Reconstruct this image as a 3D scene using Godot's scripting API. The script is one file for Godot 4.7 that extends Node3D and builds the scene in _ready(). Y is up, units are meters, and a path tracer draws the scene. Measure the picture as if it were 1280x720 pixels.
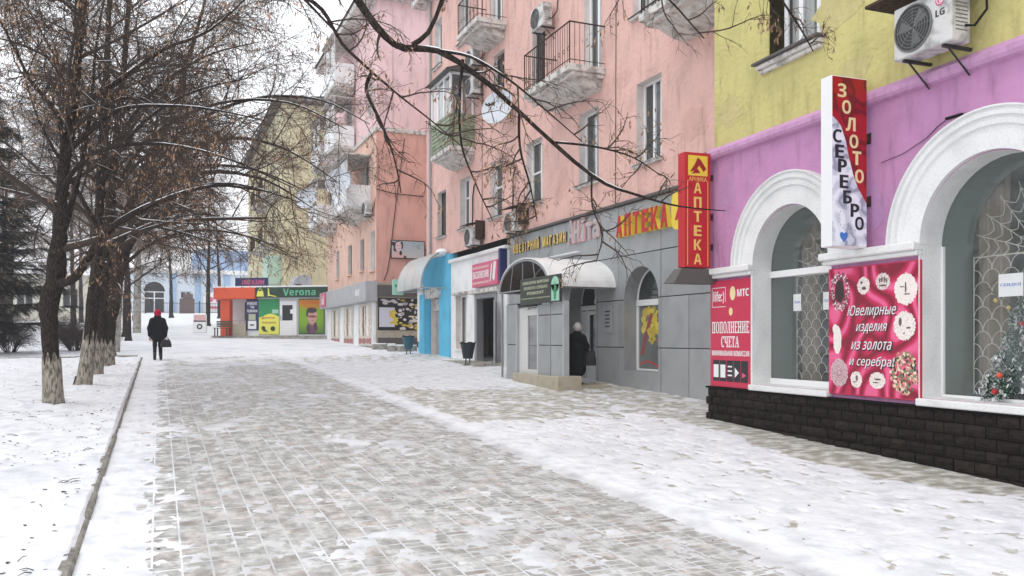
extends Node3D

# Snowy shopping street. The street runs towards -Z; x is across it; u = x, v = -z.

const COS_T := 0.92198
const SIN_T := 0.38723

var M := {}          # materials
var TX := {}         # textures
var used := {}       # names taken at top level
var drop := {}       # thing -> offset of its parts below its base
var rng := RandomNumberGenerator.new()
var frame_g := Transform3D()   # grey and pink front
var frame_p := Transform3D()   # violet front
var frame_f := Transform3D()   # far pink front
var frame_k := Transform3D()   # kiosk front
var fonts := {}


func W(u, y, v) -> Vector3:
	return Vector3(u, y, -v)


func gy(u, v) -> float:
	var d: float = clampf(v * COS_T + u * SIN_T, -6.0, 118.0)
	return 0.0385 * d if d < 50.0 else 1.925 + 0.056 * (d - 50.0)


# ---------------------------------------------------------------- shapes
class Sh:
	var v := PackedVector3Array()
	var n := PackedVector3Array()
	var c := PackedColorArray()
	var uv := PackedVector2Array()
	var idx := PackedInt32Array()
	var col := Color.WHITE
	var xf := Transform3D()
	var tinted := false

	func put(p: Vector3, nn: Vector3, t := Vector2.ZERO) -> int:
		v.push_back(xf * p)
		n.push_back((xf.basis * nn).normalized())
		uv.push_back(t)
		c.push_back(col)
		return v.size() - 1

	# counter-clockwise seen from outside; written out clockwise, as Godot wants
	func tri(a: Vector3, b: Vector3, d: Vector3):
		var nn := (b - a).cross(d - a).normalized()
		var i := put(a, nn)
		put(b, nn)
		put(d, nn)
		idx.append_array(PackedInt32Array([i, i + 2, i + 1]))

	func quad(a: Vector3, b: Vector3, d: Vector3, e: Vector3):
		var nn := (d - a).cross(e - b).normalized()
		var i := put(a, nn, Vector2(0, 1))
		put(b, nn, Vector2(1, 1))
		put(d, nn, Vector2(1, 0))
		put(e, nn, Vector2(0, 0))
		idx.append_array(PackedInt32Array([i, i + 2, i + 1, i, i + 3, i + 2]))

	func box(a: Vector3, b: Vector3):
		var p := [Vector3(a.x, a.y, a.z), Vector3(b.x, a.y, a.z), Vector3(b.x, b.y, a.z), Vector3(a.x, b.y, a.z), Vector3(a.x, a.y, b.z), Vector3(b.x, a.y, b.z), Vector3(b.x, b.y, b.z), Vector3(a.x, b.y, b.z)]
		quad(p[4], p[5], p[6], p[7])
		quad(p[1], p[0], p[3], p[2])
		quad(p[5], p[1], p[2], p[6])
		quad(p[0], p[4], p[7], p[3])
		quad(p[7], p[6], p[2], p[3])
		quad(p[0], p[1], p[5], p[4])

	# box with chamfered edges
	func bev(a: Vector3, b: Vector3, r: float):
		var lo := a
		var hi := b
		var face := func(axis: int, s: int) -> Array:
			var u := (axis + 1) % 3
			var w := (axis + 2) % 3
			var out := []
			for q in [[-1, -1], [1, -1], [1, 1], [-1, 1]]:
				var p := Vector3()
				p[axis] = hi[axis] if s > 0 else lo[axis]
				p[u] = hi[u] - r if q[0] > 0 else lo[u] + r
				p[w] = hi[w] - r if q[1] > 0 else lo[w] + r
				out.append(p)
			return out
		var F := {}
		for axis in 3:
			for s in [-1, 1]:
				var q: Array = face.call(axis, s)
				F[Vector2i(axis, s)] = q
				if s > 0:
					quad(q[0], q[1], q[2], q[3])
				else:
					quad(q[3], q[2], q[1], q[0])
		var ctr := (a + b) * 0.5
		# edges
		for axis in 3:
			var u := (axis + 1) % 3
			var w := (axis + 2) % 3
			for su in [-1, 1]:
				for sw in [-1, 1]:
					var p0 := Vector3()
					var p1 := Vector3()
					var p2 := Vector3()
					var p3 := Vector3()
					p0[u] = hi[u] if su > 0 else lo[u]
					p0[w] = hi[w] - r if sw > 0 else lo[w] + r
					p1[u] = hi[u] - r if su > 0 else lo[u] + r
					p1[w] = hi[w] if sw > 0 else lo[w]
					p2 = p1
					p3 = p0
					p0[axis] = lo[axis] + r
					p1[axis] = lo[axis] + r
					p2[axis] = hi[axis] - r
					p3[axis] = hi[axis] - r
					out_quad(p0, p1, p2, p3, ctr)
		for sx in [-1, 1]:
			for sy in [-1, 1]:
				for sz in [-1, 1]:
					var k := Vector3(hi.x if sx > 0 else lo.x, hi.y if sy > 0 else lo.y, hi.z if sz > 0 else lo.z)
					var dx := Vector3(-sx * r, 0, 0)
					var dy := Vector3(0, -sy * r, 0)
					var dz := Vector3(0, 0, -sz * r)
					var q0 := k + dy + dz
					var q1 := k + dx + dz
					var q2 := k + dx + dy
					if (q1 - q0).cross(q2 - q0).dot(q0 - ctr) < 0.0:
						tri(q0, q2, q1)
					else:
						tri(q0, q1, q2)

	func out_quad(a: Vector3, b: Vector3, d: Vector3, e: Vector3, ctr: Vector3):
		if (d - a).cross(e - b).dot((a + d) * 0.5 - ctr) < 0.0:
			quad(e, d, b, a)
		else:
			quad(a, b, d, e)

	func tube(pts: PackedVector3Array, rad: PackedFloat32Array, sides := 6, capped := true):
		var m := pts.size()
		if m < 2:
			return
		var t := (pts[1] - pts[0]).normalized()
		var side := t.cross(Vector3.UP if absf(t.y) < 0.9 else Vector3.RIGHT).normalized()
		var first := v.size()
		for i in m:
			var t2 := (pts[mini(i + 1, m - 1)] - pts[maxi(i - 1, 0)]).normalized()
			side = (side - t2 * side.dot(t2))
			if side.length_squared() < 1e-6:
				side = t2.cross(Vector3.UP if absf(t2.y) < 0.9 else Vector3.RIGHT)
			side = side.normalized()
			var up := side.cross(t2)
			for k in sides:
				var a := TAU * k / sides
				var d := side * cos(a) + up * sin(a)
				put(pts[i] + d * rad[i], d, Vector2(float(k) / sides, i))
		for i in m - 1:
			for k in sides:
				var p := first + i * sides + k
				var q := first + i * sides + (k + 1) % sides
				# side x t = -up, so going round by a is clockwise seen along t
				idx.append_array(PackedInt32Array([p, q, q + sides, p, q + sides, p + sides]))
		if capped:
			for e in [0, m - 1]:
				var cc := put(pts[e], (pts[e] - pts[1 if e == 0 else m - 2]).normalized())
				for k in sides:
					var p: int = first + e * sides + k
					var q: int = first + e * sides + (k + 1) % sides
					if e == 0:
						idx.append_array(PackedInt32Array([cc, q, p]))
					else:
						idx.append_array(PackedInt32Array([cc, p, q]))

	func bar(a: Vector3, b: Vector3, r: float, sides := 6):
		tube(PackedVector3Array([a, b]), PackedFloat32Array([r, r]), sides)

	# profile of (radius, y), turned about y
	func lathe(prof: Array, segs := 20):
		for i in prof.size() - 1:
			var p: Vector2 = prof[i]
			var q: Vector2 = prof[i + 1]
			var d := (q - p).normalized()
			var nr := Vector2(d.y, -d.x)
			for k in segs:
				var a0 := TAU * k / segs
				var a1 := TAU * (k + 1) / segs
				var e0 := Vector3(cos(a0), 0, sin(a0))
				var e1 := Vector3(cos(a1), 0, sin(a1))
				var i0 := put(e0 * p.x + Vector3(0, p.y, 0), e0 * nr.x + Vector3(0, nr.y, 0))
				put(e1 * p.x + Vector3(0, p.y, 0), e1 * nr.x + Vector3(0, nr.y, 0))
				put(e1 * q.x + Vector3(0, q.y, 0), e1 * nr.x + Vector3(0, nr.y, 0))
				put(e0 * q.x + Vector3(0, q.y, 0), e0 * nr.x + Vector3(0, nr.y, 0))
				idx.append_array(PackedInt32Array([i0, i0 + 1, i0 + 2, i0, i0 + 2, i0 + 3]))

	# flat polygon (counter-clockwise in x, y) between z0 and z1
	func extrude(poly: PackedVector2Array, z0: float, z1: float):
		if Geometry2D.is_polygon_clockwise(poly):
			poly.reverse()
		var ids := Geometry2D.triangulate_polygon(poly)
		for k in range(0, ids.size(), 3):
			var a := poly[ids[k]]
			var b := poly[ids[k + 1]]
			var d := poly[ids[k + 2]]
			if (b - a).cross(d - a) < 0.0:
				var s := b
				b = d
				d = s
			tri(Vector3(a.x, a.y, z1), Vector3(b.x, b.y, z1), Vector3(d.x, d.y, z1))
			tri(Vector3(a.x, a.y, z0), Vector3(d.x, d.y, z0), Vector3(b.x, b.y, z0))
		for i in poly.size():
			var p := poly[i]
			var q := poly[(i + 1) % poly.size()]
			quad(Vector3(p.x, p.y, z0), Vector3(q.x, q.y, z0), Vector3(q.x, q.y, z1), Vector3(p.x, p.y, z1))

	func add(m: Mesh, t := Transform3D()):
		for s in m.get_surface_count():
			var a: Array = m.surface_get_arrays(s)
			var base := v.size()
			var vv: PackedVector3Array = a[Mesh.ARRAY_VERTEX]
			var nn: PackedVector3Array = a[Mesh.ARRAY_NORMAL]
			for i in vv.size():
				put(t * vv[i], t.basis * nn[i])
			if a[Mesh.ARRAY_INDEX] != null and a[Mesh.ARRAY_INDEX].size():
				for i in a[Mesh.ARRAY_INDEX]:
					idx.push_back(base + i)
			else:
				for i in vv.size():
					idx.push_back(base + i)

	func into(am: ArrayMesh, mat: Material):
		if idx.is_empty():
			return
		var a := []
		a.resize(Mesh.ARRAY_MAX)
		a[Mesh.ARRAY_VERTEX] = v
		a[Mesh.ARRAY_NORMAL] = n
		a[Mesh.ARRAY_TEX_UV] = uv
		if tinted:
			a[Mesh.ARRAY_COLOR] = c
		a[Mesh.ARRAY_INDEX] = idx
		am.add_surface_from_arrays(Mesh.PRIMITIVE_TRIANGLES, a)
		am.surface_set_material(am.get_surface_count() - 1, mat)

	func mesh(mat: Material = null) -> ArrayMesh:
		var am := ArrayMesh.new()
		into(am, mat)
		return am


# ---------------------------------------------------------------- scene objects
func numbered(called: String) -> String:
	if not used.has(called):
		used[called] = 0
		return called
	used[called] += 1
	return "%s_%03d" % [called, used[called]]


func tag(o: Node, label: String, category: String, group := ""):
	o.set_meta("label", label)
	o.set_meta("category", category)
	if group != "":
		o.set_meta("group", group)


# a thing whose parts are its children; `low` is how far its base lies above y = 0 of the frame it is modelled in
func thing(called: String, label: String, category: String, t := Transform3D(), group := "", low := 0.0) -> Node3D:
	var o := Node3D.new()
	o.name = numbered(called)
	o.transform = t.translated_local(Vector3(0, low, 0))
	add_child(o, true)
	tag(o, label, category, group)
	drop[o] = Vector3(0, -low, 0)
	return o


func part(parent: Node3D, called: String, shape, mat: Material, label := "", kind := "") -> MeshInstance3D:
	var o := MeshInstance3D.new()
	o.name = called
	o.mesh = shape.mesh(mat) if shape is Sh else shape
	if not shape is Sh and mat:
		o.material_override = mat
	if drop.has(parent):
		o.position = drop[parent]
	parent.add_child(o, true)
	if label != "":
		o.set_meta("label", label)
	if kind != "":
		o.set_meta("kind", kind)
	return o


func single(called: String, shape, mat: Material, label: String, category: String, t := Transform3D(), group := "") -> MeshInstance3D:
	var o := MeshInstance3D.new()
	o.name = numbered(called)
	o.mesh = shape.mesh(mat) if shape is Sh else shape
	o.transform = t
	add_child(o, true)
	tag(o, label, category, group)
	return o


func struct(called: String, shape, mat: Material) -> MeshInstance3D:
	var o := MeshInstance3D.new()
	o.name = numbered(called)
	o.mesh = shape.mesh(mat) if shape is Sh else shape
	add_child(o, true)
	o.set_meta("kind", "structure")
	o.set_meta("label", called.replace("_", " "))
	return o


func at(f: Transform3D, x, y, z, turn := 0.0) -> Transform3D:
	return f * Transform3D(Basis(Vector3.UP, turn), Vector3(x, y, z))


# ---------------------------------------------------------------- materials
func ramp(stops: Array) -> Gradient:
	var g := Gradient.new()
	var o := PackedFloat32Array()
	var c := PackedColorArray()
	for s in stops:
		o.push_back(s[0])
		c.push_back(s[1] if s[1] is Color else Color(s[1], s[1], s[1]))
	g.offsets = o
	g.colors = c
	return g


func noise_tex(seed_: int, freq: float, octaves: int, stops: Array, size := 512, kind := FastNoiseLite.TYPE_SIMPLEX_SMOOTH) -> NoiseTexture2D:
	var nz := FastNoiseLite.new()
	nz.seed = seed_
	nz.noise_type = kind
	nz.frequency = freq
	nz.fractal_octaves = octaves
	nz.fractal_type = FastNoiseLite.FRACTAL_FBM if octaves > 1 else FastNoiseLite.FRACTAL_NONE
	var t := NoiseTexture2D.new()
	t.width = size
	t.height = size
	t.seamless = true
	t.noise = nz
	if stops.is_empty():
		t.as_normal_map = true
		t.bump_strength = 6.0
	else:
		t.color_ramp = ramp(stops)
	return t


func mat(called: String, lin: Color, rough := 0.8, o := {}) -> StandardMaterial3D:
	var m := StandardMaterial3D.new()
	m.resource_name = called
	m.albedo_color = lin.linear_to_srgb()
	m.roughness = rough
	m.metallic = o.get("metal", 0.0)
	m.metallic_specular = o.get("spec", 0.5 if rough < 0.7 else 0.2)
	if o.has("tex"):
		m.albedo_texture = TX[o.tex]
		m.uv1_triplanar = true
		m.uv1_world_triplanar = o.get("world", true)
		var s = o.get("scale", 1.0)
		m.uv1_scale = s if s is Vector3 else Vector3(s, s, s)
	if o.has("nrm"):
		if not o.has("tex"):
			m.uv1_triplanar = true
			m.uv1_world_triplanar = o.get("world", true)
			var s = o.get("scale", 1.0)
			m.uv1_scale = s if s is Vector3 else Vector3(s, s, s)
		m.normal_enabled = true
		m.normal_texture = TX[o.nrm]
		m.normal_scale = o.get("bump", 0.5)
	if o.has("tex2"):
		m.detail_enabled = true
		m.detail_blend_mode = BaseMaterial3D.BLEND_MODE_MUL
		m.detail_uv_layer = BaseMaterial3D.DETAIL_UV_2
		m.detail_albedo = TX[o.tex2]
		m.uv2_triplanar = true
		m.uv2_world_triplanar = true
		var s2 = o.get("scale2", 1.0)
		m.uv2_scale = s2 if s2 is Vector3 else Vector3(s2, s2, s2)
	if o.get("vc", false):
		m.vertex_color_use_as_albedo = true
	if o.has("back"):
		m.backlight_enabled = true
		m.backlight = Color(o.back, o.back, o.back)
	M[called] = m
	return m


func glass(called: String, lin: Color, alpha: float) -> StandardMaterial3D:
	var m := StandardMaterial3D.new()
	var s := lin.linear_to_srgb()
	m.albedo_color = Color(s.r, s.g, s.b, alpha)
	m.transparency = BaseMaterial3D.TRANSPARENCY_ALPHA
	m.roughness = 0.03
	m.metallic_specular = 0.6
	M[called] = m
	return m


func make_materials():
	TX.mottle = noise_tex(11, 0.008, 5, [[0.0, 0.90], [0.45, 0.97], [1.0, 1.0]])
	TX.fine = noise_tex(12, 0.06, 4, [[0.0, 0.92], [0.5, 0.98], [1.0, 1.0]])
	TX.stain = noise_tex(13, 0.012, 5, [[0.0, 0.62], [0.30, 0.76], [0.52, 0.97], [1.0, 1.0]])
	TX.streak = noise_tex(14, 0.02, 4, [[0.0, 0.86], [0.3, 0.97], [0.5, 1.0], [1.0, 1.0]])
	TX.frost = noise_tex(15, 0.014, 6, [[0.0, Color(0.70, 0.69, 0.675)], [0.30, Color(0.79, 0.785, 0.775)], [0.50, Color(0.88, 0.88, 0.875)], [0.64, Color(0.98, 0.98, 0.98)], [1.0, Color(1, 1, 1)]], 1024)
	TX.smear = noise_tex(16, 0.03, 4, [[0.0, 0.86], [0.4, 0.96], [0.7, 1.0], [1.0, 1.0]], 512)
	TX.snow = noise_tex(17, 0.01, 5, [[0.0, Color(0.84, 0.845, 0.86)], [0.4, Color(0.94, 0.942, 0.95)], [1.0, Color(1, 1, 1)]])
	TX.slush = noise_tex(18, 0.012, 6, [[0.0, Color(0.64, 0.62, 0.58)], [0.36, Color(0.76, 0.75, 0.72)], [0.55, Color(0.87, 0.865, 0.85)], [0.7, Color(0.97, 0.97, 0.97)], [1.0, Color(1, 1, 1)]], 1024)
	TX.bark = noise_tex(19, 0.03, 5, [[0.0, 0.30], [0.38, 0.55], [0.62, 0.9], [0.8, 1.0], [1.0, 1.0]])
	TX.wash = noise_tex(20, 0.02, 5, [[0.0, 0.42], [0.36, 0.62], [0.55, 0.95], [1.0, 1.0]])
	TX.n_fine = noise_tex(21, 0.05, 4, [])
	TX.n_coarse = noise_tex(22, 0.015, 5, [])
	TX.n_snow = noise_tex(23, 0.02, 5, [])
	TX.n_bark = noise_tex(24, 0.04, 4, [])

	mat("snow", Color(0.85, 0.855, 0.875), 0.75, {"tex": "snow", "scale": 0.45, "nrm": "n_snow", "bump": 0.35, "tex2": "smear", "scale2": Vector3(0.35, 0.35, 1.1), "vc": true})
	M.snow.detail_enabled = false
	mat("snow_cap", Color(0.82, 0.83, 0.85), 0.8)
	mat("ground_snow", Color(0.82, 0.83, 0.86), 0.8, {"tex": "snow", "scale": 0.12, "nrm": "n_snow", "bump": 0.4})
	for k in 4:
		var tone: Color = [Color(0.60, 0.595, 0.575), Color(0.64, 0.635, 0.62), Color(0.56, 0.55, 0.53), Color(0.60, 0.555, 0.53)][k]
		mat("paver%d" % k, tone * 1.04, 0.5, {"tex": "frost", "scale": Vector3(0.30, 0.30, 0.21), "nrm": "n_fine", "bump": 0.5, "tex2": "smear", "scale2": Vector3(0.8, 0.8, 0.45)})
	mat("slush", Color(0.80, 0.785, 0.75), 0.45, {"tex": "slush", "scale": Vector3(0.25, 0.25, 0.35), "nrm": "n_snow", "bump": 0.5, "tex2": "smear", "scale2": Vector3(1.1, 1, 0.4)})
	mat("kerb", Color(0.30, 0.28, 0.25), 0.9, {"tex": "stain", "scale": 0.6, "nrm": "n_fine", "bump": 0.6})
	mat("concrete", Color(0.40, 0.38, 0.34), 0.9, {"tex": "stain", "scale": 0.5, "nrm": "n_fine", "bump": 0.5})
	mat("tan_concrete", Color(0.46, 0.41, 0.32), 0.85, {"tex": "mottle", "scale": 0.8, "nrm": "n_fine", "bump": 0.4})

	# walls
	mat("violet", Color(0.56, 0.28, 0.485), 0.85, {"tex": "mottle", "scale": 0.35, "nrm": "n_fine", "bump": 0.25, "tex2": "streak", "scale2": Vector3(0.5, 0.09, 0.5)})
	mat("violet_light", Color(0.61, 0.34, 0.55), 0.85, {"tex": "mottle", "scale": 0.4, "nrm": "n_fine", "bump": 0.25, "tex2": "streak", "scale2": Vector3(0.9, 0.2, 0.9)})
	mat("yellow_wall", Color(0.60, 0.54, 0.225), 0.9, {"tex": "mottle", "scale": 0.3, "nrm": "n_fine", "bump": 0.35, "tex2": "streak", "scale2": Vector3(0.45, 0.08, 0.45)})
	mat("pink", Color(0.78, 0.50, 0.44), 0.9, {"tex": "mottle", "scale": 0.22, "nrm": "n_fine", "bump": 0.3, "tex2": "streak", "scale2": Vector3(0.35, 0.06, 0.35)})
	mat("pink_pale", Color(0.84, 0.60, 0.60), 0.9, {"tex": "mottle", "scale": 0.2, "tex2": "streak", "scale2": Vector3(0.3, 0.05, 0.3)})
	mat("salmon", Color(0.72, 0.41, 0.34), 0.9, {"tex": "mottle", "scale": 0.2, "tex2": "streak", "scale2": Vector3(0.3, 0.05, 0.3)})
	mat("peach", Color(0.80, 0.54, 0.44), 0.9, {"tex": "mottle", "scale": 0.22, "tex2": "streak", "scale2": Vector3(0.35, 0.06, 0.35)})
	mat("ochre", Color(0.68, 0.62, 0.42), 0.9, {"tex": "mottle", "scale": 0.16, "tex2": "streak", "scale2": Vector3(0.25, 0.05, 0.25)})
	mat("white_paint", Color(0.86, 0.86, 0.85), 0.6, {"tex": "fine", "scale": 0.8, "nrm": "n_coarse", "bump": 0.05, "tex2": "mottle", "scale2": 0.3})
	mat("white_wall", Color(0.87, 0.88, 0.88), 0.85, {"tex": "mottle", "scale": 0.3})
	mat("old_white", Color(0.70, 0.67, 0.63), 0.9, {"tex": "stain", "scale": 0.5, "nrm": "n_fine", "bump": 0.4})
	mat("reveal", Color(0.76, 0.69, 0.66), 0.9, {"tex": "mottle", "scale": 0.5})
	mat("blue_wall", Color(0.15, 0.56, 0.80), 0.8, {"tex": "mottle", "scale": 0.25})
	mat("plinth", Color(0.024, 0.018, 0.016), 0.75, {"tex": "stain", "scale": 1.7, "nrm": "n_coarse", "bump": 0.5})
	mat("plinth_b", Color(0.033, 0.025, 0.021), 0.75, {"tex": "stain", "scale": 1.3, "nrm": "n_coarse", "bump": 0.5})
	mat("mortar", Color(0.010, 0.008, 0.007), 0.95)
	mat("cladding", Color(0.355, 0.37, 0.375), 0.45, {"metal": 0.2, "tex": "mottle", "scale": 0.35})
	mat("cladding_b", Color(0.39, 0.405, 0.41), 0.45, {"metal": 0.2, "tex": "mottle", "scale": 0.35})
	mat("cladding_gap", Color(0.06, 0.065, 0.07), 0.8)
	mat("cap", Color(0.09, 0.08, 0.075), 0.6)
	mat("band_grey", Color(0.42, 0.43, 0.44), 0.55, {"tex": "mottle", "scale": 0.3})
	# metals, plastics
	mat("pvc", Color(0.82, 0.82, 0.82), 0.35)
	mat("pvc_worn", Color(0.66, 0.66, 0.64), 0.45, {"tex": "fine", "scale": 1.0})
	mat("brown_frame", Color(0.05, 0.035, 0.028), 0.6)
	mat("dark_metal", Color(0.035, 0.033, 0.032), 0.5, {"metal": 0.4})
	mat("rust_metal", Color(0.07, 0.045, 0.035), 0.75, {"tex": "stain", "scale": 1.5})
	mat("grey_metal", Color(0.30, 0.31, 0.32), 0.45, {"metal": 0.5})
	mat("sheet_white", Color(0.90, 0.91, 0.91), 0.4, {"tex": "mottle", "scale": 0.5})
	mat("sheet_brown", Color(0.085, 0.06, 0.05), 0.5, {"tex": "mottle", "scale": 0.8})
	mat("ac_white", Color(0.64, 0.63, 0.61), 0.45, {"tex": "stain", "scale": 0.5})
	mat("ac_dark", Color(0.045, 0.045, 0.045), 0.6)
	mat("ac_grille", Color(0.16, 0.16, 0.155), 0.5)
	mat("cable", Color(0.012, 0.012, 0.012), 0.7)
	mat("dish", Color(0.66, 0.70, 0.76), 0.5, {"tex": "mottle", "scale": 0.6})
	mat("dish_grey", Color(0.33, 0.34, 0.36), 0.5)
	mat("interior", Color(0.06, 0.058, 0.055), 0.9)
	mat("interior_grey", Color(0.20, 0.24, 0.225), 0.8)
	mat("interior_back", Color(0.30, 0.28, 0.24), 0.9, {"tex": "mottle", "scale": 0.7})
	mat("curtain", Color(0.36, 0.29, 0.22), 0.9, {"tex": "streak", "scale": Vector3(3.0, 0.1, 3.0), "back": 0.3})
	mat("tulle", Color(0.62, 0.62, 0.60), 0.9, {"tex": "streak", "scale": Vector3(3.0, 0.1, 3.0), "back": 0.3})
	mat("lattice", Color(0.62, 0.60, 0.52), 0.45)
	mat("siding", Color(0.30, 0.35, 0.22), 0.6, {"tex": "stain", "scale": 0.5})
	mat("siding_b", Color(0.25, 0.30, 0.185), 0.6, {"tex": "stain", "scale": 0.6})
	mat("lamp_strip", Color(0.75, 0.76, 0.78), 0.4)
	glass("pane", Color(0.55, 0.60, 0.60), 0.10)
	glass("pane_shop", Color(0.42, 0.50, 0.47), 0.10)
	glass("pane_dark", Color(0.03, 0.035, 0.04), 0.45)
	glass("poly", Color(0.62, 0.64, 0.62), 0.72)
	M.poly.roughness = 0.35
	# print colours
	for q in [["ink_red", Color(0.50, 0.012, 0.02)], ["ink_red_dark", Color(0.33, 0.008, 0.012)], ["ink_crimson", Color(0.56, 0.025, 0.075)], ["ink_gold", Color(0.80, 0.56, 0.13)], ["ink_cream", Color(0.82, 0.68, 0.36)], ["ink_black", Color(0.012, 0.012, 0.018)], ["ink_navy", Color(0.012, 0.016, 0.10)], ["ink_white", Color(0.82, 0.82, 0.82)], ["ink_yellow", Color(0.80, 0.60, 0.06)], ["ink_green_dark", Color(0.012, 0.045, 0.022)], ["ink_green", Color(0.02, 0.27, 0.09)], ["ink_mint", Color(0.35, 0.62, 0.48)], ["ink_verona", Color(0.12, 0.46, 0.27)], ["ink_orange", Color(0.72, 0.095, 0.03)], ["ink_lemon", Color(0.78, 0.76, 0.12)], ["ink_pink", Color(0.62, 0.10, 0.20)], ["ink_rose", Color(0.72, 0.42, 0.42)], ["ink_sign", Color(0.022, 0.032, 0.018)], ["ink_olive", Color(0.45, 0.47, 0.33)], ["ink_blue", Color(0.05, 0.17, 0.55)]]:
		mat(q[0], q[1], 0.4)
	# trees
	mat("bark", Color(0.062, 0.047, 0.039), 0.95, {"tex": "bark", "scale": Vector3(2.6, 0.55, 2.6), "nrm": "n_bark", "bump": 1.0})
	mat("bark_washed", Color(0.40, 0.36, 0.30), 0.95, {"tex": "wash", "scale": Vector3(2.2, 0.45, 2.2), "nrm": "n_bark", "bump": 1.0})
	mat("twig", Color(0.070, 0.052, 0.043), 0.95)
	mat("twig_far", Color(0.10, 0.075, 0.065), 0.95)
	mat("seed", Color(0.32, 0.215, 0.145), 0.9, {"vc": true, "back": 0.15})
	mat("needle", Color(0.024, 0.024, 0.018), 0.9, {"vc": true})
	mat("stem_shrub", Color(0.060, 0.038, 0.033), 0.95)
	mat("litter", Color(0.075, 0.055, 0.04), 0.95, {"vc": true})
	# people
	mat("skin", Color(0.48, 0.27, 0.20), 0.6)
	mat("coat", Color(0.010, 0.010, 0.012), 0.9, {"nrm": "n_coarse", "scale": 1.5, "bump": 0.6})
	mat("trousers", Color(0.010, 0.010, 0.013), 0.85)
	mat("boot", Color(0.008, 0.008, 0.008), 0.5)
	mat("hat_red", Color(0.42, 0.012, 0.05), 0.9)
	mat("hat_white", Color(0.62, 0.58, 0.57), 0.95)
	mat("bag", Color(0.014, 0.013, 0.014), 0.5)
	mat("stocking", Color(0.20, 0.14, 0.11), 0.8)


# ---------------------------------------------------------------- camera, sky, light
func setup_view():
	var cam := Camera3D.new()
	cam.name = "Camera"
	cam.projection = Camera3D.PROJECTION_FRUSTUM
	cam.near = 0.1
	cam.far = 900.0
	cam.size = 0.1 * 720.0 / 1050.0
	cam.frustum_offset = Vector2(0.0, 0.1 * 64.0 / 1050.0)
	cam.position = Vector3(0, 1.85, 0)
	cam.rotation.y = -atan2(SIN_T, COS_T)
	add_child(cam)
	cam.current = true
	var we := WorldEnvironment.new()
	we.name = "World"
	var e := Environment.new()
	var sky := Sky.new()
	var sm := ProceduralSkyMaterial.new()
	sm.sky_top_color = Color(0.93, 0.945, 0.97)
	sm.sky_horizon_color = Color(0.955, 0.96, 0.97)
	sm.sky_curve = 0.2
	sm.sky_energy_multiplier = 1.12
	sm.ground_bottom_color = Color(0.75, 0.76, 0.78)
	sm.ground_horizon_color = Color(0.93, 0.94, 0.95)
	sm.sun_angle_max = 1.0
	sky.sky_material = sm
	e.background_mode = Environment.BG_SKY
	e.sky = sky
	e.tonemap_mode = Environment.TONE_MAPPER_LINEAR
	e.tonemap_exposure = 1.43
	e.sdfgi_enabled = true
	e.ssao_enabled = true
	e.ssil_enabled = true
	e.fog_enabled = true
	e.fog_density = 0.0018
	e.fog_light_color = Color(0.93, 0.94, 0.96)
	we.environment = e
	add_child(we)
	var sun := DirectionalLight3D.new()
	sun.name = "Sun"
	sun.light_energy = 0.22
	sun.light_color = Color(1.0, 0.98, 0.95)
	sun.light_angular_distance = 18.0
	sun.rotation_degrees = Vector3(-62, -60, 0)
	sun.shadow_enabled = true
	add_child(sun)


var n_a := FastNoiseLite.new()
var n_b := FastNoiseLite.new()
var n_c := FastNoiseLite.new()


func make_noises():
	for q in [[n_a, 31, 4], [n_b, 32, 3], [n_c, 33, 2]]:
		q[0].seed = q[1]
		q[0].frequency = 1.0
		q[0].noise_type = FastNoiseLite.TYPE_SIMPLEX_SMOOTH
		q[0].fractal_type = FastNoiseLite.FRACTAL_FBM
		q[0].fractal_octaves = q[2]


func sm(a: float, b: float, x: float) -> float:
	return smoothstep(a, b, x)


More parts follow.
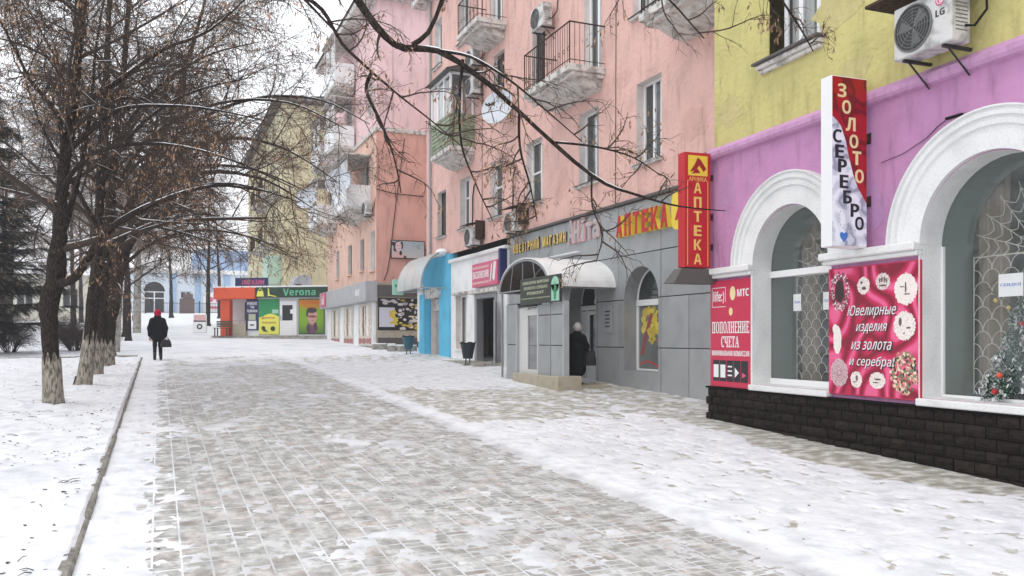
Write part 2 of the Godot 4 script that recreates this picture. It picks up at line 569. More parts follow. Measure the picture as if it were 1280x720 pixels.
# height of the snow over the bare surface
func snow_h(u: float, v: float) -> float:
	var fine := n_c.get_noise_2d(u * 6.0, v * 6.0)
	if u < -0.58:
		var h := 0.075 + 0.045 * n_a.get_noise_2d(u * 0.6, v * 0.6) + 0.022 * n_b.get_noise_2d(u * 2.2, v * 2.2) + 0.008 * fine
		h += 0.04 * sm(13.0, 14.6, v) * sm(24.0, 22.0, v) + 0.035 * sm(-0.9, -2.2, u)
		for q in [Vector2(-1.69, 16.55), Vector2(-1.53, 20.27), Vector2(-1.51, 23.63), Vector2(-1.5, 27.53)]:
			var r := Vector2(u, v).distance_to(q)
			h += 0.05 * sm(0.75, 0.25, r)
		if v > 33.0 and v < 36.5:
			h -= 0.05
		return h
	var white := n_a.get_noise_2d(u * 0.55 + 40.0, v * 0.42)
	var mid := n_b.get_noise_2d(u * 2.4, v * 1.5 + 9.0)
	var cover := white + 0.45 * mid
	var h := 0.0
	if u < 4.37:
		var lim: float = lerpf(0.40, -0.55, sm(17.0, 38.0, v))
		h = -0.0052 + (0.0044 + 0.0010 * sm(8.0, 16.0, v)) * sm(-0.35, 0.25, mid + 0.5 * white) + 0.013 * sm(lim, lim + 0.40, cover + 0.18 * fine) + 0.0026 * fine
		var strip := sm(0.02, -0.34, u + 0.16 * mid + 0.10 * white + 0.08 * fine)
		h = maxf(h, -0.004 + 0.030 * strip)
		# along the drift between paving and walkway
		h = maxf(h, -0.006 + 0.034 * sm(0.34, 0.0, absf(u - 4.37) + 0.10 * mid + 0.05 * fine))
		return h
	var foot := n_b.get_noise_2d(u * 3.1 + 7.0, v * 2.3)
	h = 0.016 + 0.008 * white + 0.004 * fine
	h -= 0.026 * sm(0.34, 0.62, foot + 0.22 * n_c.get_noise_2d(u * 1.3, v * 0.9) + 0.18 * fine)
	h -= 0.016 * sm(0.22, 0.6, n_c.get_noise_2d(u * 2.0 + 51.0, v * 5.0))
	# bare slush along the wall
	h -= 0.06 * sm(7.55, 7.95, u + 0.30 * white + 0.22 * mid + 0.55 * sm(10.5, 7.0, v) * sm(5.0, 7.0, v)) * sm(12.6, 12.0, v)
	# trodden ice before the doors
	var ice := sm(12.2, 12.9, v + 0.5 * mid + 0.10 * (u - 6.0)) * sm(18.6, 17.2, v + 0.8 * white + 0.5 * mid - 0.25 * (7.0 - u))
	h -= 0.024 * ice * (0.80 + 1.1 * mid + 0.5 * fine)
	var ice2 := sm(26.5, 28.5, v + mid) * sm(33.0, 31.5, v + mid)
	h -= 0.022 * ice2 * (0.6 + mid)
	h = maxf(h, -0.006 + 0.036 * sm(0.30, 0.0, absf(u - 4.37) + 0.10 * mid + 0.05 * fine))
	return h


func build_ground():
	# the ground, out to the horizon
	var us := [-500.0, -250.0, -120.0, -70.0, -45.0, -30.0, -20.0, -13.0, -8.0, -7.9, 0.0, 10.0, 10.1, 14.0, 20.0, 30.0, 45.0, 70.0, 120.0, 250.0, 500.0]
	var vs := [-300.0, -100.0, -40.0, -15.0, -4.0, 2.3, 2.4, 10.0, 20.0, 30.0, 35.9, 36.0, 39.0, 42.0, 45.0, 48.0, 51.0, 54.0, 57.0, 60.0, 66.0, 72.0, 80.0, 90.0, 100.0, 112.0, 124.0, 140.0, 170.0, 220.0, 320.0, 480.0, 700.0]
	var g := Sh.new()
	for j in vs.size():
		for i in us.size():
			var inside: bool = us[i] > -7.95 and us[i] < 10.05 and vs[j] > 2.35 and vs[j] < 35.95
			g.put(W(us[i], gy(us[i], vs[j]) - (0.16 if inside else 0.0), vs[j]), Vector3(0, 1, 0))
	for j in vs.size() - 1:
		for i in us.size() - 1:
			var p: int = j * us.size() + i
			var w: int = us.size()
			g.idx.append_array(PackedInt32Array([p, p + w, p + w + 1, p, p + w + 1, p + 1]))
	struct("ground", g, M.ground_snow)

	# snow lying on paving, walkway and planting strip
	var cu := PackedFloat32Array()
	var x := -8.0
	while x < 10.12:
		cu.push_back(x)
		x += 0.14 if x < -2.6 else (0.05 if x < -0.75 else (0.028 if x < 8.5 else 0.12))
	var cv := PackedFloat32Array()
	var y := 2.4
	while y < 36.05:
		cv.push_back(y)
		y += maxf(0.028, 0.0062 * y)
	var s := Sh.new()
	s.tinted = true
	var nu := cu.size()
	var nv := cv.size()
	var H := PackedFloat32Array()
	H.resize(nu * nv)
	for j in nv:
		for i in nu:
			H[j * nu + i] = gy(cu[i], cv[j]) + snow_h(cu[i], cv[j])
	# boot prints: tracks of paired steps pressed into the loose snow
	rng.seed = 404
	var tracks := []
	for k in 15:
		tracks.append([rng.randf_range(4.7, 7.9), rng.randf_range(4.2, 9.0), rng.randf_range(-0.16, 0.16), rng.randi_range(8, 20)])
	for k in 4:
		tracks.append([rng.randf_range(-0.45, -0.15), rng.randf_range(6.0, 14.0), 0.0, 10])
	for k in 4:
		tracks.append([rng.randf_range(-4.0, -1.2), rng.randf_range(7.0, 14.0), rng.randf_range(-0.5, 0.5), 12])
	for t in tracks:
		var fw := Vector2(sin(t[2]), cos(t[2]))
		var sd := Vector2(fw.y, -fw.x)
		var depth := rng.randf_range(0.008, 0.017)
		for n in t[3]:
			var p: Vector2 = Vector2(t[0], t[1]) + fw * (0.62 * n + rng.randf_range(-0.06, 0.06)) + sd * (0.09 if n % 2 == 0 else -0.09)
			var ia := cu.bsearch(p.x - 0.2)
			var ib := mini(cu.bsearch(p.x + 0.2), nu - 1)
			var ja := cv.bsearch(p.y - 0.22)
			var jb := mini(cv.bsearch(p.y + 0.22), nv - 1)
			for j in range(ja, jb + 1):
				for i in range(ia, ib + 1):
					var q := Vector2(cu[i], cv[j]) - p
					var e := Vector2(q.dot(sd) / 0.055, q.dot(fw) / 0.15).length()
					H[j * nu + i] += -depth * sm(1.0, 0.7, e) + 0.004 * sm(0.9, 1.1, e) * sm(1.5, 1.15, e)
	for j in nv:
		for i in nu:
			var i0 := maxi(i - 1, 0)
			var i1 := mini(i + 1, nu - 1)
			var j0 := maxi(j - 1, 0)
			var j1 := mini(j + 1, nv - 1)
			var dx := (H[j * nu + i1] - H[j * nu + i0]) / (cu[i1] - cu[i0])
			var dv := (H[j1 * nu + i] - H[j0 * nu + i]) / (cv[j1] - cv[j0])
			# trodden snow is dirty, the drifts are clean
			var dirt := 0.0
			if cu[i] > 0.0:
				var mid := n_b.get_noise_2d(cu[i] * 1.3, cv[j] * 0.8 + 70.0)
				dirt = clampf(0.75 + 0.8 * mid, 0.0, 1.0) * (sm(4.35, 4.15, cu[i]) * sm(0.05, 0.35, cu[i]) + 0.30 * sm(4.5, 4.8, cu[i])) * sm(36.0, 26.0, cv[j])
				dirt = maxf(dirt, 0.7 * sm(4.6, 5.2, cu[i]) * sm(12.2, 13.2, cv[j]) * sm(18.5, 17.0, cv[j]) * clampf(0.8 + mid, 0, 1))
			s.col = Color(1, 1, 1).lerp(Color(0.735, 0.725, 0.71), dirt)
			s.put(W(cu[i], H[j * nu + i], cv[j]), Vector3(-dx, 1, dv))
	for j in nv - 1:
		for i in nu - 1:
			var p := j * nu + i
			s.idx.append_array(PackedInt32Array([p, p + nu, p + nu + 1, p, p + nu + 1, p + 1]))
	struct("snow", s, M.snow)

	# bare surface of the walkway by the shops
	var b := Sh.new()
	var ys := range(2, 37)
	for j in ys.size() - 1:
		for i in 6:
			var u0 := 4.37 + i * 0.96
			var u1 := u0 + 0.96
			b.quad(W(u0, gy(u0, ys[j]), ys[j]), W(u1, gy(u1, ys[j]), ys[j]), W(u1, gy(u1, ys[j + 1]), ys[j + 1]), W(u0, gy(u0, ys[j + 1]), ys[j + 1]))
	struct("walkway", b, M.slush)

	# paving: base sheet and pavers
	var base := Sh.new()
	for j in ys.size() - 1:
		for i in 5:
			var u0 := -0.55 + i * 0.984
			var u1 := u0 + 0.984
			base.quad(W(u0, gy(u0, ys[j]) - 0.03, ys[j]), W(u1, gy(u1, ys[j]) - 0.03, ys[j]), W(u1, gy(u1, ys[j + 1]) - 0.03, ys[j + 1]), W(u0, gy(u0, ys[j + 1]) - 0.03, ys[j + 1]))
	var pavement := struct("pavement", base, M.kerb)
	rng.seed = 5
	var variants := {}
	var list := []
	var rows := 23
	for r in rows:
		var u0 := -0.25 + r * 0.2
		var v := 2.6 + rng.randf() * 0.3
		while v < 34.0:
			var long := 0.2 if u0 < 1.7 else 0.1
			if rng.randf() < 0.3:
				long = 0.3 if u0 < 1.7 else 0.2
			var cz := (v + long * 0.5) * COS_T + (u0 + 0.1) * SIN_T
			if cz > 4.4:
				list.append([cz, u0 + 0.1, v + long * 0.5, long, rng.randi() % 4, rng.randf_range(-0.0012, 0.0012)])
			v += long
	var shown := []
	for q in list:
		if q[0] > 5.65:
			shown.append(q)
	shown.sort_custom(func(a, c): return a[0] < c[0])
	var single_ones := {}
	for k in 300:
		single_ones[shown[k]] = true
	var rest := [Sh.new(), Sh.new(), Sh.new(), Sh.new()]
	for q in list:
		if single_ones.has(q):
			var key := "%.2f %d" % [q[3], q[4]]
			if not variants.has(key):
				var ps := Sh.new()
				paver(ps, Vector3.ZERO, q[3])
				variants[key] = ps.mesh(M["paver%d" % q[4]])
			var o := MeshInstance3D.new()
			o.name = "paver"
			o.mesh = variants[key]
			o.position = W(q[1], gy(q[1], q[2]) + q[5], q[2])
			pavement.add_child(o, true)
		else:
			paver(rest[q[4]], W(q[1], gy(q[1], q[2]) + q[5], q[2]), q[3])
	var am := ArrayMesh.new()
	for k in 4:
		rest[k].into(am, M["paver%d" % k])
	var rp := MeshInstance3D.new()
	rp.name = "paver_field"
	rp.mesh = am
	rp.set_meta("kind", "stuff")
	pavement.add_child(rp, true)

	# kerbs of the planting strip, in separate stones
	var kerb := Node3D.new()
	kerb.name = "kerb"
	add_child(kerb)
	kerb.set_meta("kind", "structure")
	kerb.set_meta("label", "grey concrete kerb between the planting strip and the paving")
	var kv := 3.0
	while kv < 32.6:
		var l := 1.0
		var k := Sh.new()
		k.xf = Transform3D(Basis(Vector3.RIGHT, atan(0.0355)), Vector3.ZERO)
		k.bev(Vector3(-0.05, -0.15, -l * 0.5 + 0.006), Vector3(0.05, 0.066, l * 0.5 - 0.010), 0.016)
		var o := part(kerb, "kerb_stone", k, M.kerb)
		o.position = W(-0.60 + rng.randf_range(-0.008, 0.008), gy(-0.6, kv + 0.5) + rng.randf_range(-0.016, 0.010), kv + 0.5)
		kv += l
	var ku := -0.7
	while ku > -14.0:
		var k := Sh.new()
		k.bev(Vector3(-0.494, -0.15, -0.06), Vector3(0.494, 0.14, 0.06), 0.012)
		var o := part(kerb, "kerb_stone", k, M.kerb)
		o.position = W(ku - 0.5, gy(ku - 0.5, 32.6), 32.6)
		ku -= 1.0


func paver(s: Sh, p: Vector3, long: float):
	var hx := 0.0960
	var hz := long * 0.5 - 0.0080
	var b := 0.004
	var cn := []
	for q in [[-1, 1], [1, 1], [1, -1], [-1, -1]]:
		cn.append(Vector3(q[0], 0, q[1]))
	var top := []
	var low := []
	for q in cn:
		var t := Vector3(q.x * (hx - b), 0, q.z * (hz - b))
		t.y = t.x * 0.0149 - t.z * 0.0355
		top.append(p + t)
		var l := Vector3(q.x * hx, 0, q.z * hz)
		l.y = l.x * 0.0149 - l.z * 0.0355 - 0.02
		low.append(p + l)
	s.quad(top[0], top[1], top[2], top[3])
	for i in 4:
		s.quad(low[i], low[(i + 1) % 4], top[(i + 1) % 4], top[i])


# ---------------------------------------------------------------- building helpers
# wall face at z = 0 with openings {x0,x1,y0,y1,arch}; an arch springs at y1; reveals go back by depth
func wall_band(s: Sh, x0: float, x1: float, y0: float, y1: float, ops: Array, depth: float, revs: Array = []):
	ops.sort_custom(func(a, b): return a[0] < b[0])
	var x := x0
	for o in ops:
		var a: float = o[0]
		var b: float = o[1]
		var lo: float = o[2]
		var hi: float = o[3]
		var rev := Sh.new()
		revs.append(rev)
		if a > x:
			face(s, x, a, y0, y1)
		if lo > y0:
			face(s, a, b, y0, lo)
		rev.quad(Vector3(a, lo, 0), Vector3(b, lo, 0), Vector3(b, lo, -depth), Vector3(a, lo, -depth))
		rev.quad(Vector3(a, lo, 0), Vector3(a, lo, -depth), Vector3(a, hi, -depth), Vector3(a, hi, 0))
		rev.quad(Vector3(b, lo, -depth), Vector3(b, lo, 0), Vector3(b, hi, 0), Vector3(b, hi, -depth))
		if o.size() > 4:
			var r := (b - a) * 0.5
			var c := (a + b) * 0.5
			var N := 24
			for k in N:
				var t0 := PI - PI * k / N
				var t1 := PI - PI * (k + 1) / N
				var p := Vector2(c + r * cos(t0), hi + r * sin(t0))
				var q := Vector2(c + r * cos(t1), hi + r * sin(t1))
				s.quad(Vector3(p.x, p.y, 0), Vector3(q.x, q.y, 0), Vector3(q.x, y1, 0), Vector3(p.x, y1, 0))
				rev.quad(Vector3(p.x, p.y, 0), Vector3(p.x, p.y, -depth), Vector3(q.x, q.y, -depth), Vector3(q.x, q.y, 0))
		else:
			rev.quad(Vector3(a, hi, -depth), Vector3(b, hi, -depth), Vector3(b, hi, 0), Vector3(a, hi, 0))
			if hi < y1:
				face(s, a, b, hi, y1)
		x = b
	if x < x1:
		face(s, x, x1, y0, y1)


func face(s: Sh, x0, x1, y0, y1, z := 0.0):
	s.quad(Vector3(x0, y0, z), Vector3(x1, y0, z), Vector3(x1, y1, z), Vector3(x0, y1, z))


func put_reveals(o: Node3D, revs: Array, m: Material, called := "window_reveal"):
	for r in revs:
		part(o, called, r, m)


# rest of a building's volume behind its front
func shell(s: Sh, x0: float, x1: float, y0: float, y1: float, back: float, front := 0.0):
	var a := Vector3(x0, y0, -back)
	s.quad(Vector3(x1, y0, -back), Vector3(x0, y0, -back), Vector3(x0, y1, -back), Vector3(x1, y1, -back))
	s.quad(Vector3(x0, y0, -back), Vector3(x0, y0, front), Vector3(x0, y1, front), Vector3(x0, y1, -back))
	s.quad(Vector3(x1, y0, front), Vector3(x1, y0, -back), Vector3(x1, y1, -back), Vector3(x1, y1, front))
	s.quad(Vector3(x0, y1, front), Vector3(x1, y1, front), Vector3(x1, y1, -back), Vector3(x0, y1, -back))


# window part: frame bars, a pane per light, sill, curtain
# lights: fractions of the width at which mullions stand; transom: fraction of the height (0 = none)
func window(bld: Node3D, x0: float, x1: float, y0: float, y1: float, depth: float, mullions: Array, transom: float, o := {}) -> MeshInstance3D:
	var fm: Material = o.get("frame", M.pvc)
	var w: float = o.get("w", 0.055)
	var zf := -depth + 0.01
	var f := Sh.new()
	var xs := [x0]
	for m in mullions:
		xs.append(lerpf(x0, x1, m))
	xs.append(x1)
	var d := 0.05
	f.bev(Vector3(x0, y0, zf - d), Vector3(x0 + w, y1, zf), 0.006)
	f.bev(Vector3(x1 - w, y0, zf - d), Vector3(x1, y1, zf), 0.006)
	f.bev(Vector3(x0 + w, y0, zf - d), Vector3(x1 - w, y0 + w, zf), 0.006)
	f.bev(Vector3(x0 + w, y1 - w, zf - d), Vector3(x1 - w, y1, zf), 0.006)
	for i in range(1, xs.size() - 1):
		f.bev(Vector3(xs[i] - w * 0.6, y0 + w, zf - d), Vector3(xs[i] + w * 0.6, y1 - w, zf + 0.004), 0.006)
	if transom > 0.0:
		var yt := lerpf(y0, y1, transom)
		for i in xs.size() - 1:
			var xa: float = xs[i] + (w if i == 0 else w * 0.6)
			var xb: float = xs[i + 1] - (w if i == xs.size() - 2 else w * 0.6)
			f.bev(Vector3(xa, yt - w * 0.5, zf - d), Vector3(xb, yt + w * 0.5, zf + 0.002), 0.005)
	var win := part(bld, "window", f, fm)
	for i in xs.size() - 1:
		var p := Sh.new()
		face(p, xs[i] + 0.01, xs[i + 1] - 0.01, y0 + 0.01, y1 - 0.01, zf - d * 0.5)
		part(win, "pane", p, o.get("glass", M.pane))
	if o.get("sill", true):
		var sl := Sh.new()
		var ov := 0.07
		sl.bev(Vector3(x0 - ov, y0 - 0.09, -0.02), Vector3(x1 + ov, y0 - 0.015, 0.10), 0.012)
		part(win, "sill", sl, o.get("sill_mat", M.old_white))
		if o.get("flash", true):
			var fl := Sh.new()
			fl.quad(Vector3(x0 - ov - 0.02, y0 - 0.012, 0.13), Vector3(x1 + ov + 0.02, y0 - 0.012, 0.13), Vector3(x1 + ov + 0.02, y0 + 0.012, zf), Vector3(x0 - ov - 0.02, y0 + 0.012, zf))
			fl.quad(Vector3(x0 - ov - 0.02, y0 - 0.03, 0.13), Vector3(x1 + ov + 0.02, y0 - 0.03, 0.13), Vector3(x1 + ov + 0.02, y0 - 0.012, 0.13), Vector3(x0 - ov - 0.02, y0 - 0.012, 0.13))
			part(win, "sill_sheet", fl, o.get("flash_mat", M.cap))
	if o.get("curtain", 0) > 0:
		var c := Sh.new()
		var n := 26
		var ca: float = lerpf(x0, x1, o.get("c0", 0.0))
		var cb: float = lerpf(x0, x1, o.get("c1", 1.0))
		for i in n:
			var a0 := ca + (cb - ca) * i / n
			var a1 := ca + (cb - ca) * (i + 1) / n
			var za := -depth - 0.16 + 0.03 * sin(i * 1.7)
			var zb := -depth - 0.16 + 0.03 * sin((i + 1) * 1.7)
			c.quad(Vector3(a0, y0, za), Vector3(a1, y0, zb), Vector3(a1, y1, zb), Vector3(a0, y1, za))
		part(win, "curtain", c, M.tulle if o.curtain == 1 else M.curtain)
	return win


# raised or flat lettering, centred on the origin, fitted into w by h
func letters(text: String, key: String, w: float, h: float, depth: float, slant := 0.0) -> Sh:
	if fonts.is_empty():
		for q in [["sans", "Droid Sans", 700], ["plain", "Droid Sans", 400], ["serif", "Droid Serif", 700], ["mono", "Droid Sans Mono", 400]]:
			var f := SystemFont.new()
			f.font_names = PackedStringArray([q[1]])
			f.font_weight = q[2]
			fonts[q[0]] = f
	var t := TextMesh.new()
	t.text = text
	t.font = fonts[key]
	t.font_size = 127
	t.pixel_size = 0.01
	t.depth = 0.01
	t.curve_step = 2.0
	var a := t.get_mesh_arrays()
	var vv: PackedVector3Array = a[Mesh.ARRAY_VERTEX]
	var lo := Vector3(1e9, 1e9, 1e9)
	var hi := -lo
	for p in vv:
		lo = lo.min(p)
		hi = hi.max(p)
	var sx: float = w / maxf(hi.x - lo.x, 0.001) if w > 0.0 else h / maxf(hi.y - lo.y, 0.001)
	var sy: float = h / maxf(hi.y - lo.y, 0.001) if h > 0.0 else sx
	var c := (lo + hi) * 0.5
	var b := Basis(Vector3(sx, 0, 0), Vector3(slant * sy, sy, 0), Vector3(0, 0, depth / 0.01))
	var s := Sh.new()
	s.add(t, Transform3D(b, -(b * c)))
	return s


func put_letters(parent: Node3D, called: String, text: String, key: String, w: float, h: float, depth: float, p: Vector3, m: Material, slant := 0.0) -> MeshInstance3D:
	var o := part(parent, called, letters(text, key, w, h, depth, slant), m)
	o.position += p
	return o


func disc(s: Sh, c: Vector3, r: float, n := 20, sy := 1.0):
	for k in n:
		var a := TAU * k / n
		var b := TAU * (k + 1) / n
		s.tri(c, c + Vector3(cos(a) * r, sin(a) * r * sy, 0), c + Vector3(cos(b) * r, sin(b) * r * sy, 0))


func ball(s: Sh, c: Vector3, r: float, segs := 10):
	var pr := []
	for i in 7:
		var a := -PI / 2 + PI * i / 6.0
		pr.append(Vector2(cos(a) * r, sin(a) * r))
	var keep := s.xf
	s.xf = s.xf * Transform3D(Basis(), c)
	s.lathe(pr, segs)
	s.xf = keep


func ring(s: Sh, c: Vector3, r: float, tr: float, n := 24, basis := Basis()):
	var pts := PackedVector3Array()
	var rad := PackedFloat32Array()
	for k in n + 1:
		var a := TAU * k / n
		pts.push_back(c + basis * Vector3(cos(a) * r, sin(a) * r, 0))
		rad.push_back(tr)
	s.tube(pts, rad, 6, false)


# split air conditioner, outdoor unit; wall at z = 0, x and y from its lower left corner
func air_con(t: Transform3D, label: String, w := 0.72, h := 0.55, roof := false) -> Node3D:
	var o := thing("air_conditioner", label, "air conditioner", t, "outdoor air conditioner units on the fronts")
	var z0 := 0.14
	var z1 := 0.42
	var b := Sh.new()
	b.bev(Vector3(0, 0, z0), Vector3(w, h, z1), 0.015)
	part(o, "body", b, M.ac_white)
	var c := Vector3(w * 0.36, h * 0.5, z1 + 0.004)
	var r := h * 0.42
	var dk := Sh.new()
	disc(dk, c, r, 28)
	var fan := part(o, "fan_opening", dk, M.ac_dark)
	var g := Sh.new()
	for k in 6:
		ring(g, c + Vector3(0, 0, 0.012), r * (0.25 + 0.15 * k), 0.0035, 28)
	for k in 8:
		var a := TAU * k / 8
		g.bar(c + Vector3(cos(a) * r * 0.2, sin(a) * r * 0.2, 0.012), c + Vector3(cos(a) * r, sin(a) * r, 0.012), 0.0035, 5)
	ring(g, c + Vector3(0, 0, 0.006), r * 1.02, 0.010, 28)
	part(fan, "fan_grille", g, M.ac_grille)
	var bl := Sh.new()
	for k in 3:
		var a := TAU * k / 3.0 + 0.4
		bl.quad(c + Vector3(0, 0, 0.003), c + Vector3(cos(a) * r * 0.8, sin(a) * r * 0.8, 0.003), c + Vector3(cos(a + 0.7) * r * 0.85, sin(a + 0.7) * r * 0.85, 0.006), c + Vector3(cos(a + 0.9) * r * 0.3, sin(a + 0.9) * r * 0.3, 0.006))
	part(fan, "fan_blade", bl, M.ac_grille)
	var vents := Sh.new()
	for k in 9:
		vents.box(Vector3(w - 0.001, h * 0.2 + k * h * 0.07, z0 + 0.05), Vector3(w + 0.004, h * 0.2 + k * h * 0.07 + 0.012, z1 - 0.06))
	part(o, "side_vents", vents, M.ac_grille)
	var br := Sh.new()
	for x in [w * 0.16, w * 0.84]:
		br.box(Vector3(x - 0.018, -0.035, -0.01), Vector3(x + 0.018, -0.002, z1 - 0.02))
		br.bar(Vector3(x, -0.03, z1 - 0.1), Vector3(x, -0.3, 0.01), 0.012, 5)
	part(o, "bracket", br, M.dark_metal)
	var p := Sh.new()
	var pp := PackedVector3Array([Vector3(w, h * 0.3, z0 + 0.08), Vector3(w + 0.09, h * 0.25, z0 + 0.05), Vector3(w + 0.13, h * 0.55, 0.06), Vector3(w + 0.10, h * 0.95, 0.03), Vector3(w + 0.10, h * 1.3, -0.01)])
	p.tube(pp, PackedFloat32Array([0.014, 0.014, 0.014, 0.014, 0.014]), 6)
	part(o, "pipe", p, M.cable)
	if roof:
		var rf := Sh.new()
		rf.quad(Vector3(-0.12, h + 0.10, z1 + 0.16), Vector3(w + 0.1, h + 0.10, z1 + 0.16), Vector3(w + 0.1, h + 0.22, 0), Vector3(-0.12, h + 0.22, 0))
		rf.quad(Vector3(-0.12, h + 0.21, 0), Vector3(w + 0.1, h + 0.21, 0), Vector3(w + 0.1, h + 0.09, z1 + 0.16), Vector3(-0.12, h + 0.09, z1 + 0.16))
		rf.quad(Vector3(-0.12, h + 0.09, z1 + 0.16), Vector3(w + 0.1, h + 0.09, z1 + 0.16), Vector3(w + 0.1, h + 0.10, z1 + 0.16), Vector3(-0.12, h + 0.10, z1 + 0.16))
		rf.box(Vector3(w + 0.09, h * 0.3, 0), Vector3(w + 0.1, h + 0.22, 0.34))
		part(o, "rain_hood", rf, M.rust_metal)
	return o


# dish aerial, facing along +z of its own frame
func dish(t: Transform3D, r: float, face_dir: Vector3, label: String, m: Material) -> Node3D:
	var o := thing("satellite_dish", label, "satellite dish", t, "satellite dishes on the fronts")
	var dirn := face_dir.normalized()
	var up := Vector3.UP
	var xx := up.cross(dirn).normalized()
	var yy := dirn.cross(xx)
	var b := Basis(xx, yy, dirn)
	var c := Vector3(0, 0, 0.35)
	var s := Sh.new()
	s.xf = Transform3D(b * Basis(Vector3.RIGHT, PI / 2), c)
	var pr := []
	for i in 9:
		var q := r * i / 8.0
		pr.append(Vector2(q, q * q / r * 0.28))
	pr.append(Vector2(r * 1.02, r * 0.27))
	for i in 9:
		var q := r * (8 - i) / 8.0
		pr.append(Vector2(q, q * q / r * 0.28 - 0.012))
	s.lathe(pr, 32)
	part(o, "reflector", s, m)
	var a := Sh.new()
	a.bar(Vector3(0, -r * 0.3, 0), Vector3(0, -r * 0.2, 0.2), 0.025)
	a.bar(Vector3(0, -r * 0.2, 0.2), c + b * Vector3(0, 0, -0.02), 0.022)
	a.box(Vector3(-0.08, -r * 0.3 - 0.1, -0.01), Vector3(0.08, -r * 0.3 + 0.1, 0.012))
	part(o, "mount", a, M.dark_metal)
	var l := Sh.new()
	var f := c + b * Vector3(0, -r * 0.25, r * 0.95)
	l.bar(c + b * Vector3(0, -r, r * 0.25), f, 0.014)
	l.bar(f + b * Vector3(-0.13, 0, 0), f + b * Vector3(0.13, 0, 0), 0.012)
	part(o, "feed_arm", l, M.dark_metal)
	for k in [-1, 0, 1]:
		var h := Sh.new()
		h.bar(f + b * Vector3(k * 0.11, 0.02, 0.05), f + b * Vector3(k * 0.10, 0.03, -0.09), 0.028, 8)
		part(o, "receiver_head", h, M.ac_dark)
	return o


# open balcony: slab, brackets and iron railing; wall at z = 0
func balcony(bld: Node3D, x0: float, x1: float, y: float, out: float, rail_h: float, closed := ""):
	var s := Sh.new()
	var dep := 0.16
	s.bev(Vector3(x0, y - dep, 0), Vector3(x1, y, out), 0.015)
	s.bev(Vector3(x0 + 0.05, y - dep - 0.09, 0), Vector3(x1 - 0.05, y - dep, out - 0.12), 0.012)
	# plastered underside, thicker towards the wall
	var u0 := y - dep - 0.09
	var soffit := Sh.new()
	soffit.xf = Transform3D(Basis(Vector3(0, 0, 1), Vector3(0, 1, 0), Vector3(-1, 0, 0)), Vector3(x1 - 0.2, 0, 0))
	soffit.extrude(PackedVector2Array([Vector2(0, u0), Vector2(0, u0 - 0.24), Vector2(out * 0.30, u0 - 0.20), Vector2(out * 0.58, u0 - 0.10), Vector2(out * 0.70, u0)]), 0.0, x1 - x0 - 0.4)
	var nb := s.v.size()
	for i in soffit.v.size():
		s.put(soffit.v[i], soffit.n[i])
	for i in soffit.idx:
		s.idx.push_back(nb + i)
	var slab := part(bld, "balcony", s, M.old_white)
	if closed == "":
		var r := Sh.new()
		var zr := out - 0.05
		var top := y + rail_h
		for yy in [top, y + 0.10]:
			r.bar(Vector3(x0 + 0.04, yy, 0), Vector3(x0 + 0.04, yy, zr), 0.018 if yy == top else 0.010, 6)
			r.bar(Vector3(x1 - 0.04, yy, 0), Vector3(x1 - 0.04, yy, zr), 0.018 if yy == top else 0.010, 6)
			r.bar(Vector3(x0 + 0.02, yy, zr), Vector3(x1 - 0.02, yy, zr), 0.018 if yy == top else 0.010, 6)
		var n := int((x1 - x0) / 0.13)
		for i in n + 1:
			var x := lerpf(x0 + 0.04, x1 - 0.04, float(i) / n)
			r.bar(Vector3(x, y, zr), Vector3(x, top, zr), 0.016 if i == 0 or i == n else 0.007, 5)
			if i < n and i % 2 == 0:
				ring(r, Vector3(x + (x1 - x0) / n * 0.5, y + rail_h * 0.36, zr), 0.05, 0.006, 10)
		for e in [x0 + 0.04, x1 - 0.04]:
			for i in range(1, 7):
				r.bar(Vector3(e, y, zr * i / 7.0), Vector3(e, top, zr * i / 7.0), 0.007, 5)
		part(slab, "railing", r, M.rust_metal)
	return slab


# cone-like bin
func litter_bin(t: Transform3D, label: String, lin: Material) -> Node3D:
	var o := thing("litter_bin", label, "bin", t, "litter bins by the shop doors")
	var s := Sh.new()
	s.lathe([Vector2(0.001, 0.22), Vector2(0.15, 0.22), Vector2(0.19, 0.45), Vector2(0.24, 0.72), Vector2(0.225, 0.72), Vector2(0.18, 0.46), Vector2(0.001, 0.40)], 18)
	part(o, "bucket", s, lin)
	var r := Sh.new()
	var pts := PackedVector3Array()
	var rad := PackedFloat32Array()
	for k in 19:
		var a := TAU * k / 18
		pts.push_back(Vector3(cos(a) * 0.24, 0.72 + 0.02 * sin(a * 5), sin(a) * 0.24))
		rad.push_back(0.018)
	r.tube(pts, rad, 6, false)
	part(o, "rim", r, M.cable)
	var f := Sh.new()
	for a in [0.0, PI]:
		f.bar(Vector3(0.08 * cos(a), 0, 0), Vector3(0.06 * cos(a), 0.24, 0), 0.02)
	f.bev(Vector3(-0.16, 0, -0.10), Vector3(0.16, 0.03, 0.10), 0.008)
	part(o, "foot", f, M.dark_metal)
	return o


# ---------------------------------------------------------------- violet jewellery shop with yellow upper floor
const A1 := [2.03, 0.83, 1.30]     # centre, inner and outer radius of the arches
const A2 := [5.30, 0.92, 1.37]
const A3 := [8.50, 0.92, 1.37]


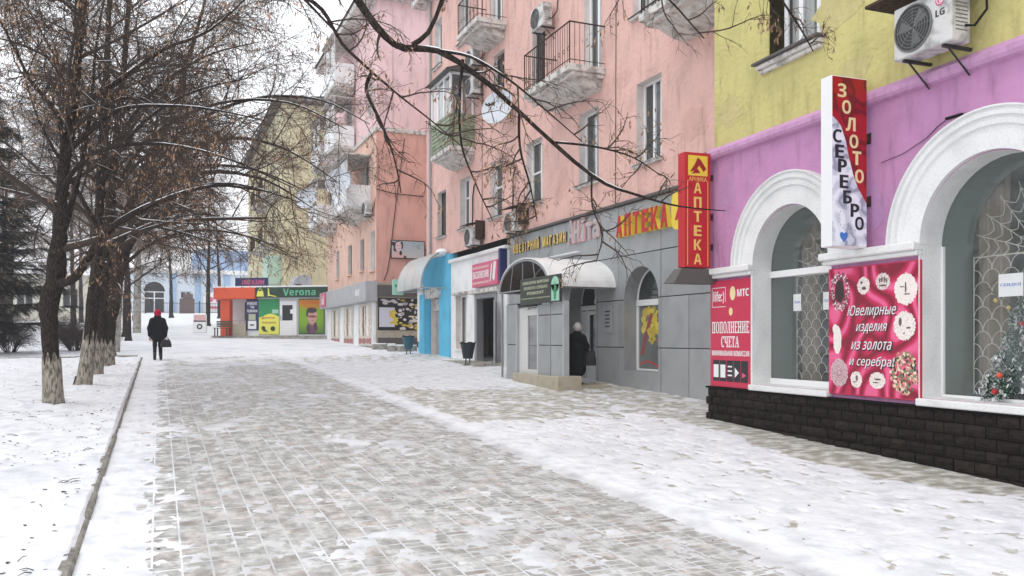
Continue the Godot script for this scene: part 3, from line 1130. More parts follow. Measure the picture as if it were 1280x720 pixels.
func archivolt(c: float, ri: float, ro: float, y0: float, foot: float) -> Sh:
	# moulded profile (radius, projection), swept round the arch
	var d := ro - ri
	var pr := [Vector2(ri - 0.008, -0.06), Vector2(ri - 0.008, 0.055), Vector2(ri + d * 0.52, 0.055), Vector2(ri + d * 0.56, 0.085), Vector2(ri + d * 0.66, 0.092), Vector2(ri + d * 0.69, 0.070), Vector2(ri + d * 0.74, 0.070), Vector2(ri + d * 0.77, 0.105), Vector2(ri + d * 0.86, 0.110), Vector2(ri + d * 0.89, 0.085), Vector2(ri + d * 0.93, 0.085), Vector2(ri + d * 0.96, 0.12), Vector2(ro, 0.12), Vector2(ro, -0.01)]
	var s := Sh.new()
	var N := 48
	for k in N:
		var a0 := PI - PI * k / N
		var a1 := PI - PI * (k + 1) / N
		for i in pr.size() - 1:
			var p: Vector2 = pr[i]
			var q: Vector2 = pr[i + 1]
			s.quad(Vector3(c + p.x * cos(a0), y0 + p.x * sin(a0), p.y), Vector3(c + p.x * cos(a1), y0 + p.x * sin(a1), p.y), Vector3(c + q.x * cos(a1), y0 + q.x * sin(a1), q.y), Vector3(c + q.x * cos(a0), y0 + q.x * sin(a0), q.y))
	return s


func fan_lattice(c: float, w: float, y0: float, spring: float, z: float) -> Sh:
	var s := Sh.new()
	var r := w * 0.5
	var t := 0.0055
	# web in the arch
	var rays := 10
	for k in rays + 1:
		var a := PI * k / rays
		s.bar(Vector3(c, spring, z), Vector3(c + r * cos(a), spring + r * sin(a), z), t, 4)
	for j in range(1, 6):
		var rr := r * j / 5.5
		for k in rays:
			var pts := PackedVector3Array()
			var rad := PackedFloat32Array()
			for m in 5:
				var f := m / 4.0
				var a := PI * (k + f) / rays
				var sag := 1.0 - 0.16 * sin(PI * f)
				pts.push_back(Vector3(c + rr * sag * cos(a), spring + rr * sag * sin(a), z))
				rad.push_back(t)
			s.tube(pts, rad, 4, false)
	# scales below
	var n := int(round(w / 0.235))
	var sw := w / n
	var row := 0
	var y := spring - sw * 0.62
	while y > y0:
		for i in n + 1:
			var cx := c - r + (i + (0.5 if row % 2 == 0 else 0.0)) * sw
			var pts := PackedVector3Array()
			var rad := PackedFloat32Array()
			for m in 9:
				var a := PI * m / 8.0
				var x := cx + cos(a) * sw * 0.5
				if x < c - r - 0.01 or x > c + r + 0.01:
					continue
				pts.push_back(Vector3(x, y + sin(a) * sw * 0.60, z))
				rad.push_back(t)
			s.tube(pts, rad, 4, false)
		y -= sw * 0.60
		row += 1
	for x in [c - r, c, c + r]:
		s.bar(Vector3(x, y0, z), Vector3(x, spring, z), t * 1.4, 4)
	s.bar(Vector3(c - r, spring, z), Vector3(c + r, spring, z), t * 1.6, 4)
	return s


func shop_window(bld: Node3D, A: Array, spring: float, y0: float, transom: bool):
	var c: float = A[0]
	var r: float = A[1]
	# white frame and glass
	var f := Sh.new()
	var z := -0.30
	var w := 0.05
	if transom:
		f.bev(Vector3(c - r, y0, z - 0.05), Vector3(c + r, y0 + 0.09, z + 0.03), 0.008)
	else:
		f.bev(Vector3(c - r, y0, z - 0.04), Vector3(c + r, y0 + 0.035, z + 0.01), 0.006)
		f.bev(Vector3(c - r, y0 + 0.035, z - 0.04), Vector3(c - r + 0.02, spring, z + 0.01), 0.004)
	var win := part(bld, "shop_window", f, M.pvc)
	if transom:
		f = Sh.new()
		f.bev(Vector3(c - r, spring - 0.16, z - 0.05), Vector3(c + r, spring - 0.06, z + 0.03), 0.008)
		part(win, "transom", f, M.pvc)
	var g := Sh.new()
	face(g, c - r, c + r, y0 + 0.02, spring, z - 0.02)
	var N := 24
	for k in N:
		var a0 := PI * k / N
		var a1 := PI * (k + 1) / N
		g.tri(Vector3(c, spring, z - 0.02), Vector3(c + r * cos(a0), spring + r * sin(a0), z - 0.02), Vector3(c + r * cos(a1), spring + r * sin(a1), z - 0.02))
	part(win, "pane", g, M.pane_shop)
	# inner reveal behind the glass
	var t := Sh.new()
	var z2 := -0.80
	var ri := r - 0.001
	t.quad(Vector3(c - ri, y0, z - 0.001), Vector3(c - ri, y0, z2), Vector3(c - ri, spring, z2), Vector3(c - ri, spring, z - 0.001))
	t.quad(Vector3(c + ri, y0, z2), Vector3(c + ri, y0, z - 0.001), Vector3(c + ri, spring, z - 0.001), Vector3(c + ri, spring, z2))
	for k in N:
		var a0 := PI * k / N
		var a1 := PI * (k + 1) / N
		var p := Vector3(c + ri * cos(a0), spring + ri * sin(a0), 0)
		var q := Vector3(c + ri * cos(a1), spring + ri * sin(a1), 0)
		t.quad(p + Vector3(0, 0, z2), p + Vector3(0, 0, z - 0.001), q + Vector3(0, 0, z - 0.001), q + Vector3(0, 0, z2))
	t.quad(Vector3(c - ri, y0 - 0.01, z), Vector3(c + ri, y0 - 0.01, z), Vector3(c + ri, y0 - 0.01, z2), Vector3(c - ri, y0 - 0.01, z2))
	part(win, "inner_reveal", t, M.interior_grey)
	part(win, "lattice", fan_lattice(c, r * 1.86, y0 + 0.03, spring - 0.12, -0.74), M.lattice)
	var cu := Sh.new()
	for sgn in [-1, 1]:
		var n := 22
		for i in n:
			var x0 = c + sgn * (r * 0.99 - r * 0.42 * i / n)
			var x1 = c + sgn * (r * 0.99 - r * 0.42 * (i + 1) / n)
			var za := -0.90 + 0.035 * sin(i * 1.9)
			var zb := -0.90 + 0.035 * sin((i + 1) * 1.9)
			var top := spring + r * 0.9
			if sgn < 0:
				cu.quad(Vector3(x0, y0, za), Vector3(x1, y0, zb), Vector3(x1, top, zb), Vector3(x0, top, za))
			else:
				cu.quad(Vector3(x1, y0, zb), Vector3(x0, y0, za), Vector3(x0, top, za), Vector3(x1, top, zb))
	part(win, "curtain", cu, M.curtain)


func build_violet():
	var f := frame_p
	var yb := 0.40
	var o := thing("jewellery_shop_building", "violet and yellow building with white arched shop windows and dark stone base", "building", f, "", yb)
	var X1 := 11.0
	var spring := 2.95
	var sill := 1.16
	# ground-floor wall
	var s := Sh.new()
	var rv := []
	wall_band(s, 0.0, X1, 1.05, 4.86, [[A1[0] - A1[1], A1[0] + A1[1], sill, spring, 1], [A2[0] - A2[1], A2[0] + A2[1], sill, spring, 1], [A3[0] - A3[1], A3[0] + A3[1], sill, spring, 1]], 0.30, rv)
	shell(s, 0.0, X1, 0.3, 4.86, 9.0)
	part(o, "violet_wall", s, M.violet)
	put_reveals(o, rv, M.white_paint, "window_reveal")
	var room := Sh.new()
	face(room, 0.05, X1 - 0.05, 0.9, 4.8, -3.2)
	room.quad(Vector3(0.05, 1.0, -0.35), Vector3(X1, 1.0, -0.35), Vector3(X1, 1.0, -3.2), Vector3(0.05, 1.0, -3.2))
	room.quad(Vector3(0.05, 4.3, -3.2), Vector3(X1, 4.3, -3.2), Vector3(X1, 4.3, -0.35), Vector3(0.05, 4.3, -0.35))
	room.quad(Vector3(3.6, 1.0, -3.2), Vector3(3.6, 1.0, -0.35), Vector3(3.6, 4.3, -0.35), Vector3(3.6, 4.3, -3.2))
	part(o, "shop_room", room, M.interior_back)
	# upper wall
	var u := Sh.new()
	wall_band(u, 0.12, X1, 4.98, 9.5, [[1.55, 2.66, 6.02, 7.75]], 0.22)
	shell(u, 0.12, X1, 4.98, 9.5, 9.0)
	part(o, "yellow_wall", u, M.yellow_wall)
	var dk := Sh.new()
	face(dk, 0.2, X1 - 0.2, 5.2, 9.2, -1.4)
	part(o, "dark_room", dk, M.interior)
	window(o, 1.62, 2.66, 6.03, 7.75, 0.22, [0.36, 0.72], 0.0, {"curtain": 1, "c0": 0.0, "c1": 0.45, "sill": false, "w": 0.07})
	var sl := Sh.new()
	sl.bev(Vector3(1.32, 5.97, -0.02), Vector3(2.76, 6.01, 0.17), 0.008)
	part(o, "sill_sheet", sl, M.cap)
	sl = Sh.new()
	sl.bev(Vector3(1.36, 5.90, -0.02), Vector3(2.73, 5.968, 0.12), 0.012)
	sl.bev(Vector3(1.39, 5.84, -0.02), Vector3(2.70, 5.90, 0.07), 0.012)
	part(o, "sill", sl, M.old_white)
	# ledge between the floors
	var l := Sh.new()
	l.xf = Transform3D(Basis(Vector3(0, 0, 1), Vector3(0, 1, 0), Vector3(-1, 0, 0)), Vector3(X1, 0, 0))
	l.extrude(PackedVector2Array([Vector2(-0.02, 4.80), Vector2(0.07, 4.82), Vector2(0.10, 4.86), Vector2(0.10, 4.92), Vector2(-0.02, 5.02)]), 0.0, X1 + 0.04)
	part(o, "ledge", l, M.violet_light)
	var lc := Sh.new()
	lc.bev(Vector3(-0.10, 4.88, -0.25), Vector3(0.02, 4.95, 0.14), 0.01)
	part(o, "ledge_end_cap", lc, M.cap)
	# arches
	for A in [A1, A2, A3]:
		part(o, "archivolt", archivolt(A[0], A[1], A[2], spring + 0.02, 0.0), M.white_paint)
	# imposts: a fillet and a cap
	for q in [[-0.05, A1[0] - A1[1] + 0.004], [A1[0] + A1[1] - 0.10, A2[0] - A2[1] + 0.004], [A2[0] + A2[1] - 0.004, A3[0] - A3[1] + 0.004]]:
		var im := Sh.new()
		im.bev(Vector3(q[0], 2.90, -0.02), Vector3(q[1], 3.00, 0.15), 0.015)
		im.bev(Vector3(q[0] + 0.03, 2.84, -0.02), Vector3(q[1] - 0.004, 2.90, 0.10), 0.012)
		part(o, "impost", im, M.white_paint)
	# white pilasters beside the openings
	for q in [[1.165, 1.20], [4.37, 4.38]]:
		var pl := Sh.new()
		pl.bev(Vector3(q[0], sill - 0.05, -0.02), Vector3(q[1] + 0.002, 2.84, 0.055), 0.004)
		part(o, "pilaster", pl, M.white_paint)
	# sills
	for q in [[1.15, 2.87], [4.36, 6.26], [7.54, 9.46]]:
		var si := Sh.new()
		si.bev(Vector3(q[0], 1.07, -0.30), Vector3(q[1], 1.155, 0.10), 0.012)
		part(o, "window_sill", si, M.white_paint)
	shop_window(o, A1, spring, sill, true)
	shop_window(o, A2, spring, sill, false)
	shop_window(o, A3, spring, sill, false)
	# plinth of rough-faced blocks, each its own piece
	var bk := Sh.new()
	bk.box(Vector3(0.01, 0.0, -0.3), Vector3(X1, 1.045, 0.035))
	part(o, "plinth_core", bk, M.mortar)
	rng.seed = 77
	var kinds := []
	for k in 5:
		kinds.append(rough_block(0.254, 0.121, rng.randi()))
	for row in 6:
		var y := 1.045 - 0.134 * (row + 1)
		var off := 0.0 if row % 2 == 0 else -0.135
		var i := 0
		while off + i * 0.27 < 8.1:
			var x := off + i * 0.27
			i += 1
			if x < -0.01:
				var hb := Sh.new()
				hb.bev(Vector3(0, 0.003, 0), Vector3(0.128, 0.131, 0.07), 0.012)
				var h := part(o, "plinth_block", hb, M.plinth)
				h.position += Vector3(0, y, 0.02)
				continue
			var b := part(o, "plinth_block", kinds[rng.randi() % 5], M.plinth if rng.randf() < 0.6 else M.plinth_b)
			b.position += Vector3(x + 0.135, y + 0.067, 0.035)
			b.scale = Vector3(1, 1, rng.randf_range(0.8, 1.25))
	var ct := Sh.new()
	ct.bev(Vector3(-0.02, 1.045, -0.02), Vector3(X1, 1.075, 0.085), 0.006)
	part(o, "plinth_cap", ct, M.mortar)

	# left poster
	var p := thing("phone_top_up_poster", "red poster with white lettering about topping up phone accounts, left of the first arch", "poster", at(f, 0.62, 1.08, 0.02), "", 0.0)
	var ps := Sh.new()
	ps.bev(Vector3(-0.55, 0.0, 0.0), Vector3(0.545, 1.72, 0.025), 0.004)
	part(p, "board", ps, M.ink_crimson)
	var z := 0.027
	var fr := Sh.new()
	for q in [[-0.50, -0.12, 1.60, 1.61], [-0.50, -0.12, 1.29, 1.30], [-0.50, -0.49, 1.29, 1.61], [-0.13, -0.12, 1.37, 1.61]]:
		fr.box(Vector3(q[0], q[2], z - 0.003), Vector3(q[1], q[3], z))
	part(p, "logo_frame", fr, M.ink_white)
	put_letters(p, "lettering", "life:)", "sans", 0.30, 0.20, 0.002, Vector3(-0.31, 1.45, z), M.ink_white)
	put_letters(p, "lettering", "МТС", "sans", 0.30, 0.12, 0.002, Vector3(0.34, 1.50, z), M.ink_white)
	var eg := Sh.new()
	disc(eg, Vector3(0.07, 1.50, z), 0.075, 20, 1.5)
	disc(eg, Vector3(0.02, 1.21, z), 0.05, 16, 1.3)
	part(p, "egg_mark", eg, M.ink_cream)
	put_letters(p, "lettering", "ПОПОЛНЕНИЕ", "serif", 1.0, 0.19, 0.002, Vector3(0.0, 0.96, z), M.ink_white)
	put_letters(p, "lettering", "СЧЕТА", "serif", 0.48, 0.18, 0.002, Vector3(0.0, 0.73, z), M.ink_white)
	put_letters(p, "lettering", "МИНИМАЛЬНАЯ КОМИССИЯ", "sans", 1.0, 0.085, 0.002, Vector3(0.0, 0.545, z), M.ink_white)
	for k in 5:
		var x0 := -0.47 + k * 0.19
		var c := Sh.new()
		c.box(Vector3(x0, 0.09, z - 0.003), Vector3(x0 + 0.175, 0.43, z))
		var card := part(p, "phone_card", c, M.ink_black)
		c = Sh.new()
		if k < 2:
			c.box(Vector3(x0 + 0.02, 0.15, z), Vector3(x0 + 0.155, 0.36, z + 0.002))
			c.box(Vector3(x0 + 0.06, 0.22, z + 0.002), Vector3(x0 + 0.10, 0.30, z + 0.003))
		elif k == 2:
			for j in 3:
				c.box(Vector3(x0 + 0.03, 0.18 + j * 0.07, z), Vector3(x0 + 0.145, 0.205 + j * 0.07, z + 0.002))
		else:
			c.tri(Vector3(x0 + 0.03, 0.16, z + 0.002), Vector3(x0 + 0.14, 0.24 if k == 3 else 0.2, z + 0.002), Vector3(x0 + 0.03, 0.32 if k == 3 else 0.25, z + 0.002))
		part(card, "card_picture", c, M.ink_white if k != 4 else M.ink_pink)

	# satin jewellery poster
	var im := satin_image()
	var pm := StandardMaterial3D.new()
	pm.resource_name = "poster_print"
	pm.albedo_texture = ImageTexture.create_from_image(im)
	pm.roughness = 0.45
	p = thing("jewellery_poster", "crimson satin poster with rings and script lettering between the two arches", "poster", at(f, 3.62, 1.12, 0.045))
	var bd := Sh.new()
	bd.bev(Vector3(-0.765, 0.0, -0.04), Vector3(0.765, 1.67, -0.002), 0.004)
	part(p, "board", bd, M.ink_crimson)
	var pq := Sh.new()
	face(pq, -0.75, 0.75, 0.015, 1.655, 0.0)
	part(p, "print", pq, pm)
	var ly := 1.08
	for q in [["Ювелирные", 0.80, 0.175], ["изделия", 0.50, 0.125], ["из золота", 0.66, 0.105], ["и серебра!", 0.74, 0.155]]:
		var sh := put_letters(p, "lettering_outline", q[0], "plain", q[1] + 0.02, q[2] + 0.018, 0.001, Vector3(0.0 + 0.012, ly - 0.010, 0.0015), M.ink_black, 0.28)
		put_letters(p, "lettering", q[0], "plain", q[1], q[2], 0.001, Vector3(0.0, ly, 0.0035), M.ink_white, 0.28)
		ly -= 0.215

	# blade sign
	build_blade_signs()
	# air conditioner with its mark
	var ac := air_con(at(f, 4.38, 5.06, 0.02), "white air conditioner with round red mark on the yellow wall above the violet ledge", 0.80, 0.60)
	var mk := Sh.new()
	disc(mk, Vector3(0.655, 0.48, 0.424), 0.062, 24)
	part(ac, "round_mark", mk, M.ink_pink)
	var ml := Sh.new()
	ring(ml, Vector3(0.655, 0.48, 0.426), 0.040, 0.004, 18)
	ml.box(Vector3(0.65, 0.455, 0.424), Vector3(0.658, 0.50, 0.428))
	ml.box(Vector3(0.658, 0.455, 0.424), Vector3(0.69, 0.463, 0.428))
	part(ac, "mark_lines", ml, M.ink_white)
	put_letters(ac, "lettering", "LG", "sans", 0.12, 0.075, 0.003, Vector3(0.655, 0.345, 0.423), M.dark_metal)
	var sh2 := Sh.new()
	sh2.box(Vector3(4.05, 5.78, 0.0), Vector3(5.35, 5.815, 0.55))
	single("metal_shelf", sh2, M.rust_metal, "dark metal shelf on the yellow wall above the marked air conditioner", "shelf", f)
	# loose cable and crack on the violet wall
	var cb := Sh.new()
	cb.tube(PackedVector3Array([Vector3(3.75, 4.05, 0.015), Vector3(4.1, 4.09, 0.015), Vector3(4.45, 4.20, 0.015), Vector3(4.62, 4.30, 0.02), Vector3(4.72, 4.34, 0.02)]), PackedFloat32Array([0.004, 0.004, 0.004, 0.006, 0.006]), 5)
	cb.bev(Vector3(4.72, 4.345, 0.0), Vector3(4.95, 4.375, 0.03), 0.006)
	single("loose_cable", cb, M.cable, "thin dark cable hanging along the violet wall above the second arch", "cable", f)
	# papers inside the windows
	for q in [[1.66, 2.27, 0.17, 0.25, "white paper notice behind the first arched window, the left of its pair"], [2.30, 2.27, 0.22, 0.25, "white paper notice behind the first arched window, the right of its pair"], [5.10, 2.32, 0.30, 0.25, "white paper notice behind the second arched window"]]:
		var n := thing("paper_notice", q[4], "notice", at(f, q[0], q[1], -0.345), "paper notices in the arched windows")
		var ns := Sh.new()
		ns.box(Vector3(0, 0, -0.004), Vector3(q[2], q[3], 0))
		part(n, "sheet", ns, M.ink_white)
		put_letters(n, "lettering", "СКИДКИ", "serif", q[2] * 0.84, q[3] * 0.16, 0.001, Vector3(q[2] * 0.5, q[3] * 0.5, 0.001), M.ink_blue)
	build_xmas_tree()
	# leafy plant in the first window
	rng.seed = 14
	var pt := thing("potted_plant", "leafy green plant in a white pot behind the first arched window", "plant", at(f, 2.05, 1.15, -0.98))
	var pot := Sh.new()
	pot.lathe([Vector2(0.001, 0.0), Vector2(0.09, 0.0), Vector2(0.13, 0.2), Vector2(0.115, 0.2), Vector2(0.10, 0.17), Vector2(0.001, 0.17)], 16)
	part(pt, "pot", pot, M.pvc)
	var lv := Sh.new()
	for k in 70:
		var a := rng.randf() * TAU
		var d := Vector3(cos(a), rng.randf_range(0.3, 2.0), sin(a)).normalized()
		var p0 := Vector3(0, 0.2, 0) + d * rng.randf_range(0.05, 0.35)
		var p1 := p0 + (d + Vector3(0, -0.4, 0)).normalized() * rng.randf_range(0.10, 0.20)
		var w := d.cross(Vector3.UP).normalized() * rng.randf_range(0.02, 0.04)
		var mid := p0.lerp(p1, 0.5) + Vector3(0, 0.02, 0)
		lv.tri(p0, mid - w, mid + w)
		lv.tri(mid - w, p1, mid + w)
		if k % 3 == 0:
			lv.bar(Vector3(0, 0.17, 0), p0, 0.004, 4)
	part(pt, "leaves", lv, mat("leaf_green", Color(0.06, 0.14, 0.05), 0.6), "", "stuff")
	# mended plaster
	patches(o, [[0.55, 5.5, 0.35, 0.25], [3.0, 6.3, 0.5, 0.3], [3.3, 5.35, 0.3, 0.2]], M.yellow_wall, Color(0.57, 0.50, 0.235), 0.004)
	patches(o, [[0.45, 4.2, 0.25, 0.3], [3.35, 4.35, 0.3, 0.2], [3.62, 3.5, 0.2, 0.3]], M.violet, Color(0.52, 0.285, 0.50), 0.004)


func patches(o: Node3D, list: Array, like: Material, lin: Color, z: float):
	var m: StandardMaterial3D = like.duplicate()
	m.albedo_color = lin.linear_to_srgb()
	for q in list:
		var poly := PackedVector2Array()
		for k in 14:
			var a := TAU * k / 14
			var r := rng.randf_range(0.75, 1.15)
			poly.push_back(Vector2(q[0] + cos(a) * q[2] * r, q[1] + sin(a) * q[3] * r))
		var s := Sh.new()
		s.extrude(poly, -0.002, z)
		part(o, "plaster_patch", s, m)


func blob(im: Image, cx: float, cy: float, rx: float, ry: float, c: Color, seed_: int, holes := 0.0):
	var nz := FastNoiseLite.new()
	nz.seed = seed_
	nz.frequency = 0.09
	for y in range(int(cy - ry) - 2, int(cy + ry) + 3):
		for x in range(int(cx - rx) - 2, int(cx + rx) + 3):
			if x < 0 or y < 0 or x >= im.get_width() or y >= im.get_height():
				continue
			var d := Vector2((x - cx) / rx, (y - cy) / ry).length() + 0.12 * nz.get_noise_2d(x, y)
			if d < 1.0:
				var k := nz.get_noise_2d(x * 3.0, y * 3.0)
				if k < -0.55 + holes:
					im.set_pixel(x, y, Color(0.35, 0.12, 0.16).lerp(c, 0.25))
				else:
					im.set_pixel(x, y, c.lerp(Color(0.75, 0.68, 0.66), clampf(k * 0.6 + 0.1, 0, 1)))


func satin_image() -> Image:
	var w := 360
	var h := 396
	var im := Image.create(w, h, false, Image.FORMAT_RGB8)
	var nz := FastNoiseLite.new()
	nz.seed = 8
	nz.frequency = 0.004
	nz.domain_warp_enabled = true
	nz.domain_warp_amplitude = 40.0
	nz.fractal_type = FastNoiseLite.FRACTAL_NONE
	nz.domain_warp_fractal_type = FastNoiseLite.DOMAIN_WARP_FRACTAL_NONE
	nz.domain_warp_frequency = 0.004
	for y in h:
		for x in w:
			# dyed folds printed on the poster
			var k := sin(nz.get_noise_2d(x * 1.6, y) * 9.0 + x * 0.016)
			var c := Color(0.74, 0.09, 0.29).lerp(Color(0.90, 0.38, 0.56), smoothstep(-0.1, 1.0, k))
			c = c.lerp(Color(0.52, 0.04, 0.18), smoothstep(-0.2, -1.0, k))
			im.set_pixel(x, y, c)
	var white := Color(0.96, 0.93, 0.90)
	blob(im, 148, 58, 26, 27, white, 1, 0.25)
	blob(im, 226, 50, 28, 26, white, 2, 0.35)
	blob(im, 312, 78, 42, 46, white, 3, 0.05)
	blob(im, 308, 184, 40, 42, white, 4, 0.15)
	blob(im, 36, 225, 18, 46, white, 5, 0.0)
	blob(im, 26, 190, 11, 16, white, 6, 0.0)
	blob(im, 44, 330, 38, 44, Color(0.93, 0.82, 0.84), 7, 0.4)
	blob(im, 118, 348, 24, 26, white, 8, 0.2)
	blob(im, 204, 348, 32, 25, white, 9, 0.2)
	# settings and stones printed on the pale pieces
	for q in [[150, 66, 9, 5], [140, 48, 5, 4], [222, 44, 4, 8], [232, 44, 4, 8], [214, 46, 3, 7], [240, 48, 3, 7], [226, 62, 16, 3], [312, 72, 3, 16], [316, 92, 12, 2], [298, 70, 8, 2], [292, 172, 6, 12], [322, 190, 8, 3], [306, 206, 3, 3], [120, 344, 5, 9], [112, 356, 9, 2], [206, 344, 13, 3], [198, 354, 11, 2]]:
		blob(im, q[0], q[1], q[2], q[3], Color(0.34, 0.26, 0.27), q[0])
	for k in 5:
		for m in 26:
			var a := m * 0.24 + k * 1.3
			blob(im, 44 + cos(a) * (8 + k * 6), 330 + sin(a) * (9 + k * 7), 1.6, 1.6, Color(0.62, 0.42, 0.48), m)
	# jewelled wreath and bouquet: many small stones
	rng.seed = 41
	for k in 230:
		var a := rng.randf() * TAU
		var r := rng.randf_range(0.68, 1.08)
		var px := 46 + cos(a) * 40 * r
		var py := 70 + sin(a) * 58 * r
		blob(im, px, py, rng.randf_range(2.0, 4.5), rng.randf_range(2.0, 4.5), [Color(0.93, 0.9, 0.9), Color(0.55, 0.3, 0.36), Color(0.16, 0.07, 0.1), Color(0.8, 0.62, 0.66)][rng.randi() % 4], k)
	blob(im, 46, 70, 20, 36, Color(0.10, 0.03, 0.05), 12)
	for k in 330:
		var a := rng.randf() * TAU
		var r := sqrt(rng.randf())
		blob(im, 306 + cos(a) * 50 * r, 322 + sin(a) * 62 * r, rng.randf_range(2.5, 6.0), rng.randf_range(2.5, 6.0), [Color(0.93, 0.86, 0.75), Color(0.75, 0.35, 0.38), Color(0.15, 0.10, 0.10), Color(0.42, 0.50, 0.33), Color(0.86, 0.6, 0.5)][rng.randi() % 5], k)
	return im


func build_blade_signs():
	# sign box across the wall: its faces look along the street
	var f := frame_p * Transform3D(Basis(Vector3.UP, PI / 2), Vector3.ZERO)   # x towards the wall's inside, z along the wall
	var t := frame_p * Transform3D(Basis(Vector3.UP, PI / 2), Vector3(3.62, 3.0, 0.66))
	# local x = into the wall (-z of the front), local z = along the front towards the viewer
	var o := thing("gold_and_silver_blade_sign", "tall white box sign, red and silver face, reading gold and silver, across the violet wall", "sign", t)
	var b := Sh.new()
	b.bev(Vector3(0, 0, -0.20), Vector3(0.545, 2.12, 0.0), 0.006)
	part(o, "box", b, M.pvc)
	var im := Image.create(120, 460, false, Image.FORMAT_RGB8)
	var nz := FastNoiseLite.new()
	nz.seed = 3
	nz.frequency = 0.012
	nz.domain_warp_enabled = true
	nz.domain_warp_amplitude = 20.0
	nz.fractal_type = FastNoiseLite.FRACTAL_NONE
	nz.domain_warp_fractal_type = FastNoiseLite.DOMAIN_WARP_FRACTAL_NONE
	for y in 460:
		for x in 120:
			var fy := y / 460.0
			var edge := 0.0
			var rim := [[0.0, 0.0], [0.235, 0.0], [0.255, 0.12], [0.29, 0.25], [0.38, 0.39], [0.48, 0.49], [0.57, 0.60], [0.65, 0.74], [0.73, 0.97], [0.76, 1.05], [1.01, 1.05]]
			for r in rim.size() - 1:
				if fy >= rim[r][0] and fy < rim[r + 1][0]:
					edge = 120.0 * remap(fy, rim[r][0], rim[r + 1][0], rim[r][1], rim[r + 1][1])
			var k := sin(nz.get_noise_2d(x, y) * 4.5 + 0.4)
			if x < edge:
				im.set_pixel(x, y, Color(0.80, 0.81, 0.86).lerp(Color(0.93, 0.93, 0.96), smoothstep(-0.2, 0.9, k)).lerp(Color(0.60, 0.61, 0.68), smoothstep(-0.6, -1.0, k)))
			else:
				im.set_pixel(x, y, Color(0.66, 0.04, 0.10).lerp(Color(0.46, 0.02, 0.07), smoothstep(0.1, 1.0, k)))
	for k in 22:
		var a := TAU * k / 22
		blob(im, 62 + cos(a) * 40, 385 + sin(a) * 34, 2.5, 2.5, Color(0.72, 0.74, 0.78), k)
	var m := StandardMaterial3D.new()
	m.resource_name = "sign_print"
	m.albedo_texture = ImageTexture.create_from_image(im)
	m.roughness = 0.4
	var q := Sh.new()
	face(q, 0.004, 0.541, 0.012, 2.108, 0.002)
	part(o, "print", q, m)
	var gold := "ЗОЛОТО"
	for i in 6:
		put_letters(o, "letter", gold[i], "sans", 0.135 if i != 2 else 0.15, 0.17, 0.004, Vector3([0.153, 0.223, 0.288, 0.338, 0.384, 0.425][i], [1.94, 1.74, 1.53, 1.32, 1.115, 0.89][i], 0.005), M.ink_cream)
	var silver := "СЕРЕБРО"
	for i in 7:
		put_letters(o, "letter", silver[i], "sans", 0.135, 0.165, 0.004, Vector3([0.08, 0.115, 0.16, 0.184, 0.238, 0.353, 0.425][i], [1.37, 1.18, 1.005, 0.81, 0.62, 0.46, 0.30][i], 0.005), M.ink_black)
	var h := Sh.new()
	h.extrude(PackedVector2Array([Vector2(0, -0.075), Vector2(0.055, -0.01), Vector2(0.062, 0.03), Vector2(0.035, 0.055), Vector2(0.0, 0.035), Vector2(-0.035, 0.055), Vector2(-0.062, 0.03), Vector2(-0.055, -0.01)]), 0.0, 0.004)
	var hp := part(o, "heart_mark", h, M.ink_blue)
	hp.position += Vector3(0.18, 0.13, 0.003)
	for y in [0.58, 1.38]:
		var br := Sh.new()
		br.bev(Vector3(0.54, y, -0.13), Vector3(0.67, y + 0.035, -0.07), 0.005)
		br.box(Vector3(0.645, y - 0.05, -0.16), Vector3(0.658, y + 0.085, -0.04))
		part(o, "bracket", br, M.rust_metal)

	t = frame_p * Transform3D(Basis(Vector3.UP, PI / 2), Vector3(0.16, 3.02, 0.60))
	o = thing("pharmacy_blade_sign", "tall red box sign with gold lettering at the left end of the violet wall", "sign", t)
	b = Sh.new()
	b.bev(Vector3(0, 0, -0.20), Vector3(0.50, 1.88, 0.0), 0.008)
	part(o, "box", b, M.ink_red)
	b = Sh.new()
	for x in [0.055, 0.44]:
		b.box(Vector3(x, 0.03, 0.0), Vector3(x + 0.010, 1.42, 0.003))
	part(o, "gold_line", b, M.ink_gold)
	b = Sh.new()
	b.bev(Vector3(0.07, 1.50, 0.0), Vector3(0.44, 1.83, 0.004), 0.002)
	var em := part(o, "emblem", b, M.ink_yellow)
	b = Sh.new()
	b.extrude(PackedVector2Array([Vector2(0.10, 1.56), Vector2(0.19, 1.68), Vector2(0.25, 1.80), Vector2(0.31, 1.76), Vector2(0.41, 1.62), Vector2(0.36, 1.57), Vector2(0.28, 1.67), Vector2(0.20, 1.58)]), 0.003, 0.007)
	b.extrude(PackedVector2Array([Vector2(0.13, 1.53), Vector2(0.30, 1.55), Vector2(0.24, 1.62)]), 0.003, 0.007)
	part(em, "emblem_shape", b, M.ink_red_dark)
	put_letters(o, "lettering", "АРНИКА", "plain", 0.34, 0.07, 0.002, Vector3(0.255, 1.445, 0.002), M.ink_gold)
	for i in 6:
		put_letters(o, "letter", "АПТЕКА"[i], "sans", 0.145, 0.175, 0.004, Vector3(0.25, 1.30 - i * 0.232, 0.003), M.ink_gold)
	for y in [0.35, 0.85, 1.5]:
		var br := Sh.new()
		br.bar(Vector3(0.49, y, -0.1), Vector3(0.62, y, -0.1), 0.016)
		br.bev(Vector3(0.55, y - 0.05, -0.14), Vector3(0.59, y + 0.05, -0.06), 0.006)
		part(o, "bracket", br, M.dark_metal)
	# dark sloping lamp hood under it
	var hd := Sh.new()
	hd.xf = Transform3D(Basis(), Vector3.ZERO)
	var top := [Vector3(-0.06, -0.02, 0.02), Vector3(0.55, -0.02, 0.02), Vector3(0.55, -0.02, -0.22), Vector3(-0.06, -0.02, -0.22)]
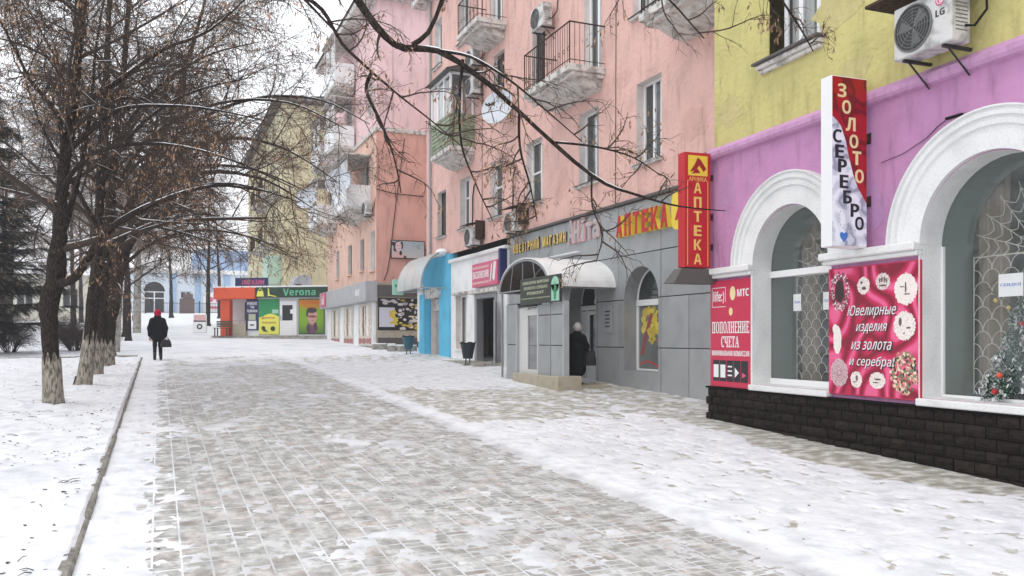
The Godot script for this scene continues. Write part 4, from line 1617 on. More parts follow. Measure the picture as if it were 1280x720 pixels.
	var low := [Vector3(-0.22, -0.26, 0.05), Vector3(0.58, -0.26, 0.05), Vector3(0.58, -0.26, -0.30), Vector3(-0.22, -0.26, -0.30)]
	hd.quad(top[0], top[1], top[2], top[3])
	hd.quad(low[3], low[2], low[1], low[0])
	for i in 4:
		hd.quad(low[i], low[(i + 1) % 4], top[(i + 1) % 4], top[i])
	single("sign_hood", hd, M.cap, "dark brown sloping metal hood just below the tall red sign", "hood", t)


func build_xmas_tree():
	var base := Vector3(5.22, 1.16, -0.55)
	var o := thing("christmas_tree", "christmas tree with silver tinsel behind the second arched window", "christmas tree", at(frame_p, base.x, base.y, base.z))
	rng.seed = 9
	var st := Sh.new()
	st.tube(PackedVector3Array([Vector3(0, 0, 0), Vector3(0, 0.6, 0), Vector3(0, 1.12, 0)]), PackedFloat32Array([0.04, 0.025, 0.008]), 7)
	part(o, "trunk", st, M.bark)
	var nd := Sh.new()
	var ti := Sh.new()
	for k in 150:
		var y := 0.06 + 1.02 * pow(rng.randf(), 1.2)
		var r := (1.18 - y) * 0.34
		var a := rng.randf() * TAU
		var p0 := Vector3(0, y + 0.05, 0)
		var p1 := Vector3(cos(a) * r, y - 0.12 * r, sin(a) * r)
		for m in 7:
			var c := p0.lerp(p1, 0.3 + 0.7 * m / 6.0)
			for j in 4:
				var d := Vector3(rng.randf_range(-1, 1), rng.randf_range(-0.7, 0.7), rng.randf_range(-1, 1)).normalized() * 0.07
				var w := d.cross(Vector3(rng.randf(), rng.randf(), rng.randf())).normalized() * 0.011
				nd.tri(c - w, c + w, c + d)
		if true:
			for m in 24:
				var c := p0.lerp(p1, 0.45 + 0.6 * m / 17.0)
				var d := Vector3(rng.randf_range(-1, 1), rng.randf_range(-0.8, 0.8), rng.randf_range(-1, 1)).normalized() * 0.05
				var w := d.cross(Vector3.UP).normalized() * 0.006
				ti.quad(c - w, c + w, c + d + w, c + d - w)
	part(o, "needles", nd, mat("xmas_green", Color(0.02, 0.06, 0.03), 0.8), "", "stuff")
	part(o, "tinsel", ti, mat("tinsel", Color(0.80, 0.82, 0.84), 0.35, {"metal": 0.25}), "", "stuff")
	for k in 6:
		var y := 0.15 + 0.8 * rng.randf()
		var r := (1.18 - y) * 0.34
		var a := rng.randf_range(0.2, PI - 0.2)
		var b := Sh.new()
		ball(b, Vector3(cos(a) * r, y - 0.05, sin(a) * r), 0.032, 12)
		part(o, "bauble", b, [M.ink_red, M.ink_gold, M.ink_orange][k % 3])
	o = thing("window_garland", "string of small red and gold baubles across the lattice of the second arched window", "garland", at(frame_p, 4.9, 1.5, -0.70))
	var st2 := Sh.new()
	st2.tube(PackedVector3Array([Vector3(-0.25, 0.95, 0), Vector3(0.1, 0.72, 0.01), Vector3(0.35, 1.0, 0), Vector3(0.75, 0.62, 0.01), Vector3(1.1, 0.9, 0)]), PackedFloat32Array([0.003, 0.003, 0.003, 0.003, 0.003]), 4)
	part(o, "string", st2, M.cable)
	var cols := [M.ink_red, M.ink_gold, M.ink_red, M.ink_green, M.ink_gold, M.ink_red, M.ink_gold]
	var ps := [Vector3(0.35, 0.97, 0.01), Vector3(0.05, 0.71, 0.01), Vector3(0.05, 0.40, 0.01), Vector3(0.35, 0.38, 0.01), Vector3(-0.12, 0.80, 0.01), Vector3(0.72, 0.60, 0.01), Vector3(0.2, 0.12, 0.01)]
	for i in 7:
		var b := Sh.new()
		ball(b, ps[i], 0.026, 12)
		part(o, "bauble", b, cols[i])


# ---------------------------------------------------------------- pink block: grey clad, white and blue shop fronts below, flats above
func V(a: float, b: float, lo: float, hi: float, arch := false) -> Array:
	var r := [-b, -a, lo, hi]     # v range to local x
	if arch:
		r.append(1)
	return r


func build_pink():
	var f := frame_g
	var yb := 0.5
	var o := thing("pink_apartment_block", "pink apartment block with grey panelled, white and blue shop fronts at street level", "building", f, "", yb)
	var near := -11.9
	var far := -32.6
	# flats
	var s := Sh.new()
	var rv := []
	wall_band(s, far, near, 5.0, 8.3, [V(30.1, 31.15, 5.78, 7.5), V(27.45, 28.5, 5.78, 7.55), V(24.5, 25.5, 5.78, 7.55), V(21.5, 22.6, 5.78, 7.58), V(18.2, 19.25, 5.78, 7.6), V(15.4, 16.42, 5.78, 7.6)], 0.2, rv)
	wall_band(s, far, near, 8.3, 11.6, [V(28.2, 30.2, 8.45, 10.9), V(24.3, 25.2, 9.15, 10.95), V(21.3, 22.15, 8.5, 10.9), V(18.05, 18.95, 8.42, 10.9), V(15.5, 16.55, 9.15, 10.95)], 0.2, rv)
	wall_band(s, far, near, 11.6, 15.2, [V(27.6, 28.6, 12.4, 14.2), V(24.5, 25.5, 11.8, 14.2), V(21.5, 22.6, 12.4, 14.2), V(18.2, 19.25, 11.8, 14.2), V(15.4, 16.42, 12.4, 14.2), V(30.6, 31.5, 12.4, 14.2)], 0.2, rv)
	shell(s, far, near, 0.6, 15.2, 11.0)
	part(o, "pink_wall", s, M.pink)
	put_reveals(o, rv, M.reveal, "window_reveal")
	var ev := Sh.new()
	ev.bev(Vector3(far - 0.3, 15.2, -11.3), Vector3(near + 0.3, 15.45, 0.55), 0.03)
	part(o, "eaves", ev, M.old_white)
	var rf := Sh.new()
	rf.quad(Vector3(far - 0.4, 15.46, 0.6), Vector3(near + 0.4, 15.46, 0.6), Vector3(near - 2, 18.2, -5.5), Vector3(far + 2, 18.2, -5.5))
	rf.quad(Vector3(near + 0.4, 15.46, -11.4), Vector3(far - 0.4, 15.46, -11.4), Vector3(far + 2, 18.2, -5.5), Vector3(near - 2, 18.2, -5.5))
	rf.tri(Vector3(far - 0.4, 15.46, -11.4), Vector3(far - 0.4, 15.46, 0.6), Vector3(far + 2, 18.2, -5.5))
	rf.tri(Vector3(near + 0.4, 15.46, 0.6), Vector3(near + 0.4, 15.46, -11.4), Vector3(near - 2, 18.2, -5.5))
	part(o, "roof", rf, M.ground_snow)
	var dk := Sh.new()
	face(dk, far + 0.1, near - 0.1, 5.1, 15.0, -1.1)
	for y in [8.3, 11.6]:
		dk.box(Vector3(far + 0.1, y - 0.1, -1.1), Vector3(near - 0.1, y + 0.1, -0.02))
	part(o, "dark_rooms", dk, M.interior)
	# windows of the flats
	window(o, -31.15, -30.1, 5.78, 7.5, 0.18, [0.5], 0.0, {"frame": M.brown_frame, "glass": M.pane_dark})
	window(o, -28.5, -27.45, 5.78, 7.55, 0.2, [0.45], 0.62, {"curtain": 1, "c0": 0.0, "c1": 0.4})
	window(o, -25.5, -24.5, 5.78, 7.55, 0.2, [0.62], 0.55, {"curtain": 1, "c0": 0.7, "c1": 1.0})
	window(o, -22.6, -21.5, 5.78, 7.58, 0.2, [0.6], 0.5, {"curtain": 0})
	window(o, -19.25, -18.2, 5.78, 7.6, 0.2, [0.55], 0.0, {"curtain": 1, "c0": 0.75, "c1": 1.0})
	window(o, -16.42, -15.4, 5.78, 7.6, 0.2, [0.42, 0.71], 0.0, {"curtain": 1, "c0": 0.5, "c1": 1.0, "flash_mat": M.old_white})
	window(o, -25.2, -24.3, 9.15, 10.95, 0.14, [0.5], 0.7, {"frame": M.brown_frame, "glass": M.pane_dark})
	window(o, -22.15, -21.3, 8.5, 10.9, 0.14, [0.5], 0.3, {"frame": M.brown_frame, "glass": M.pane_dark, "sill": false})
	window(o, -18.95, -18.05, 8.42, 10.9, 0.16, [0.55], 0.0, {"sill": false, "curtain": 1, "c0": 0.3, "c1": 1.0, "w": 0.08})
	window(o, -16.55, -15.5, 9.15, 10.95, 0.16, [0.5], 0.0, {"curtain": 1})
	window(o, -30.2, -28.2, 8.45, 10.9, 0.18, [0.4], 0.0, {"sill": false, "frame": M.brown_frame})
	for q in [[27.6, 28.6, 12.4], [24.5, 25.5, 11.8], [21.5, 22.6, 12.4], [18.2, 19.25, 11.8], [15.4, 16.42, 12.4], [30.6, 31.5, 12.4]]:
		window(o, -q[1], -q[0], q[2], 14.2, 0.2, [0.5], 0.0, {"curtain": 1, "sill": q[2] > 12.0})
	# balconies
	balcony(o, -20.6, -17.85, 8.42, 1.0, 1.0)
	balcony(o, -14.7, -12.3, 8.42, 1.0, 1.0)
	balcony(o, -26.0, -24.1, 11.75, 1.0, 1.0)
	var gb: MeshInstance3D = balcony(o, -29.1, -26.95, 8.42, 0.92, 1.0, "closed")
	# glazed-in balcony: boards, windows, little roof
	rng.seed = 12
	for side in 3:
		var len_: float = [2.09, 0.86, 0.86][side]
		var y := 8.44
		while y < 9.42:
			var b := Sh.new()
			b.bev(Vector3(0, 0, -0.02), Vector3(len_, 0.122, 0.022), 0.012)
			var bo := part(gb, "board", b, M.siding if rng.randf() < 0.6 else M.siding_b)
			if side == 0:
				bo.transform = Transform3D(Basis(), Vector3(-29.07, y, 0.88))
			elif side == 1:
				bo.transform = Transform3D(Basis(Vector3.UP, PI / 2), Vector3(-26.985, y, 0.87))
			else:
				bo.transform = Transform3D(Basis(Vector3.UP, -PI / 2), Vector3(-29.065, y, 0.01))
			y += 0.138
	var wf := Sh.new()
	var y0 := 9.42
	var y1 := 10.92
	for x in [-29.06, -28.36, -27.68, -27.0]:
		wf.bev(Vector3(x - 0.04, y0, 0.82), Vector3(x + 0.04, y1, 0.89), 0.006)
	for yy in [y0, y1 - 0.08]:
		wf.bev(Vector3(-29.1, yy, 0.82), Vector3(-26.96, yy + 0.08, 0.885), 0.006)
	for x in [-29.06, -27.0]:
		for zz in [0.03, 0.45]:
			wf.bev(Vector3(x - 0.035, y0, zz), Vector3(x + 0.035, y1, zz + 0.07), 0.006)
		for yy in [y0, y1 - 0.08]:
			wf.bev(Vector3(x - 0.03, yy, 0.0), Vector3(x + 0.03, yy + 0.08, 0.85), 0.006)
	part(gb, "balcony_window", wf, M.pvc)
	for i in 3:
		var p := Sh.new()
		face(p, -29.04 + i * 0.68, -28.38 + i * 0.68, y0 + 0.05, y1 - 0.05, 0.85)
		part(gb, "pane", p, M.pane)
	for x in [-29.06, -27.0]:
		var p := Sh.new()
		p.quad(Vector3(x, y0, 0.85), Vector3(x, y0, 0.02), Vector3(x, y1, 0.02), Vector3(x, y1, 0.85))
		part(gb, "pane", p, M.pane)
	var cu := Sh.new()
	for i in 24:
		var a := -29.0 + i * 0.045
		cu.quad(Vector3(a, y0, 0.72 + 0.02 * sin(i * 1.8)), Vector3(a + 0.045, y0, 0.72 + 0.02 * sin(i * 1.8 + 1.8)), Vector3(a + 0.045, y1, 0.72 + 0.02 * sin(i * 1.8 + 1.8)), Vector3(a, y1, 0.72 + 0.02 * sin(i * 1.8)))
	part(gb, "curtain", cu, M.tulle)
	var br := Sh.new()
	br.quad(Vector3(-29.25, 10.97, 1.08), Vector3(-26.8, 10.97, 1.08), Vector3(-26.8, 11.30, 0.0), Vector3(-29.25, 11.30, 0.0))
	br.quad(Vector3(-29.25, 10.93, 0.0), Vector3(-26.8, 10.93, 0.0), Vector3(-26.8, 10.93, 1.08), Vector3(-29.25, 10.93, 1.08))
	br.quad(Vector3(-29.25, 10.93, 1.08), Vector3(-26.8, 10.93, 1.08), Vector3(-26.8, 10.97, 1.08), Vector3(-29.25, 10.97, 1.08))
	br.tri(Vector3(-26.8, 10.93, 1.08), Vector3(-26.8, 10.93, 0), Vector3(-26.8, 11.3, 0))
	part(gb, "balcony_roof", br, M.cap)
	var pip := Sh.new()
	pip.bar(Vector3(-31.9, 5.0, 0.08), Vector3(-31.9, 15.2, 0.08), 0.055, 8)
	part(o, "drain_pipe", pip, M.band_grey)
	var cbs := Sh.new()
	for q in [[-17.35, 5.0, 15.0], [-26.25, 5.0, 15.0]]:
		cbs.bar(Vector3(q[0], q[1], 0.012), Vector3(q[0] + 0.05, q[2], 0.012), 0.009, 4)
	part(o, "wall_cable", cbs, M.rust_metal)

	patches(o, [[-14.2, 6.2, 0.5, 0.35], [-20.2, 6.0, 0.4, 0.5], [-17.0, 7.9, 0.4, 0.2], [-24.0, 5.5, 0.3, 0.25], [-13.6, 7.6, 0.3, 0.3], [-29.6, 6.0, 0.3, 0.4]], M.pink, Color(0.73, 0.46, 0.40), 0.004)
	build_clad(o)
	build_white_shop(o)
	build_blue_shop(o)

	# units and dish on the front
	air_con(at(f, -26.85, 4.98, 0.0), "old air conditioner under a rusty hood above the white shop front", 0.75, 0.58, true)
	air_con(at(f, -23.3, 5.02, 0.0), "air conditioner under a dark hood above the left end of the grey panels", 0.78, 0.58, true)
	air_con(at(f, -26.75, 10.0, 0.0), "air conditioner right of the green glazed balcony, the lower of two", 0.72, 0.58)
	air_con(at(f, -26.75, 10.95, 0.0), "air conditioner right of the green glazed balcony, the upper of two", 0.72, 0.58)
	air_con(at(f, -21.35, 10.35, 0.0), "air conditioner high on the pink wall over the left end of the iron railed balcony", 0.80, 0.62)
	dish(at(f, -23.85, 8.9, 0.0), 0.55, Vector3(0.55, 0.25, 0.8), "pale blue satellite dish on the pink wall right of the green glazed balcony", M.dish)
	for q in [[-26.95, 5.70, 7.1, "thin dark pipe rising from the air conditioner above the white shop"], [-23.4, 5.72, 7.0, "thick dark hose curving up from the air conditioner above the grey panels"]]:
		var h := Sh.new()
		h.tube(PackedVector3Array([Vector3(q[0], q[1], 0.10), Vector3(q[0] - 0.06, q[1] + 0.5, 0.06), Vector3(q[0] - 0.10, q[1] + 1.0, 0.05), Vector3(q[0] - 0.02, q[2], 0.03), Vector3(q[0] + 0.08, q[2] + 0.12, -0.02)]), PackedFloat32Array([0.022, 0.024, 0.024, 0.022, 0.02]), 6)
		single("drain_hose", h, M.cable, q[3], "hose", f, "")


func build_clad(o: Node3D):
	var far := -23.9
	var near := -11.9
	var door := V(18.35, 19.8, 0.55, 2.76, true)
	var win := V(15.52, 16.97, 1.13, 2.76, true)
	# backing wall with the openings and their deep reveals
	var s := Sh.new()
	var rv := []
	wall_band(s, far, near, 0.3, 5.0, [door.duplicate(), win.duplicate()], 0.36, rv)
	s.xf = Transform3D()
	for i in s.v.size():
		s.v[i] += Vector3(0, 0, -0.03)
	part(o, "panel_backing", s, M.cladding_gap)
	put_reveals(o, rv, M.cladding, "arch_reveal")
	var holes := []
	for q in [door, win]:
		var poly := PackedVector2Array([Vector2(q[0], q[2]), Vector2(q[1], q[2])])
		var r: float = (q[1] - q[0]) * 0.5
		for k in 25:
			var a := PI * k / 24
			poly.push_back(Vector2((q[0] + q[1]) * 0.5 + r * cos(a), q[3] + r * sin(a)))
		holes.append(poly)
	var colx := [23.88, 22.6, 21.7, 20.8, 20.0, 18.25, 17.23, 15.42, 13.3, 11.9]
	var rowy := [0.42, 1.66, 2.76, 3.78, 4.96]
	rng.seed = 21
	for r in 4:
		var cx := colx.duplicate()
		if r < 2:
			cx.insert(8, 14.39)
		for i in cx.size() - 1:
			var g := 0.010
			var x0: float = -cx[i] + g
			var x1: float = -cx[i + 1] - g
			var y0: float = rowy[r] + g
			var y1: float = rowy[r + 1] - g
			var pieces := [PackedVector2Array([Vector2(x0, y0), Vector2(x1, y0), Vector2(x1, y1), Vector2(x0, y1)])]
			for h in holes:
				var next := []
				for p in pieces:
					for c in Geometry2D.clip_polygons(p, h):
						if not Geometry2D.is_polygon_clockwise(c):
							next.append(c)
				pieces = next
			for p in pieces:
				var b := Sh.new()
				if p.size() == 4:
					var pa: Vector2 = p[0].min(p[1]).min(p[2]).min(p[3])
					var pb: Vector2 = p[0].max(p[1]).max(p[2]).max(p[3])
					b.bev(Vector3(pa.x, pa.y, -0.03), Vector3(pb.x, pb.y, 0.002 * rng.randf()), 0.006)
				else:
					b.extrude(p, -0.03, 0.001)
				part(o, "panel", b, M.cladding if rng.randf() < 0.55 else M.cladding_b)
	var cp := Sh.new()
	cp.bev(Vector3(far - 0.03, 4.965, -0.05), Vector3(near, 5.03, 0.09), 0.008)
	part(o, "coping", cp, M.cap)
	# arched window with its dressing
	var c: float = (win[0] + win[1]) * 0.5
	var rr: float = (win[1] - win[0]) * 0.5
	var fr := Sh.new()
	var z := -0.34
	fr.bev(Vector3(win[0], 1.13, z - 0.05), Vector3(win[1], 1.17, z + 0.01), 0.005)
	fr.bev(Vector3(win[0], 2.62, z - 0.05), Vector3(win[1], 2.76, z + 0.015), 0.006)
	fr.bev(Vector3(win[0], 1.17, z - 0.05), Vector3(win[0] + 0.04, 2.62, z + 0.01), 0.005)
	fr.bev(Vector3(win[1] - 0.04, 1.17, z - 0.05), Vector3(win[1], 2.62, z + 0.01), 0.005)
	ring_half(fr, Vector3(c, 2.76, z - 0.02), rr - 0.02, 0.022)
	var w := part(o, "arched_window", fr, M.pvc)
	var g2 := Sh.new()
	face(g2, win[0], win[1], 1.15, 2.76, z - 0.03)
	half_disc(g2, Vector3(c, 2.76, z - 0.03), rr)
	part(w, "pane", g2, M.pane_shop)
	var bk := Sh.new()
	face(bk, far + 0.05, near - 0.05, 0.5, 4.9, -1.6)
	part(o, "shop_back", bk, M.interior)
	# print on the window: yellow flowers, red ribbon, small notices
	var im := Image.create(150, 160, true, Image.FORMAT_RGB8)
	im.fill(Color(0.42, 0.43, 0.42))
	rng.seed = 5
	for k in 46:
		blob(im, rng.randf_range(10, 120), rng.randf_range(2, 70) , rng.randf_range(5, 13), rng.randf_range(5, 13), [Color(0.93, 0.82, 0.10), Color(0.86, 0.72, 0.05), Color(0.95, 0.88, 0.25)][k % 3], k)
	for k in 20:
		blob(im, 12 + k * 2.2, 120 - k * 5.0, 8, 7, Color(0.60, 0.05, 0.06), k + 60)
		blob(im, 105 + rng.randf_range(-18, 30), 20 + rng.randf_range(-15, 30), 6, 6, Color(0.30, 0.05, 0.05), k + 90)
	for k in 12:
		blob(im, 60 + rng.randf_range(-20, 20), 60 + k * 3, 6, 5, Color(0.88, 0.76, 0.08), k + 120)
		blob(im, 110 + rng.randf_range(-26, 26), 88 + rng.randf_range(-12, 12), 7, 5, Color(0.80, 0.45, 0.48), k + 150)
	for k in 26:
		blob(im, k * 6.0, 150 - 8.0 * sin(k * 0.25), 5, 3, Color(0.80, 0.12, 0.14), k + 180)
	var m := StandardMaterial3D.new()
	m.resource_name = "window_print"
	m.albedo_texture = ImageTexture.create_from_image(im)
	m.roughness = 0.3
	var pr := Sh.new()
	face(pr, win[0] + 0.05, win[1] - 0.05, 1.18, 2.61, z - 0.045)
	var fp := thing("flower_window_poster", "window poster of yellow flowers and red ribbon in the arched window of the grey front", "poster", at(frame_g, c, 1.18, z - 0.045))
	var pq := Sh.new()
	face(pq, -rr + 0.05, rr - 0.05, 0.0, 1.43, 0.0)
	part(fp, "print", pq, m)
	var yl := Sh.new()
	yl.bev(Vector3(c + 0.22, 2.86, z - 0.06), Vector3(c + 0.44, 3.22, z - 0.045), 0.004)
	var ys := thing("yellow_window_sign", "small yellow sign in the top of the arched window of the grey front", "sign", at(frame_g, c + 0.33, 2.86, z - 0.045))
	var yb2 := Sh.new()
	yb2.bev(Vector3(-0.13, 0, -0.012), Vector3(0.13, 0.38, 0), 0.004)
	part(ys, "board", yb2, M.ink_yellow)
	var yt := Sh.new()
	yt.extrude(PackedVector2Array([Vector2(-0.06, 0.1), Vector2(0.08, 0.14), Vector2(0.0, 0.26)]), 0.0, 0.004)
	part(ys, "mark", yt, M.ink_red_dark)

	# arched doorway
	c = (door[0] + door[1]) * 0.5
	rr = (door[1] - door[0]) * 0.5
	fr = Sh.new()
	fr.bev(Vector3(door[0], 2.60, z - 0.05), Vector3(door[1], 2.72, z + 0.015), 0.006)
	ring_half(fr, Vector3(c, 2.76, z - 0.02), rr - 0.02, 0.022)
	for x in [door[0], c - 0.42, c + 0.36]:
		fr.bev(Vector3(x, 0.55, z - 0.05), Vector3(x + 0.07, 2.6, z + 0.01), 0.006)
	fr.bev(Vector3(door[1] - 0.07, 0.55, z - 0.05), Vector3(door[1], 2.6, z + 0.01), 0.006)
	var d := part(o, "door_frame", fr, M.pvc_worn)
	g2 = Sh.new()
	half_disc(g2, Vector3(c, 2.76, z - 0.03), rr)
	part(d, "pane", g2, M.pane_dark)
	var dr := Sh.new()
	dr.bev(Vector3(c - 0.35, 0.80, z - 0.04), Vector3(c + 0.36, 1.45, z), 0.006)
	dr.bev(Vector3(c - 0.35, 1.45, z - 0.04), Vector3(c - 0.24, 2.58, z), 0.006)
	dr.bev(Vector3(c + 0.25, 1.45, z - 0.04), Vector3(c + 0.36, 2.58, z), 0.006)
	dr.bev(Vector3(c - 0.24, 2.48, z - 0.04), Vector3(c + 0.25, 2.58, z), 0.006)
	dr.bev(Vector3(c + 0.43, 0.80, z - 0.04), Vector3(door[1] - 0.07, 2.58, z), 0.006)
	dr.bev(Vector3(door[0] + 0.07, 0.80, z - 0.04), Vector3(c - 0.42, 2.58, z), 0.006)
	var leaf := part(o, "door", dr, M.pvc_worn)
	g2 = Sh.new()
	face(g2, c - 0.24, c + 0.25, 1.45, 2.48, z - 0.02)
	part(leaf, "pane", g2, M.pane_dark)
	var hd := Sh.new()
	hd.tube(PackedVector3Array([Vector3(c + 0.30, 1.75, z), Vector3(c + 0.30, 1.75, z + 0.06), Vector3(c + 0.20, 1.75, z + 0.06)]), PackedFloat32Array([0.012, 0.012, 0.012]), 6)
	part(leaf, "handle", hd, M.grey_metal)
	var st := Sh.new()
	st.bev(Vector3(-19.9, 0.5, -0.35), Vector3(-17.6, 0.80, 0.35), 0.015)
	part(o, "door_step", st, M.tan_concrete)
	# white notice plate by the door
	var np := Sh.new()
	np.bev(Vector3(-17.95, 2.0, 0.005), Vector3(-17.5, 2.62, 0.02), 0.004)
	var nt := thing("door_notice_board", "grey notice plate on the panels right of the arched door", "notice", at(frame_g, -17.72, 2.0, 0.005))
	np = Sh.new()
	np.bev(Vector3(-0.22, 0, 0), Vector3(0.22, 0.66, 0.018), 0.004)
	part(nt, "plate", np, M.band_grey)
	np = Sh.new()
	for k in 5:
		np.box(Vector3(-0.12, 0.14 + k * 0.09, 0.018), Vector3(0.12 - 0.03 * (k % 2), 0.17 + k * 0.09, 0.020))
	part(nt, "print", np, M.cladding_gap)

	# screen wall under the canopy, parallel to the front, with a glazed door
	var zs := 1.71
	var sc := Sh.new()
	sc.box(Vector3(-19.98, 0.75, zs - 0.10), Vector3(-19.32, 2.74, zs - 0.02))
	sc.box(Vector3(-18.04, 0.75, zs - 0.10), Vector3(-16.66, 2.66, zs - 0.02))
	sc.box(Vector3(-19.32, 2.64, zs - 0.10), Vector3(-18.04, 2.70, zs - 0.02))
	var screen := part(o, "entrance_screen", sc, M.cladding_gap)
	for q in [[-19.98, -19.32, 0.8, 1.70], [-19.98, -19.32, 1.72, 2.72], [-18.04, -17.34, 0.8, 1.70], [-18.04, -17.34, 1.72, 2.40], [-18.04, -17.34, 2.42, 2.66], [-17.32, -16.70, 0.8, 1.70], [-17.32, -16.70, 1.72, 2.40], [-17.32, -16.70, 2.42, 2.66]]:
		var b := Sh.new()
		b.bev(Vector3(q[0] + 0.006, q[2], zs - 0.02), Vector3(q[1] - 0.006, q[3], zs + 0.008), 0.005)
		part(screen, "panel", b, M.cladding if q[0] < -17.5 else M.cladding_b)
	var po := Sh.new()
	po.bev(Vector3(-16.70, 0.75, zs - 0.12), Vector3(-16.63, 2.70, zs + 0.02), 0.006)
	po.bev(Vector3(-19.34, 0.75, zs - 0.10), Vector3(-19.27, 2.70, zs + 0.02), 0.006)
	part(screen, "post", po, M.band_grey)
	var sd := Sh.new()
	sd.bev(Vector3(-19.27, 0.78, zs - 0.08), Vector3(-18.80, 2.62, zs - 0.05), 0.006)
	sd.bev(Vector3(-18.78, 0.78, zs - 0.08), Vector3(-18.70, 2.62, zs - 0.02), 0.006)
	sd.bev(Vector3(-18.14, 0.78, zs - 0.08), Vector3(-18.06, 2.62, zs - 0.02), 0.006)
	sd.bev(Vector3(-18.70, 0.78, zs - 0.08), Vector3(-18.14, 1.12, zs - 0.02), 0.006)
	sd.bev(Vector3(-18.70, 2.42, zs - 0.08), Vector3(-18.14, 2.56, zs - 0.01), 0.006)
	var sdo := part(screen, "screen_door", sd, M.pvc_worn)
	g2 = Sh.new()
	face(g2, -18.70, -18.14, 1.12, 2.42, zs - 0.05)
	part(screen, "pane", g2, M.pane_dark)
	# tan kerb wall in front
	var kw := Sh.new()
	kw.bev(Vector3(-19.2, 0.5, zs + 0.02), Vector3(-16.62, 1.02, zs + 0.16), 0.012)
	kw.bev(Vector3(-16.95, 0.45, zs - 0.42), Vector3(-16.60, 1.03, zs + 0.18), 0.012)
	part(o, "entrance_kerb", kw, M.tan_concrete)
	var lp := Sh.new()
	lp.bev(Vector3(-20.0, 0.45, 0.36), Vector3(-16.9, 0.79, zs - 0.02), 0.012)
	part(o, "entrance_landing", lp, M.tan_concrete)
	# barrel canopy
	var can := Sh.new()
	var cx := -18.87
	var hw := 1.52
	var N := 20
	var rise := 0.74
	for k in N:
		var a0 := PI * k / N
		var a1 := PI * (k + 1) / N
		var p := Vector3(cx + hw * cos(a0), 3.10 + rise * sin(a0), 0)
		var q := Vector3(cx + hw * cos(a1), 3.10 + rise * sin(a1), 0)
		var zf := Vector3(0, 0, 1.75)
		var dn := Vector3(0, -0.03, 0)
		can.quad(q, q + zf, p + zf, p)
		can.quad(p + dn, p + zf + dn, q + zf + dn, q + dn)
		can.quad(q + zf + dn, p + zf + dn, p + zf, q + zf)
	var cp2 := part(o, "canopy", can, M.sheet_white)
	var inn := Sh.new()
	for k in N:
		var a0 := PI * k / N
		var a1 := PI * (k + 1) / N
		var p := Vector3(cx + (hw - 0.03) * cos(a0), 3.06 + rise * sin(a0), 0)
		var q := Vector3(cx + (hw - 0.03) * cos(a1), 3.06 + rise * sin(a1), 0)
		var zf := Vector3(0, 0, 1.73)
		inn.quad(p, p + zf, q + zf, q)
	part(cp2, "lining", inn, M.sheet_brown)
	var rib := Sh.new()
	for zz in [0.05, 0.9, 1.74]:
		var pts := PackedVector3Array()
		var rad := PackedFloat32Array()
		for k in 17:
			var a := PI * k / 16
			pts.push_back(Vector3(cx + (hw - 0.04) * cos(a), 3.05 + (rise - 0.02) * sin(a), zz))
			rad.push_back(0.025)
		rib.tube(pts, rad, 6)
	for x in [cx - hw + 0.05, cx + hw - 0.05]:
		rib.bar(Vector3(x, 3.05, 0), Vector3(x, 3.05, 1.74), 0.025)
		rib.bar(Vector3(x, 0.8, 1.68), Vector3(x, 3.05, 1.68), 0.03)
	rib.bar(Vector3(cx - hw, 3.05, 1.74), Vector3(cx + hw, 3.05, 1.74), 0.02)
	for k in 3:
		rib.bar(Vector3(cx - 0.8 + k * 0.8, 3.05, 1.74), Vector3(cx - 0.6 + k * 0.6, 3.05 + rise * 0.9, 1.74), 0.012)
	part(cp2, "canopy_frame", rib, M.grey_metal)
	# dark price board under the canopy
	var gs := thing("green_black_sign_board", "dark green board with pale lettering hanging under the white barrel canopy", "sign", at(frame_g, -17.75, 2.68, zs + 0.05))
	var gb := Sh.new()
	gb.bev(Vector3(-1.12, 0, 0), Vector3(1.10, 0.62, 0.05), 0.008)
	part(gs, "board", gb, M.ink_sign)
	for k in 4:
		put_letters(gs, "lettering", ["ЮВЕЛІРНІ ВИРОБИ", "ЗОЛОТО СРІБЛО", "РЕМОНТ", "ГОДИННИКИ ПОДАРУНКИ"][k], "sans", [1.45, 1.35, 0.95, 1.6][k], 0.072 if k < 3 else 0.04, 0.003, Vector3(-0.22, 0.51 - k * 0.125, 0.052), M.ink_olive)
	gb = Sh.new()
	gb.bev(Vector3(0.66, 0.03, 0.05), Vector3(1.06, 0.40, 0.056), 0.003)
	disc(gb, Vector3(0.86, 0.40, 0.056), 0.2, 20, 0.9)
	var lg := part(gs, "leaf_mark", gb, M.ink_mint)
	gb = Sh.new()
	gb.extrude(PackedVector2Array([Vector2(0.80, 0.06), Vector2(0.90, 0.06), Vector2(0.94, 0.30), Vector2(0.86, 0.46), Vector2(0.79, 0.28)]), 0.056, 0.060)
	part(lg, "leaf", gb, M.ink_green)
	# light strip
	var ls := Sh.new()
	ls.bev(Vector3(-21.6, 4.06, 0.03), Vector3(-19.1, 4.10, 0.16), 0.01)
	single("light_strip", ls, M.lamp_strip, "thin white strip shelf on the grey panels between canopy and gold letters", "shelf", frame_g)

	# raised letters along the grey band, one mesh each
	var t := thing("jewellery_shop_lettering", "small raised gold letters along the top of the grey panels", "sign", at(frame_g, -21.65, 4.42, 0.0))
	var word := "ЮВЕЛІРНИЙ МАГАЗИН"
